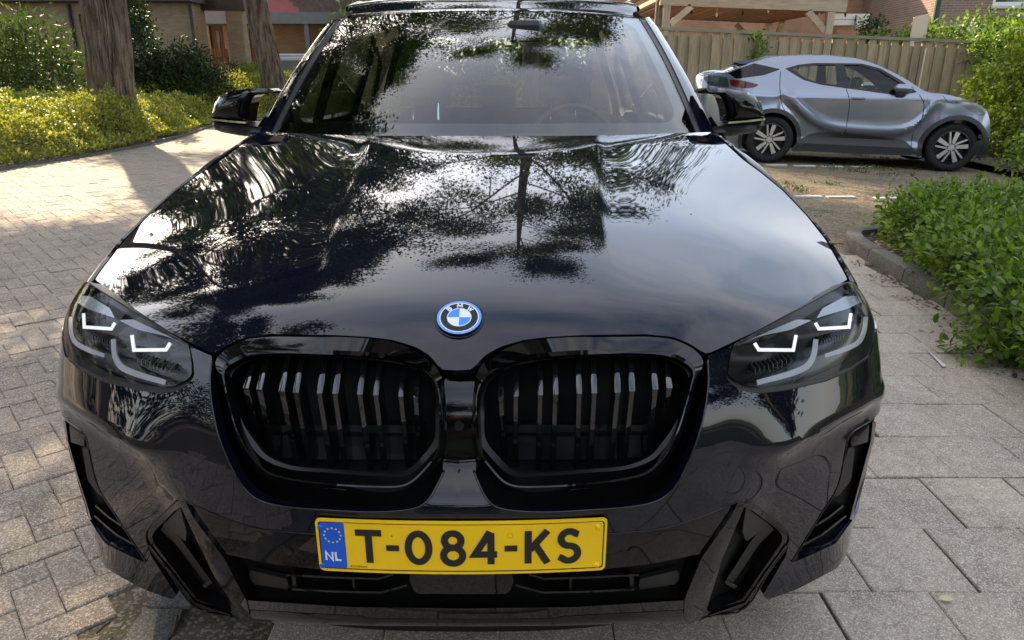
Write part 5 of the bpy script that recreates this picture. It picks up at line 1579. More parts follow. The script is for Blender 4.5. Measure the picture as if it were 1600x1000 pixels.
def window(x0, x1, z0, z1, Y, parent, nx=1, fr=.07):
    mb = MB()
    xs = np.linspace(x0, x1, nx+1)
    mb.box((x0, Y+.05, z0), (x1, Y+.11, z0+fr)); mb.box((x0, Y+.05, z1-fr), (x1, Y+.11, z1))
    for k, x in enumerate(xs):
        a = x if k == 0 else x-fr/2; a = x1-fr if k == nx else a; mb.box((a, Y+.05, z0+fr), (a+fr, Y+.11, z1-fr))
    o = mb.build('window', M['frame'], parent, False)
    mb = MB(); mb.box((x0+fr*.5, Y+.085, z0+fr*.5), (x1-fr*.5, Y+.095, z1-fr*.5)); mb.build('pane', M['winglass'], o, False)
    mb = MB(); mb.box((x0-.04, Y-.05, z0-.07), (x1+.04, Y+.12, z0-.003)); mb.build('sill', M['concrete'], o, False)
    return o
# low tan house on the left
HY = 24.5
h1 = empty('tan_house', (-14, HY, 0), 'low tan brick house with dark window frames behind the large leafy shrub', 'house')
xa, xb = atY(-140, 20, HY)[0], atY(297, 20, HY)[0]
w0 = atY(196, 14, HY); w1 = atY(240, 80, HY)
wall_with_holes('wall', xa, xb, -.1, 3.55, HY, .3, [(w0[0], w1[0], .8, w0[2]), (atY(118, 0, HY)[0], atY(140, 0, HY)[0], .1, 3.2)], M['tanbrick'], h1)
window(w0[0]+.02, w1[0]-.16, .82, w0[2]-.02, HY, h1, 1)
mb = MB(); mb.box((w1[0]-.15, HY-.02, .3), (w1[0]+.06, HY+.2, 3.3)); mb.build('window_post', M['darkwood'], h1, False)
mb = MB(); mb.box((atY(119, 0, HY)[0], HY+.1, .1), (atY(139, 0, HY)[0], HY+.2, 3.2)); mb.build('dark_panel', M['darkwood'], h1, False)
for u in (110, 299): x_ = atY(u, 20, HY)[0]; mb = MB(); mb.tube([(x_, HY-.06, 0), (x_, HY-.06, 3.5)], .055, 8); mb.build('downpipe', M['darkwood'], h1)
mb = MB(); mb.box((xa-.3, HY-.35, 3.56), (xb+.2, HY+1.4, 3.9)); mb.build('flat_roof', M['darkwood'], h1, False)
mb = MB(); mb.box((xa, HY+.3, -.1), (xb, HY+1.2, 3.55)); mb.build('house_core', M['tanbrick'], h1, False)
# house with the red cladding and porch, further back
GY = 30.0
h2 = empty('red_clad_house', (-9, GY, 0), 'tan brick house with dark red cladding and grey porch roof, beyond the leaning tree trunk', 'house')
xa2, xb2 = atY(299, 30, GY)[0], atY(640, 30, GY)[0]
d0, d1 = atY(325, 36, GY), atY(352, 78, GY); e0, e1 = atY(374, 40, GY), atY(392, 92, GY)
pz = atY(400, 40, GY)[2]
wall_with_holes('wall', xa2, xb2, -.1, pz, GY, .3, [(d0[0], d1[0], 0, d0[2]-.1), (e0[0], e1[0]+.32, 0, e0[2]-.1)], M['tanbrick'], h2)
mb = MB(); mb.box((d0[0], GY+.12, 0), (d1[0], GY+.18, d0[2]-.1)); dr = mb.build('door', M['door'], h2, False)
mb = MB(); mb.box((d0[0]+.25, GY+.10, .9), (d1[0]-.2, GY+.12, d0[2]-.3)); mb.build('door_panel', M['winglass'], dr, False)
mb = MB(); mb.box((e0[0], GY+.1, 0), (e1[0], GY+.16, e0[2]-.1)); g_ = mb.build('door', M['greydoor'], h2, False)
mb = MB(); mb.box((e1[0]+.01, GY+.14, 0), (e1[0]+.32, GY+.2, e0[2]-.1)); mb.build('door_leaf', M['door'], h2, False)
mb = MB(); mb.box((e0[0]+.1, GY+.06, e0[2]-.65), (e0[0]+.3, GY+.098, e0[2]-.55)); mb.build('letter_box', M['frame'], g_, False)
po0, po1 = atY(303, 22, GY-1.2), atY(520, 42, GY-1.2)
mb = MB(); mb.box((po0[0], GY-1.2, pz+.0), (xb2, GY-.003, pz+.42)); mb.build('porch_roof', M['greymetal'], h2, False)
for u in (312, 480): x_ = atY(u, 60, GY-1.1)[0]; mb = MB(); mb.box((x_-.09, GY-1.1, -.1), (x_+.09, GY-.92, pz-.003)); mb.build('porch_post', M['greymetal'], h2, False)
mb = MB()
rz = pz+.43; 
for k in range(9):
    z0 = rz+k*.20; y0 = GY-.9+k*.20*.9; mb.add([(xa2, y0, z0), (atY(480-10*k, 10, GY)[0], y0, z0), (atY(474-10*k, 10, GY)[0], y0+.18, z0+.198), (xa2, y0+.18, z0+.198)], [(0, 1, 2, 3)]); mb.add([(xa2, y0+.18, z0+.198), (atY(474-10*k, 10, GY)[0], y0+.18, z0+.198), (atY(474-10*k, 10, GY)[0], y0+.18, z0+.2), (xa2, y0+.18, z0+.2)], [(0, 1, 2, 3)])
mb.build('red_cladding', M['redroof'], h2, False)
mb = MB()
for k in range(10):
    z0 = rz+k*.20; y0 = GY-.86+k*.18; xs_ = atY(476-10*k, 10, GY)[0]; mb.box((xs_, y0, z0), (xb2+.5, y0+.22, z0+.205))
mb.build('tiled_roof', M['rooftile'], h2, False)
mb = MB(); mb.box((xa2, GY+.3, -.1), (xb2, GY+7, 4.6)); mb.build('house_core', M['tanbrick'], h2, False)
# brick post and dark beam of the open car port next to the tan house
PYY = 25.5
cb = empty('entrance_canopy', (-7.5, PYY, 0), 'dark beam on a slim brick pier between the two tree trunks', 'canopy')
b0, b1 = atY(286, 0, PYY), atY(383, 16, PYY)
mb = MB(); mb.box((b0[0], PYY-.1, b1[2]), (b1[0], PYY+.25, b1[2]+.36)); mb.build('beam', M['darkwood'], cb, False)
mb = MB(); mb.box((b0[0], PYY+.25, b1[2]+.3), (b1[0]-.2, PYY+1.5, b1[2]+.36)); mb.build('canopy_deck', M['darkwood'], cb, False)
q0, q1 = atY(352, 16, PYY), atY(377, 16, PYY)
mb = MB(); mb.box((q0[0], PYY-.05, -.1), (q1[0], PYY+.38, b1[2]-.003)); mb.build('brick_pier', M['tanbrick'], cb, False)
# red slatted planter screen
rs = empty('slatted_screen', (atY(337, 80, 26.8)[0], 26.8, 0), 'low dark red slatted screen in front of the red door', 'screen')
for k in range(8):
    x_ = atY(320+k*4.6, 80, 26.8)[0]; mb = MB(); mb.box((x_, 26.8, .0), (x_+.08, 26.83, atY(320, 76, 26.8)[2])); mb.build('slat', M['door'], rs, False)
# wheelie bin
def wbin(u0, u1, vt, Y):
    a, b = atY(u0, vt, Y), atY(u1, vt, Y); w_ = b[0]-a[0]; xc = (a[0]+b[0])/2; zt = a[2]
    o = empty('storage_bin', (xc, Y, 0), 'grey bin with a pale lid standing right behind the leaning tree trunk', 'bin')
    mb = MB(); V = [(xc-w_*.42, Y, 0), (xc+w_*.42, Y, 0), (xc+w_*.42, Y+.5, 0), (xc-w_*.42, Y+.5, 0), (xc-w_*.48, Y-.04, zt-.25), (xc+w_*.48, Y-.04, zt-.25), (xc+w_*.48, Y+.58, zt-.25), (xc-w_*.48, Y+.58, zt-.25)]
    mb.add(V, [(3, 2, 1, 0), (4, 5, 6, 7), (0, 1, 5, 4), (1, 2, 6, 5), (2, 3, 7, 6), (3, 0, 4, 7)]); mb.build('bin_body', M['binbody'], o, False)
    mb = MB(); mb.box((xc-w_*.5, Y-.07, zt-.247), (xc+w_*.5, Y+.6, zt-.10), bev=.03); mb.box((xc-w_*.44, Y-.02, zt-.099), (xc+w_*.44, Y+.55, zt), bev=.04); mb.build('bin_lid', M['binlid'], o, True, 40)
wbin(432, 480, 84, 26.5)
# houses on the right, beyond the fence
h3 = empty('brown_brick_house', (12, 21, 0), 'brown brick house with white window frames, far right behind the fence', 'house')
RY = 20.0
xc0 = atY(1462, 20, RY)[0]; xc1 = xc0+9
wz0 = atY(1550, 9, RY); lz0, lz1 = atY(1497, 37, RY), atY(1600, 53, RY)
wall_with_holes('wall', xc0, xc1, -.1, 6.2, RY, .3, [(wz0[0], wz0[0]+2.4, wz0[2], wz0[2]+1.4), (lz0[0]+.1, lz0[0]+3.2, .9, lz1[2]+.02)], M['brownbrick'], h3)
window(wz0[0], wz0[0]+2.4, wz0[2], wz0[2]+1.4, RY, h3, 2, .1); window(lz0[0]+.1, lz0[0]+3.2, .9, lz1[2]+.02, RY, h3, 3, .09)
mb = MB(); mb.box((lz0[0], RY-.04, lz1[2]+.022), (lz0[0]+3.4, RY+.1, lz0[2]-.02)); mb.build('lintel', M['frame'], h3, False)
mb = MB(); ga = atY(1346, 20, RY+6)
mb.add([(xc0-.002, RY+.02, -.1), (xc0-.002, RY+.02, 6.2), (ga[0], RY+6, 6.2), (ga[0], RY+6, -.1)], [(0, 1, 2, 3)]); mb.build('side_wall', M['brownbrick'], h3, False)
mb = MB(); mb.box((xc0-.06, RY-.07, 0), (xc0+.06, RY-.002, 6)); mb.build('downpipe', M['pipe'], h3, False)
mb = MB(); mb.add([(xc0-.4, RY-.4, 6.2), (xc1, RY-.4, 6.2), (xc1, RY+3.5, 8.6), (ga[0]-.3, RY+3.5, 8.6)], [(0, 1, 2, 3)]); mb.build('roof', M['rooftile'], h3, False)
h4 = empty('orange_brick_house', (8, 26, 0), 'orange brick house glimpsed under the carport roof', 'house')
OY = 26.0
xo0, xo1 = atY(930, 20, OY)[0], atY(1349, 20, OY)[0]
oh = [(atY(u, 30, OY)[0], atY(u+wd, 30, OY)[0], .9, 2.35) for u, wd in ((1075, 14), (1118, 40), (1205, 50))]
wall_with_holes('wall', xo0, xo1, -.1, 6.0, OY, .3, oh, M['orangebrick'], h4)
for h_ in oh: window(*h_, OY, h4, 1 if h_[1]-h_[0] < 1 else 2, .08)
mb = MB(); mb.add([(xo0, OY-.4, 6.0), (xo1, OY-.4, 6.0), (xo1, OY+4, 8.2), (xo0, OY+4, 8.2)], [(0, 1, 2, 3)]); mb.build('roof', M['rooftile'], h4, False)
wb = empty('weatherboard_lean_to', (atY(1330, 30, 18.6)[0], 18.6, 0), 'small cream weatherboard shed top just right of the carport', 'shed')
for k in range(2):
    a, b = atY(1302, 21+k*9.5, 18.6), atY(1358, 30+k*9.5, 18.6); mb = MB(); mb.box((a[0], 18.6-.012*k, b[2]), (b[0], 18.64, a[2]-.006)); mb.build('board', pbr('cream_paint', (.62, .58, .48), .6, var=.08), wb, False)
mb = MB(); a, b = atY(1308, 40, 18.7), atY(1352, 40, 18.7); mb.box((a[0], 18.7, -.05), (b[0], 19.6, a[2])); mb.build('shed_body', M['orangebrick'], wb, False)
mb = MB(); a = atY(1338, 24, 18.5); mb.tube([(a[0], 18.5, a[2]), (a[0], 18.5, a[2]-.35)], .03, 8); mb.build('wall_lamp', M['greymetal'], wb)
sc = empty('timber_screen', (atY(1437, 40, 16)[0], 16, 0), 'pale board screen standing up behind the fence near the green downpipe', 'screen')
for k in range(4):
    a, b = atY(1428+k*6.2, 27-k*1.4, 16), atY(1423+k*6.2, 60, 16); mb = MB(); mb.add([(b[0], 16, 0), (b[0]+.085, 16, 0), (a[0]+.085, 16, a[2]+.02), (a[0], 16, a[2]), (b[0], 16.03, 0), (b[0]+.085, 16.03, 0), (a[0]+.085, 16.03, a[2]+.02), (a[0], 16.03, a[2])], [(0, 1, 2, 3), (7, 6, 5, 4), (0, 4, 5, 1), (1, 5, 6, 2), (2, 6, 7, 3), (3, 7, 4, 0)]); mb.build('board', pbr('pale_board', (.55, .45, .33), .8), sc, False)
# ------------------------------------------------------------------ the silver-grey crossover
M['silver'] = pbr('silver_grey_paint', (.225, .25, .315), .22, .6, .5, coat=1.0)
M['clad'] = pbr('dark_grey_cladding', (.035, .036, .038), .55, 0, .4)
M['cglass'] = glassmat('crossover_glass', (.78, .82, .8), 1.5, 0.0, 1.0)
M['redlamp'] = pbr('red_lamp', (.075, .004, .006), .12, 0, .6)
M['clearlamp'] = pbr('clear_lamp', (.28, .29, .31), .08, .6)
RWp = np.array([4.07, 10.22, .043]); FWp = np.array([6.617, 9.72, -.030])
ax = FWp-RWp; WB = np.linalg.norm(ax); ax /= WB
wy = np.cross(ax, [0, 0, 1.0]); wy /= np.linalg.norm(wy)        # towards the viewer
zz_ = np.cross(wy, ax)*1.0
if zz_[2] < 0: zz_ = -zz_
HW = .87
org = (RWp+FWp)/2-wy*HW
cx = empty('crossover', tuple(org), 'silver-grey compact crossover parked side-on in front of the wooden fence', 'car')
Rm = Matrix(((ax[0], -wy[0], zz_[0]), (ax[1], -wy[1], zz_[1]), (ax[2], -wy[2], zz_[2])))
cx.rotation_euler = Rm.to_euler()
def loc2(px):
    """pixels -> (length, height) in the plane of the near wheels"""
    out = []
    for u, v in px:
        d = rays([(u, v)])[0]; p0 = (RWp+FWp)/2; t_ = ((p0-CAM)@wy)/(d@wy); q = CAM+d*t_-p0; out.append((q@ax, q@zz_))
    return np.array(out)
WRr = loc2([(1197, 217.5)])[0]; WFr = loc2([(1479.5, 231)])[0]; rw = .5*(WRr[1]+WFr[1])
lr, lf = -WB/2, WB/2
CRV = loc2([(1222, 146), (1238, 158), (1254, 174), (1275, 190), (1300, 199), (1340, 204), (1390, 206), (1418, 202), (1438, 188), (1456, 168), (1476, 153)]); CRV = catmull(CRV, 6)
def hw(l, z):
    l = np.asarray(l, float); z = np.asarray(z, float)
    w_ = .885-.30*np.clip((z-1.0)/.6, 0, 1.2)**1.15-.06*sstep(.45, .2, z)
    w_ = w_-.34*np.clip((lr-.33-l)/.55, 0, 1.2)**1.7-.40*np.clip((l-lf-.30)/.55, 0, 1.2)**1.8
    for lc, k in ((lr, .055), (lf, .05)): w_ = w_+k*np.exp(-((l-lc)/.42)**2-((z-.58)/.26)**2)
    zc_ = np.interp(l, CRV[:, 0], CRV[:, 1])
    w_ = w_-.085*sstep(.012, -.13, z-zc_)*sstep(.30, .42, z)*sstep(CRV[0, 0]-.05, CRV[0, 0]+.22, l)*sstep(CRV[-1, 0]+.02, CRV[-1, 0]-.30, l)+.022*np.exp(-((z-zc_-.02)/.06)**2)*sstep(CRV[0, 0]-.15, CRV[0, 0]+.1, l)*sstep(CRV[-1, 0]+.02, CRV[-1, 0]-.3, l)
    return w_
sil = [(1106, 232), (1098, 212), (1096, 180), (1098, 150), (1101, 128), (1105, 119), (1120, 114), (1138, 113), (1160, 104), (1180, 97), (1206, 89.5), (1250, 86.5), (1290, 86.5), (1325, 88.5), (1350, 92), (1380, 102.5), (1419, 123.5), (1450, 144), (1479, 147.5), (1515, 158), (1538, 170), (1545, 183), (1548, 208), (1545, 232), (1532, 241)]
S_ = loc2(sil); S_ = catmull(S_, 4)
def arch(lc, r, a0, a1, n=18): return np.array([(lc+r*math.cos(R(a)), rw+r*math.sin(R(a))) for a in np.linspace(a0, a1, n)])
AR = rw*1.17
bot = np.vstack([arch(lf, AR, -25, 205), [(lf-.55, .20), (lr+.55, .20)], arch(lr, AR, -25, 200)])
out = np.vstack([S_, bot])
gl1 = loc2([(1241, 107), (1275, 101.5), (1311, 100.5), (1310, 132.5), (1285, 130), (1262, 123), (1249, 114)]); gl2 = loc2([(1324.5, 101.5), (1350, 101.5), (1377, 109), (1404, 126.5), (1424, 142.5), (1404, 146.5), (1329, 136)])
def cside(name, outline, holes, off, mat, parent, res=.03, both=True, rim=.02, angle=40, edge_close=False):
    o = resample(outline, max(16, int(np.linalg.norm(np.diff(np.vstack([outline, outline[:1]]), axis=0), axis=1).sum()/.035)), True)
    hs = [resample(h, 50, True) for h in holes]
    ab, T = cdt_fill(o, hs, res)
    W = hw(ab[:, 0], ab[:, 1])+off
    V = np.stack([ab[:, 0], -W, ab[:, 1]], 1); n = np.cross(V[T[0, 1]]-V[T[0, 0]], V[T[0, 2]]-V[T[0, 0]])
    if n[1] > 0: T = T[:, ::-1]
    mb = MB(); mb.add(V, T)
    if rim > 0:
        for l in [o]+hs:
            p = np.stack([l[:, 0], -hw(l[:, 0], l[:, 1])-off, l[:, 1]], 1); mb.grid(np.stack([p, p+np.array([0, rim, 0])], 1), closeu=True)
    VV, FF = np.concatenate(mb.V), mb.F
    r = [mk(name, VV, FF, mat, parent, True, angle, False)]
    if both: r.append(mk(name, VV*np.array([1, -1, 1]), [tuple(reversed(f)) for f in FF], mat, parent, True, angle, False))
    return r
cs = cside('body_side', out, [gl1, gl2], 0, M['silver'], cx, rim=.03)
# roof, bonnet, tail: skin between the two silhouettes
Wt = hw(S_[:, 0], S_[:, 1])
t7 = np.linspace(-1, 1, 13)
crown = .035*sstep(.9, 1.3, S_[:, 1])+.03*sstep(1.25, .9, S_[:, 1])*sstep(.5, .8, S_[:, 1])
nrmS = np.gradient(S_, axis=0); nrmS = np.stack([-nrmS[:, 1], nrmS[:, 0]], 1); nrmS /= np.linalg.norm(nrmS, axis=1)[:, None]+1e-9
endb = .10*sstep(lr-.35, lr-.6, S_[:, 0])+.12*sstep(lf+.35, lf+.6, S_[:, 0])
G = np.stack([np.stack([S_[:, 0]+nrmS[:, 0]*(crown+endb)*(1-t_*t_), Wt*t_, S_[:, 1]+nrmS[:, 1]*(crown+endb*.2)*(1-t_*t_)], 1) for t_ in t7], 1)
mb = MB(); mb.grid(G, flip=True); mk('body_shell', np.concatenate(mb.V), mb.F, M['silver'], cx, True, 50, False)
for g in (gl1, gl2): cside('side_window', g.mean(0)+(g-g.mean(0))*1.01, [], -.012, M['cglass'], cx, rim=0)
# dark window surround and rear glass
band_ = loc2([(1230, 107), (1250, 101), (1277, 98), (1325, 98.5), (1353, 99), (1382, 107), (1412, 126), (1434, 144), (1404, 149), (1329, 138.5), (1285, 132.5), (1258, 125), (1242, 115)])
cside('window_trim', band_, [gl1, gl2], .004, M['gloss'], cx, rim=.012, res=.03)
cside('rear_glass', loc2([(1140, 114.5), (1165, 104), (1181, 98.5), (1222, 108), (1196, 117), (1152, 123)]), [], .004, M['gloss'], cx, res=.04)
sp_ = loc2([(1148, 96), (1175, 92.5), (1206, 90), (1215, 93), (1190, 98), (1160, 99.5)])
mb = MB(); mb.prism(np.stack([sp_[:, 0], np.full(6, -.60), sp_[:, 1]], 1), (0, 1.20, 0)); mk('roof_spoiler', np.concatenate(mb.V), mb.F, M['silver'], cx, True, 35, False)
cside('lower_cladding', np.vstack([loc2([(1246, 221), (1262, 212), (1276, 207.5), (1320, 208), (1398, 217), (1416, 220), (1436, 241), (1400, 243), (1300, 239), (1236, 235)])]), [], .012, M['clad'], cx, res=.05)
for lc, a0, a1 in ((lf, -20, 200), (lr, -20, 200)): cside('arch_trim', np.vstack([arch(lc, AR*1.15, a0, a1, 24), arch(lc, AR*1.0, a1, a0, 24)]), [], .010, M['clad'], cx, res=.04)
cside('front_skirt', loc2([(1520, 222), (1547, 214), (1546, 234), (1532, 243), (1516, 242)]), [], .006, M['clad'], cx, res=.04)
cside('tail_light', loc2([(1142, 124), (1162, 126), (1186, 132), (1178, 136), (1160, 137), (1143, 134)]), [], .012, M['redlamp'], cx, res=.03)
cside('tail_lens', loc2([(1102, 121), (1118, 117), (1139, 121), (1141, 137), (1110, 134)]), [], .010, M['winglass'], cx, res=.03)
cside('headlight', loc2([(1492, 158), (1513, 160), (1535, 172), (1544, 183), (1530, 180), (1512, 171)]), [], .006, M['clearlamp'], cx, res=.03)
def crease(name, pxs, rad, mat, off=.0):
    P = catmull(loc2(pxs), 6); mb = MB(); mb.tube(np.stack([P[:, 0], -hw(P[:, 0], P[:, 1])-off, P[:, 1]], 1), rad, 5); mk(name, np.concatenate(mb.V), mb.F, mat, cx, True, 60, False)
crease('door_gap', [(1323, 138), (1327, 160), (1324, 185), (1318, 222)], .005, M['deep']); crease('door_gap', [(1437, 148), (1443, 162), (1440, 182), (1430, 205), (1425, 230)], .005, M['deep']); crease('door_gap', [(1222, 112), (1219, 140), (1222, 165), (1240, 190)], .005, M['deep'])
crease('bonnet_gap', [(1474, 150), (1482, 160), (1495, 161)], .004, M['deep'])
h_ = loc2([(1330, 153), (1351, 154.5)]); mb = MB(); mb.box((h_[0, 0], -float(hw(h_[0, 0], h_[0, 1]))-.03, h_[0, 1]-.022), (h_[1, 0], -float(hw(h_[0, 0], h_[0, 1]))+.005, h_[0, 1]+.022), bev=.012); mk('door_handle', np.concatenate(mb.V), mb.F, M['silver'], cx, True, 40, False)
m0, m1 = loc2([(1396, 131), (1427, 145)]); yw = -float(hw((m0[0]+m1[0])/2, (m0[1]+m1[1])/2))
for sgn in (1, -1):
    mb = MB(); mb.box((m0[0], yw-.17, m1[1]), (m1[0]-.03, yw-.01, m0[1]), bev=.05); V = np.concatenate(mb.V)*np.array([1, sgn, 1]); F_ = mb.F if sgn > 0 else [tuple(reversed(f)) for f in mb.F]; mm = mk('door_mirror', V, F_, M['silver'], cx, True, 50, False)
    mb = MB(); mb.box((m0[0]+.06, yw-.10, m1[1]-.06), (m1[0]-.1, yw+.04, m1[1]+.03), bev=.02); V = np.concatenate(mb.V)*np.array([1, sgn, 1]); mk('mirror_foot', V, mb.F if sgn > 0 else [tuple(reversed(f)) for f in mb.F], M['clad'], mm, True, 50, False)
fa = loc2([(1203, 87), (1224, 87)]); mb = MB(); mb.prism([(fa[0, 0], -.012, fa[0, 1]), (fa[1, 0], -.012, fa[1, 1]), (fa[0, 0]+.03, -.012, fa[0, 1]+.055)], (0, .024, 0)); mk('antenna_fin', np.concatenate(mb.V)+np.array([0, 0, .02]), mb.F, M['silver'], cx, False, 30, False)
mb = MB(); mb.box((lr-.3, -.62, .22), (lf+.3, .62, .50)); mb.box((lr+.1, -.70, .50), (lf-.6, .70, .70)); mk('underbody', np.concatenate(mb.V), mb.F, M['deep'], cx, False, 30, False)
for y in (-.36, .36):
    for l in (.25, -.75):
        mb = MB(); mb.box((l-.28, y-.22, .55), (l+.2, y+.22, .72), bev=.05); mb.box((l-.34, y-.22, .6), (l-.2, y+.22, 1.12), bev=.05); mb.box((l-.38, y-.12, 1.12), (l-.26, y+.12, 1.30), bev=.04); mk('seat', np.concatenate(mb.V), mb.F, M['seat'], cx, True, 40, False)
mb = MB(); mb.box((.72, -.66, .7), (1.1, .66, .98), bev=.06); mk('dashboard', np.concatenate(mb.V), mb.F, M['dash'], cx, True, 40, False)
def cwheel(l, sgn):
    mbr = MB(); n = 48; a = np.arange(n)*2*np.pi/n; r = rw; y0 = -sgn*(HW-.11)
    def ringg(mb, prof, flip): mb.grid(np.stack([np.stack([l+q*np.cos(a), np.full(n, y0-sgn*x), rw+q*np.sin(a)], 1) for x, q in prof], 1), closeu=True, flip=flip)
    ringg(mbr, [(-.11, .70*r), (-.11, .93*r), (-.08, .99*r), (.07, r), (.10, .965*r), (.112, .90*r), (.106, .78*r), (.095, .70*r)], sgn < 0)
    w_ = mk('wheel', np.concatenate(mbr.V), mbr.F, M['rubber'], cx, True, 40, False)
    mbr = MB(); ringg(mbr, [(.095, .70*r), (.10, .67*r), (.05, .64*r), (-.08, .6*r)], sgn < 0); d = np.stack([l+.62*r*np.cos(a), np.full(n, y0), rw+.62*r*np.sin(a)], 1); mbr.prism(d, (0, .01, 0)); mk('rim', np.concatenate(mbr.V), mbr.F, M['alloy_dark'], w_, True, 40, False)
    mbr = MB()
    for k in range(5):
        b = k*2*math.pi/5+.35
        for (a0, a1, a2, a3) in ((-.62, -.42, -.10, .10), (.30, .18, .30, .62)):
            q = [(r*.14, b+a0), (r*.655, b+a1*.9), (r*.655, b+a2*.9), (r*.2, b+a3)]
            mbr.prism([(l+x*math.cos(y), y0-sgn*.085, rw+x*math.sin(y)) for x, y in q], (0, sgn*.03, 0))
    mk('spoke', np.concatenate(mbr.V), mbr.F, M['alloy'], w_, False, 30, False)
    mbr = MB(); d = np.stack([l+.13*r*np.cos(a[::3]), np.full(16, y0-sgn*.08), rw+.13*r*np.sin(a[::3])], 1); mbr.prism(d, (0, sgn*.02, 0)); mk('hub_cap', np.concatenate(mbr.V), mbr.F, M['alloy'], w_, False, 30, False)
for l in (lr, lf):
    for s_ in (1, -1): cwheel(l, s_)
# ------------------------------------------------------------------ plants
def rot_basis(n, d):
    """random bases whose first axis is d (m,3), second spun at random"""
    d = d/(np.linalg.norm(d, axis=1)[:, None]+1e-9)
    r = rng.normal(size=d.shape); s_ = np.cross(d, r); s_ /= np.linalg.norm(s_, axis=1)[:, None]+1e-9
    return d, s_, np.cross(d, s_)
LEAF4 = (np.array([(0, 0, 0), (.45, .30, .05), (1, 0, -.08), (.45, -.30, .05)]), np.array([(0, 1, 2, 3)]))
LEAF6 = (np.array([(0, 0, 0), (.28, .24, .05), (.66, .24, .03), (1, 0, -.12), (.66, -.24, .03), (.28, -.24, .05), (.5, 0, -.03)]), np.array([(0, 6, 1), (1, 6, 2), (2, 6, 3), (3, 6, 4), (4, 6, 5), (5, 6, 0)]))
LEAFL = (np.array([(0, 0, 0), (.3, .13, .03), (1, 0, -.1), (.3, -.13, .03)]), np.array([(0, 1, 2, 3)]))
def leaves(P, D, size, tmpl, N=None):
    """leaf blades at P growing along D; the blade faces N roughly"""
    n = len(P); tv, tf = tmpl
    d = D/(np.linalg.norm(D, axis=1)[:, None]+1e-9)
    if N is None: N = rng.normal(size=(n, 3))
    s_ = np.cross(N, d); s_ /= np.linalg.norm(s_, axis=1)[:, None]+1e-9
    up = np.cross(d, s_)
    sz = np.broadcast_to(size, (n,))[:, None, None]
    V = P[:, None]+sz*(tv[None, :, 0:1]*d[:, None]+tv[None, :, 1:2]*s_[:, None]+tv[None, :, 2:3]*up[:, None])
    F = (tf[None]+(np.arange(n)*len(tv))[:, None, None]).reshape(-1, tf.shape[1])
    return V.reshape(-1, 3), F
def rdir(n, up=0.0):
    d = rng.normal(size=(n, 3)); d /= np.linalg.norm(d, axis=1)[:, None]; d[:, 2] += up; return d/np.linalg.norm(d, axis=1)[:, None]
def merge(parts):
    Vs, Fs, k = [], [], 0
    for V, F in parts: Vs.append(V); Fs.append(F+k); k += len(V)
    return np.concatenate(Vs), np.concatenate(Fs)
M['leaf_yellow'] = leafmat('yellow_green_leaves', (.14, .165, .022), (.42, .42, .085), .42)
M['leaf_bush'] = leafmat('fresh_green_leaves', (.05, .10, .012), (.20, .30, .034), .42)
M['leaf_dark'] = leafmat('dark_evergreen_leaves', (.012, .032, .010), (.035, .07, .018), .2, .5, .4)
M['leaf_rhodo'] = leafmat('glossy_shrub_leaves', (.03, .06, .012), (.10, .15, .03), .25, .55, .35)
M['leaf_tree'] = leafmat('tree_leaves', (.020, .045, .008), (.065, .105, .020), .33)
M['leaf_lime'] = leafmat('lime_green_leaves', (.10, .15, .012), (.24, .30, .03), .42)
M['bark'] = barkmat('grey_brown_bark', (.165, .132, .105))
M['twig'] = pbr('twig_brown', (.05, .035, .022), .9)

def clump_bush(name, label, cat, base, blobs, nper, size, mat, tmpl=LEAF6, stems=8, up=.35, inner=.55, group=None, k=1.0):
    """a shrub: leaf sprays over uneven clumps, on stems that fork from the ground. blobs: (dx,dy,z,rx,ry,rz)"""
    o = empty(name, base, label, cat, group)
    blobs = [tuple(x*k for x in b_) for b_ in blobs]
    base = np.array(base, float); parts = []
    area = np.array([(b[3]*b[4]+b[4]*b[5]+b[3]*b[5]) for b in blobs]); cnt = (nper*area/area.sum()).astype(int)
    for b, n in zip(blobs, cnt):
        # sprays: small tufts sitting on the clump's skin
        m_ = max(3, n//9); d = rdir(m_, .15); rr = inner+(1.06-inner)*rng.random(m_)**.55
        d2 = d*rr[:, None]*(1+.16*np.sin(d[:, :1]*7+b[0]*5)*np.cos(d[:, 1:2]*6+b[1]*3))
        c = base+np.array(b[:3])+d2*np.array(b[3:6])
        P = np.repeat(c, 9, 0)+rng.normal(size=(m_*9, 3))*size*1.0; Dn = np.repeat(d, 9, 0)+rng.normal(size=(m_*9, 3))*.75; Dn[:, 2] += .15
        N = np.repeat(d, 9, 0)*.6+np.array([0, 0, up])+rng.normal(size=(m_*9, 3))*.45
        ok = P[:, 2] > base[2]+.01
        parts.append(leaves(P[ok], Dn[ok], size*(.65+.7*rng.random(ok.sum())), tmpl, N[ok]))
    V, F = merge(parts); mk('foliage', V, F, mat, o, False)
    mb = MB()
    for j in range(stems):
        b = blobs[j % len(blobs)]; e = base+np.array(b[:3])+rng.normal(size=3)*np.array(b[3:6])*.35
        s0 = base+np.array([b[0]*.4, b[1]*.4, -.03]); md = (s0+e)/2+rng.normal(size=3)*.06
        mb.tube(catmull(np.array([s0, md, e]), 4), np.linspace(.016, .005, 9), 5)
    mb.build('stems', M['twig'], o)
    return o
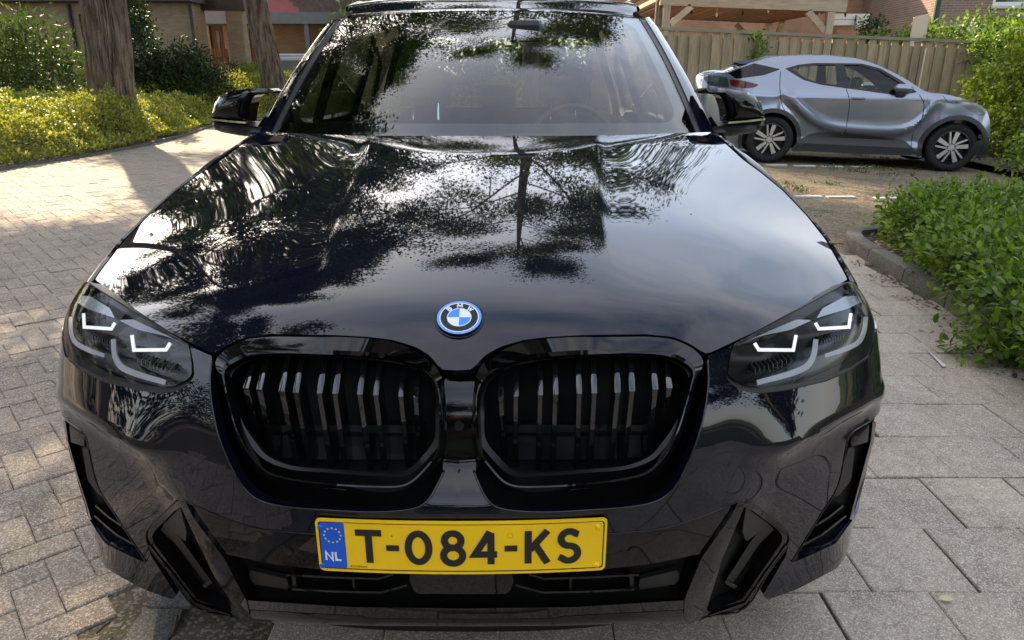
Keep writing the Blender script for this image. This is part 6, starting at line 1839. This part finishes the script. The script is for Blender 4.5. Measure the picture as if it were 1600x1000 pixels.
def tree_limbs(base, h, r, lean, nlimb, spread, z0, seed, crown_r):
    r_ = np.random.default_rng(seed); segs = []; tips = []
    top = np.array(base)+np.array([lean[0], lean[1], h])
    tr = catmull(np.array([np.array(base), np.array(base)+np.array([lean[0]*.3, lean[1]*.3, h*.35]), np.array(base)+np.array([lean[0]*.7+r_.normal()*.2, lean[1]*.7, h*.7]), top]), 8)
    segs.append((tr, np.interp(np.linspace(0, 1, len(tr)), [0, .3, 1], [r, r*.72, r*.10])))
    for k in range(nlimb):
        f = z0+(0.97-z0)*(k+.5)/nlimb; p = np.array([np.interp(f, np.linspace(0, 1, len(tr)), tr[:, i]) for i in range(3)])
        az = k*2.4+r_.normal()*.4; L_ = crown_r*(1.05-.55*((f-z0)/(1-z0))**1.3)*(.75+.5*r_.random()); el = .15+.55*(f-z0)/(1-z0)+r_.normal()*.12
        d = np.array([math.cos(az)*math.cos(el), math.sin(az)*math.cos(el), math.sin(el)])
        e = p+d*L_; md = p+d*L_*.5+np.array([0, 0, .10*L_])
        lb = catmull(np.array([p, md, e]), 7); segs.append((lb, np.linspace(r*.24*(1.15-f), .02, len(lb))))
        for j in range(9):
            g = .25+.75*(j+r_.random()*.6)/9; q = np.array([np.interp(g, np.linspace(0, 1, len(lb)), lb[:, i]) for i in range(3)])
            d2 = d*.5+r_.normal(size=3)*.75; d2[2] += .1; d2 /= np.linalg.norm(d2); l2 = L_*(.16+.26*r_.random())*(1.15-g*.5)
            e2 = q+d2*l2; tw = catmull(np.array([q, (q+e2)/2+np.array([0, 0, .04*l2]), e2]), 4); segs.append((tw, np.linspace(.024, .006, len(tw))))
            for i_ in range(4): tips.append(q+(e2-q)*(.4+.65*(i_+r_.random()*.5)/4)+r_.normal(size=3)*.12)
        tips.append(e)
    return segs, np.array(tips)
def tree(name, label, base, h, r, lean=(0, 0), nlimb=14, z0=.35, crown_r=4.5, seed=1, nleaf=40, size=.11, mat='leaf_tree', spread=.30, group=None, trunk_mesh=True, cat='tree'):
    o = empty(name, base, label, cat, group)
    segs, tips = tree_limbs(base, h, r, lean, nlimb, 1, z0, seed, crown_r)
    mb = MB()
    for i, (p, rr) in enumerate(segs):
        if i == 0 and not trunk_mesh: continue
        mb.tube(p, rr, 10 if i == 0 else 5)
    mb.build('limbs' if not trunk_mesh else 'trunk', M['bark'], o, True, 180)
    n = len(tips)*nleaf; c = np.repeat(tips, nleaf, 0); off = rng.normal(size=(n, 3))*spread*np.array([1, 1, .62]); P = c+off
    Dn = off/(np.linalg.norm(off, axis=1)[:, None]+1e-6)+rng.normal(size=(n, 3))*.6; Dn[:, 2] -= .25
    N = np.array([0, 0, 1.0])+rng.normal(size=(n, 3))*.55
    V, F = leaves(P, Dn, size*(.6+.8*rng.random(n)), LEAF4, N)
    mk('crown', V, F, M[mat], o, False)
    return o, segs
def bark_trunk(o, pts, rad, nz_=150, na=110, depth=.035, seed=3, flare=.35):
    """trunk with furrowed bark in relief"""
    r_ = np.random.default_rng(seed); flare = .12; pts = catmull(np.array(pts, float), 12); t_ = np.linspace(0, 1, len(pts)); tz = np.linspace(0, 1, nz_)
    c = np.stack([np.interp(tz, t_, pts[:, k]) for k in range(3)], 1); rr = np.interp(tz, np.linspace(0, 1, len(rad)), rad)
    a = np.arange(na)*2*np.pi/na; A, Z = np.meshgrid(a, c[:, 2], indexing='ij')
    ridge = np.zeros_like(A)
    for k, (f, zf) in enumerate(((46, 1.1), (70, 1.7), (104, 2.6))):
        ph = r_.random()*6; wob = .55*np.sin(Z*zf+ph*3)+.35*np.sin(Z*zf*2.3+ph+A*2)
        ridge += (1-np.abs(np.sin(A*f/2+wob*1.6+ph)))**1.6/(1+.4*k)
    ridge *= .75+.5*np.sin(Z*1.7+3*np.sin(A*3))**2; ridge += r_.normal(size=ridge.shape)*.08
    fl = 1+flare*np.exp(-(Z-c[0, 2])/.35)*(1+.35*np.sin(A*5+1))
    RR = (rr[None]*fl)+depth*(.5-ridge*.55)
    V = np.stack([c[None, :, 0]+RR*np.cos(A), c[None, :, 1]+RR*np.sin(A), Z], -1)
    return mk('trunk', V.reshape(-1, 3), np.array(grid_faces(na, nz_, True)), M['bark'], o, True, 180)
# --- two big street trees on the left
TY = 15.0
tb1 = atY(170, 150, TY); tb1 = np.array([tb1[0], TY, 0.0])
t1, sg = tree('street_tree', 'thick furrowed tree trunk rising from the yellow-green hedge, nearest on the left', tuple(tb1), 14, .40, (.8, -.9), 18, .40, 7.0, 11, 170, .105, trunk_mesh=False)
tp = [atY(u, v, TY) for u, v in ((176, 150), (170, 75), (160, 0))]
ptsA = [np.array([tp[0][0]+.05, TY, -.05]), tp[0], tp[1], tp[2], np.array([tp[2][0]-.05, TY-.05, 4.2]), np.array([tp[2][0]+.1, TY-.2, 7.0])]
bark_trunk(t1, ptsA, [.48, .43, .42, .41, .38, .30], 280, 320, .06, 3)
tb2 = np.array([atY(426, 130, 23)[0], 23.0, 0])
t2, sg = tree('street_tree', 'slimmer leaning tree trunk beside the grey bin, second from the left', tuple(tb2), 13, .30, (-1.6, .2), 15, .42, 5.2, 23, 100, .11, trunk_mesh=False)
tp = [atY(u, v, 23.0) for u, v in ((428, 130), (415, 75), (398, 0))]
ptsB = [np.array([tp[0][0]+.1, 23, -.05]), tp[0], tp[1], tp[2], tp[2]+(tp[2]-tp[1])*1.0, tp[2]+(tp[2]-tp[1])*2.4]
bark_trunk(t2, ptsB, [.42, .36, .345, .33, .30, .22], 170, 200, .05, 8)
# --- trees beyond the car and round about: seen in its paint and glass, one added for its shade
tree('street_tree', 'slender tree straight behind the SUV, seen upside down in its bonnet', (.55, 15.8, 0), 15.5, .27, (.1, -.3), 22, .24, 5.0, 31, 90, .10)
tree('street_tree', 'thin young tree right of the one mirrored in the bonnet', (3.6, 17.2, 0), 12.5, .15, (.1, 0), 14, .30, 2.6, 37, 60, .09)
tree('street_tree', 'broad tree left of the driveway, mirrored in the left headlight', (-9.8, .5, 0), 12.5, .30, (1.0, .6), 17, .40, 6.0, 41, 60, .15)
tree('street_tree', 'unseen tree added left of the sunlit bricks to shade the near paving', (-9.1, 10.8, 0), 12.5, .26, (.9, -.3), 26, .36, 6.3, 47, 150, .115)  # out of view, added so that its crown shades the near bricks
clump_bush('tall_hedge', 'tall green hedge closing the street, seen through the SUV windows', 'hedge', (1.5, 28.5, 0), [(x, 0, z, 1.9, .8, 1.2) for x in (-6.5, -4, -1.5, 1, 3.5, 6, 8.5) for z in (.9, 2.6)], 20000, .24, M['leaf_bush'], LEAF4, 8)
# --- yellow-green ground cover hedge along the street
def ground_cover(name, n, size, mat):
    E_ = catmull(EDGE[EDGE[:, 1] > 5], 14); E_ = resample(E_, 500); T_ = np.gradient(E_, axis=0); T_ /= np.linalg.norm(T_, axis=1)[:, None]; Nn = np.stack([-T_[:, 1], T_[:, 0]], 1)
    L_ = np.linspace(0, 1, 500); t_ = rng.random(n)**1.2*.86; w_ = 4.2*rng.random(n)**1.15
    e = np.stack([np.interp(t_, L_, E_[:, k]) for k in range(2)], 1); nn = np.stack([np.interp(t_, L_, Nn[:, k]) for k in range(2)], 1)
    q = e+nn*(w_[:, None]+.02)
    lump = .10*np.sin(q[:, 1]*2.3+w_*2)+.08*np.sin(q[:, 1]*5.1+w_*3.7)+.06*np.sin(q[:, 1]*9.3-w_*6+q[:, 0]*3)
    hgt = .10+.58*sstep(-.1, 1.0, w_)+.18*sstep(1, 3, w_)+lump*sstep(0, .4, w_)
    hgt = hgt+.30*np.exp(-((q[:, 0]-tb1[0]-.5)**2+(q[:, 1]-tb1[1]+.75)**2)/.6)
    hgt = hgt+.45*sstep(19.5, 23.5, q[:, 1])*sstep(.2, 1.5, w_)
    z = hgt*(1-.55*rng.random(n)**2.2)+np.where(rng.random(n) < .06, .10*rng.random(n), 0)
    P = np.stack([q[:, 0], q[:, 1], np.maximum(z, .03)], 1)
    D = rdir(n, .6); D[:, 0] += .25; N = np.array([.35, -.25, .8])+rng.normal(size=(n, 3))*.5
    return leaves(P, D, size*(.6+.8*rng.random(n)), LEAF6, N)
V, F = ground_cover('g', 150000, .064, 'leaf_yellow')
gc = mk('ground_cover', V, F, M['leaf_yellow'], None, False); tag(gc, 'low yellow-green ground cover hedge along the brick street', 'hedge', kind='stuff')
# --- shrubs behind it
def pxY(u, v, Y): return atY(u, v, Y)
b = pxY(40, 150, 17.0)
clump_bush('leafy_shrub', 'large glossy green shrub, left of the thick tree trunk', 'shrub', (b[0], 17.0, 0), [(-.2, 0, 1.0, 1.15, 1.0, .95), (.75, -.1, .8, .75, .8, .75), (-1.2, .1, .8, .9, .9, .8), (.2, .2, 1.65, .75, .7, .6), (-.7, .3, 1.45, .7, .7, .6)], 8200, .17, M['leaf_rhodo'], LEAFL, 10, k=1.17)
b = pxY(222, 120, 21)
clump_bush('conifer_shrub', 'narrow dark green column shrub just right of the thick tree trunk', 'shrub', (b[0], 21.0, 0), [(0, 0, .7, .52, .5, .7), (.05, 0, 1.6, .42, .42, .8), (-.05, 0, 2.5, .3, .3, .6), (.0, 0, 3.1, .18, .18, .45)], 6500, .10, M['leaf_dark'], LEAF4, 4, k=1.18)
b = pxY(290, 120, 21.5)
clump_bush('laurel_shrub', 'dark laurel shrub with upright shoots under the tan wall', 'shrub', (b[0], 21.5, 0), [(-.55, 0, .7, .6, .5, .7), (.1, 0, .75, .55, .5, .72), (.55, -.1, .65, .5, .5, .6), (.15, 0, 1.25, .35, .3, .45)], 5200, .18, M['leaf_dark'], LEAFL, 9, .1, k=1.25)
b = pxY(343, 110, 25.0)
clump_bush('clipped_hedge', 'small clipped dark hedge left of the brick pier', 'hedge', (b[0], 25.0, 0), [(0, 0, .6, .5, .5, .62), (.35, 0, .6, .45, .5, .6)], 2600, .10, M['leaf_dark'], LEAF4, 3, k=1.3)
b = pxY(392, 110, 25.0)
clump_bush('round_shrub', 'small sunlit variegated shrub right of the brick pier', 'shrub', (b[0], 25.0, 0), [(0, 0, .62, .5, .45, .6)], 2000, .10, M['leaf_lime'], LEAF4, 3, k=1.32)
# --- right: bed of fresh green shrubs by the driveway
bl = []
for k in range(34):
    x = 3.24+rng.random()*4.0; y = 1.6+rng.random()*4.6
    if x < 3.15+max(0, (y-4.2)*.55): x += .5
    if y > 4.9+max(0, x-4.0)*.45: continue
    s_ = .26+.14*rng.random(); hh = min(1, max(0, x-2.9)/1.5)*sstep(6.2, 4.2, y); bl.append((x-4.4, y-3.4, .16+.12*hh, s_*1.5, s_*1.5, s_*(.55+.35*hh)))
for (x, y) in ((3.28, 4.3), (3.25, 3.7), (3.15, 3.1), (3.02, 2.6), (2.95, 2.15), (3.45, 4.6), (3.7, 4.8), (3.0, 1.7), (3.1, 3.5), (2.98, 3.0), (2.84, 2.65), (2.76, 2.35), (2.68, 2.0), (2.64, 1.7)): bl.append((x-4.4, y-3.4, .20, .30, .34, .20))
clump_bush('bed_shrubs', 'fresh green leafy shrub mass spilling over the kerb beside the driveway', 'shrub', (4.4, 3.4, .05), bl, 64000, .046, M['leaf_bush'], LEAF6, 26, .55, .5)
clump_bush('creeping_shrub', 'small dark low shrub creeping over the paving in front of the kerb', 'shrub', (2.55, 2.28, .0), [(0, 0, .06, .20, .13, .09), (.14, -.05, .08, .16, .12, .10)], 700, .045, M['leaf_bush'], LEAF6, 4, .6, .3)
# --- far right: sunlit lime shrubs by the crossover's nose and on the fence end
clump_bush('lime_shrub', 'tall sunlit lime-green shrub at the right edge, in front of the fence end', 'shrub', (9.1, 11.4, 0), [(-.2, 0, .9, 1.0, .9, .9), (.8, .2, 1.2, 1.1, .9, 1.0), (.1, .1, 1.6, .8, .8, .6), (1.2, .3, 1.9, .9, .8, .6), (-.6, -.5, .5, .7, .6, .5), (-.75, .2, 1.0, .5, .5, .5)], 15000, .085, M['leaf_lime'], LEAF6, 14)
clump_bush('ivy_clump', 'green climbing plant spilling over the right end of the garden fence', 'climber', (10.15, 14.0, 0), [(-.55, -.1, 1.75, .45, .22, .35), (.2, 0, 1.9, .6, .3, .35), (.9, 0, 1.7, .6, .4, .6), (.5, -.1, 1.2, .6, .3, .6)], 5200, .085, M['leaf_bush'], LEAF6, 6)
clump_bush('garden_hedge', 'green hedge top showing over the fence before the brown brick house', 'hedge', (11.1, 16.5, 0), [(-1.3, 0, 1.9, .8, .5, .5), (-.3, 0, 2.05, .8, .5, .5), (.8, 0, 2.05, .9, .5, .55), (1.9, 0, 2.0, .9, .5, .5), (-2.4, 0, 1.75, .7, .4, .45), (0, 0, 1.0, 2.4, .5, 1.0)], 9000, .10, M['leaf_bush'], LEAF6, 8)
b = pxY(1362, 45, 17)
clump_bush('round_shrub', 'small round dark shrub above the fence, right of the cream shed', 'shrub', (b[0], 17.0, 0), [(0, 0, b[2]-.05, .24, .24, .28), (0, 0, 1.4, .25, .25, .7)], 2200, .07, M['leaf_dark'], LEAF4, 3)
b = pxY(1186, 70, 13.8)
clump_bush('climbing_plant', 'slim climbing plant on the fence above the crossover\'s tail', 'climber', (b[0], 13.82, 0), [(0, 0, 1.75, .13, .06, .35), (.04, 0, 1.35, .17, .07, .35), (-.03, 0, .9, .12, .07, .35)], 900, .07, M['leaf_bush'], LEAF6, 3)
clump_bush('low_shrub', 'dark green low shrub under the crossover\'s front bumper', 'shrub', (8.1, 9.5, .02), [(0, 0, .28, .7, .5, .30), (.7, -.6, .30, .8, .6, .32), (-.6, -.35, .10, .34, .30, .12), (1.3, .3, .45, .8, .6, .45), (.3, -1.3, .2, .7, .5, .22)], 6800, .075, M['leaf_bush'], LEAF6, 8)
clump_bush('low_shrub', 'loose low shrub between the parking ground and the driveway bed, at the right edge', 'shrub', (7.3, 7.4, .02), [(0, 0, .12, .8, .5, .16), (-.8, -.8, .1, .6, .5, .13), (.9, .4, .2, .9, .7, .26), (-1.5, -1.5, .1, .5, .4, .13)], 5000, .07, M['leaf_bush'], LEAF6, 8)
# --- greenery further round the place
for (x, y, h_, r_, sd, lb) in ((17.5, 9, 7.5, 3.4, 71, 'bushy tree beyond the planting bed, right of the picture'), (21, 18, 9, 4.0, 72, 'bushy tree right of the brown brick house'), (-19, 7, 8, 3.6, 73, 'bushy tree in the garden left of the street'), (-24, 16, 9, 4.2, 74, 'bushy tree left of the low tan house')):
    tree('garden_tree', lb, (x, y, 0), h_, .16, (0, 0), 13, .16, r_, sd, 60, .17)
clump_bush('tall_hedge', 'unseen tall hedge added on the left to darken the reflection in the left bumper', 'hedge', (-13.5, -1, 0), [(0, y, z, .9, 1.7, 1.3) for y in (-8, -5.5, -3, -.5, 2, 4.5) for z in (1.0, 2.7, 3.9)], 16000, .2, M['leaf_dark'], LEAF4, 8)  # added out of view to keep bright sky out of the left bumper's reflection
# ------------------------------------------------------------------ what stands behind the viewer (seen in the paint)
h5 = empty('street_house', (-2, -17, 0), 'brown brick house with a tiled roof across the street, mirrored in the dark paint', 'house')
mb = MB(); mb.box((-13, -24, -.1), (9, -17, 3.2)); mb.build('wall', M['brownbrick'], h5, False)
mb = MB(); mb.prism([(-13.4, -16.5, 3.2), (-13.4, -24.5, 3.2), (-13.4, -20.5, 6.2)], (22.8, 0, 0)); mb.build('roof', M['rooftile'], h5, False)
for x in (-10, -5.5, 0, 5): 
    mb = MB(); mb.box((x-.9, -16.995, .9), (x+.9, -16.94, 2.3)); f_ = mb.build('window', M['frame'], h5, False); mb = MB(); mb.box((x-.8, -16.938, 1.0), (x+.8, -16.93, 2.2)); mb.build('pane', M['winglass'], f_, False)
for k, (x, y, h_, s_) in enumerate(((-7.5, -6.5, 10, 5), (8.5, -12, 8, 6), (1.5, -15.5, 5.5, 7), (9.5, -2.5, 7.5, 8), (-3.8, -12.5, 8.5, 9))):
    tree('street_tree', ['bushy tree across the street to the left, mirrored in the paint', 'tall bushy tree across the street to the right, mirrored in the paint', 'small tree before the house across the street, mirrored in the paint', 'small tree right of the driveway, mirrored in the bonnet corner', 'round tree left of the house across the street, mirrored in the paint'][k], (x, y, 0), h_, .16, (0, 0), 12, .22, 3.0, 50+s_, 80, .15)
# ------------------------------------------------------------------ litter, moss and small growth
def scatter(name, label, n, fn, mat, size, tmpl, kind='stuff', cat='litter', flat=.15):
    P = fn(n); D = rdir(len(P)); D[:, 2] *= flat; N = np.array([0, 0, 1.0])+rng.normal(size=(len(P), 3))*.3
    V, F = leaves(P, D, size*(.5+rng.random(len(P))), tmpl, N); o = mk(name, V, F, mat, None, False); tag(o, label, cat, kind=kind); return o
def along_joints(n):
    """weeds root in the joints of the brick street"""
    k = rng.integers(0, len(cells), n*3); c = cells[k]; a = TH+c[:, 2]*math.pi/2; s_ = np.where(rng.random(len(k)) < .5, 1, -1); t_ = rng.random(len(k))-.5
    x = c[:, 0]+np.cos(a)*t_*.2-np.sin(a)*s_*.05; y = c[:, 1]+np.sin(a)*t_*.2+np.cos(a)*s_*.05
    q = np.sin(x*2.1+1)*np.cos(y*1.7+.5)+np.sin(x*5.3+y*4.1)*.6
    ok = (q > .75) & (dep[k] < 6.0)
    return np.stack([x, y, np.full(len(x), -.004)], 1)[ok][:n]
M['moss'] = leafmat('joint_moss', (.05, .06, .012), (.13, .14, .03), .2)
P = along_joints(420); P = np.repeat(P, 16, 0)+rng.normal(size=(len(P)*16, 3))*np.array([.011, .011, 0])
V, F = leaves(P, rdir(len(P), .8), .011*(.4+.9*rng.random(len(P))), LEAFL); o = mk('joint_weeds', V, F, M['moss'], None, False); tag(o, 'moss and tiny weeds in the joints of the brick street', 'weeds', kind='stuff')
M['dry'] = leafmat('dry_brown_leaves', (.05, .022, .012), (.16, .075, .035), .1)
def kerbside(n):
    t_ = rng.random(n); i = (40+t_*130).astype(int); p = KL[i]; off = -np.abs(rng.normal(size=n))*.09-.01
    q = np.sin(i*.35) > -.3; P = np.stack([p[:, 0]+off, p[:, 1]+rng.normal(size=n)*.03, np.full(n, .005)], 1); return P[q]
scatter('leaf_litter', 'reddish brown leaf litter along the kerb', 900, kerbside, M['dry'], .022, LEAF4)
def lotspots(n):
    P = np.stack([-.5+9*rng.random(n), 5+8.5*rng.random(n), np.zeros(n)], 1); q = np.sin(P[:, 0]*1.9)*np.sin(P[:, 1]*2.3+1)+.5*np.sin(P[:, 0]*4.7+P[:, 1]*3) > .1; P = P[q]; P[:, 2] = lotz(P[:, 0], P[:, 1])+.004; return P
scatter('lot_litter', 'dry twigs and leaf bits on the parking ground', 5000, lotspots, M['dry'], .03, LEAF4)
P = lotspots(1500); P = P[(np.sin(P[:, 0]*2.3+2)*np.cos(P[:, 1]*1.3) > .25)]; P = np.repeat(P, 14, 0)+rng.normal(size=(len(P)*14, 3))*np.array([.05, .05, 0])
V, F = leaves(P, rdir(len(P), 1.2), .05*(.4+.9*rng.random(len(P))), LEAFL); o = mk('lot_grass', V, F, M['moss'], None, False); tag(o, 'sparse grass growing in the parking ground', 'grass', kind='stuff')
# single fallen bits near the viewer
p = atZ(1478, 939, .004); V, F = leaves(np.array([p-np.array([.02, 0, 0])]), np.array([[1., .1, .05]]), .045, LEAF6, np.array([[.1, -.1, 1.]])); V[:, 2] += .006; o = mk('fallen_leaf', V, F, pbr('pale_dry_leaf', (.48, .45, .25), .7), None, False); tag(o, 'single pale dry leaf on the grey paving at lower right', 'leaf')
mb = MB()
for (a, b_) in (((268, 992), (277, 962)), ((275, 975), (284, 956)), ((150, 990), (172, 972))):
    p, q = atZ(*a, .006), atZ(*b_, .012); mb.tube(catmull(np.array([p, (p+q)/2+np.array([.004, 0, .006]), q]), 4), .0035, 5)
tag(mb.build('dry_twig', M['twig'], None), 'broken dry twigs lying by the dark edging under the bumper', 'twig')
p, q = atZ(1448, 545, .006), atZ(1476, 572, .006); mb = MB(); mb.prism([p+np.array([0, .008, 0]), p-np.array([.004, .008, 0]), q-np.array([.012, .006, 0]), q+np.array([.012, .006, 0])], (0, 0, -.003)); tag(mb.build('paint_mark', pbr('white_scuff', (.5, .49, .47), .9), drive, False))
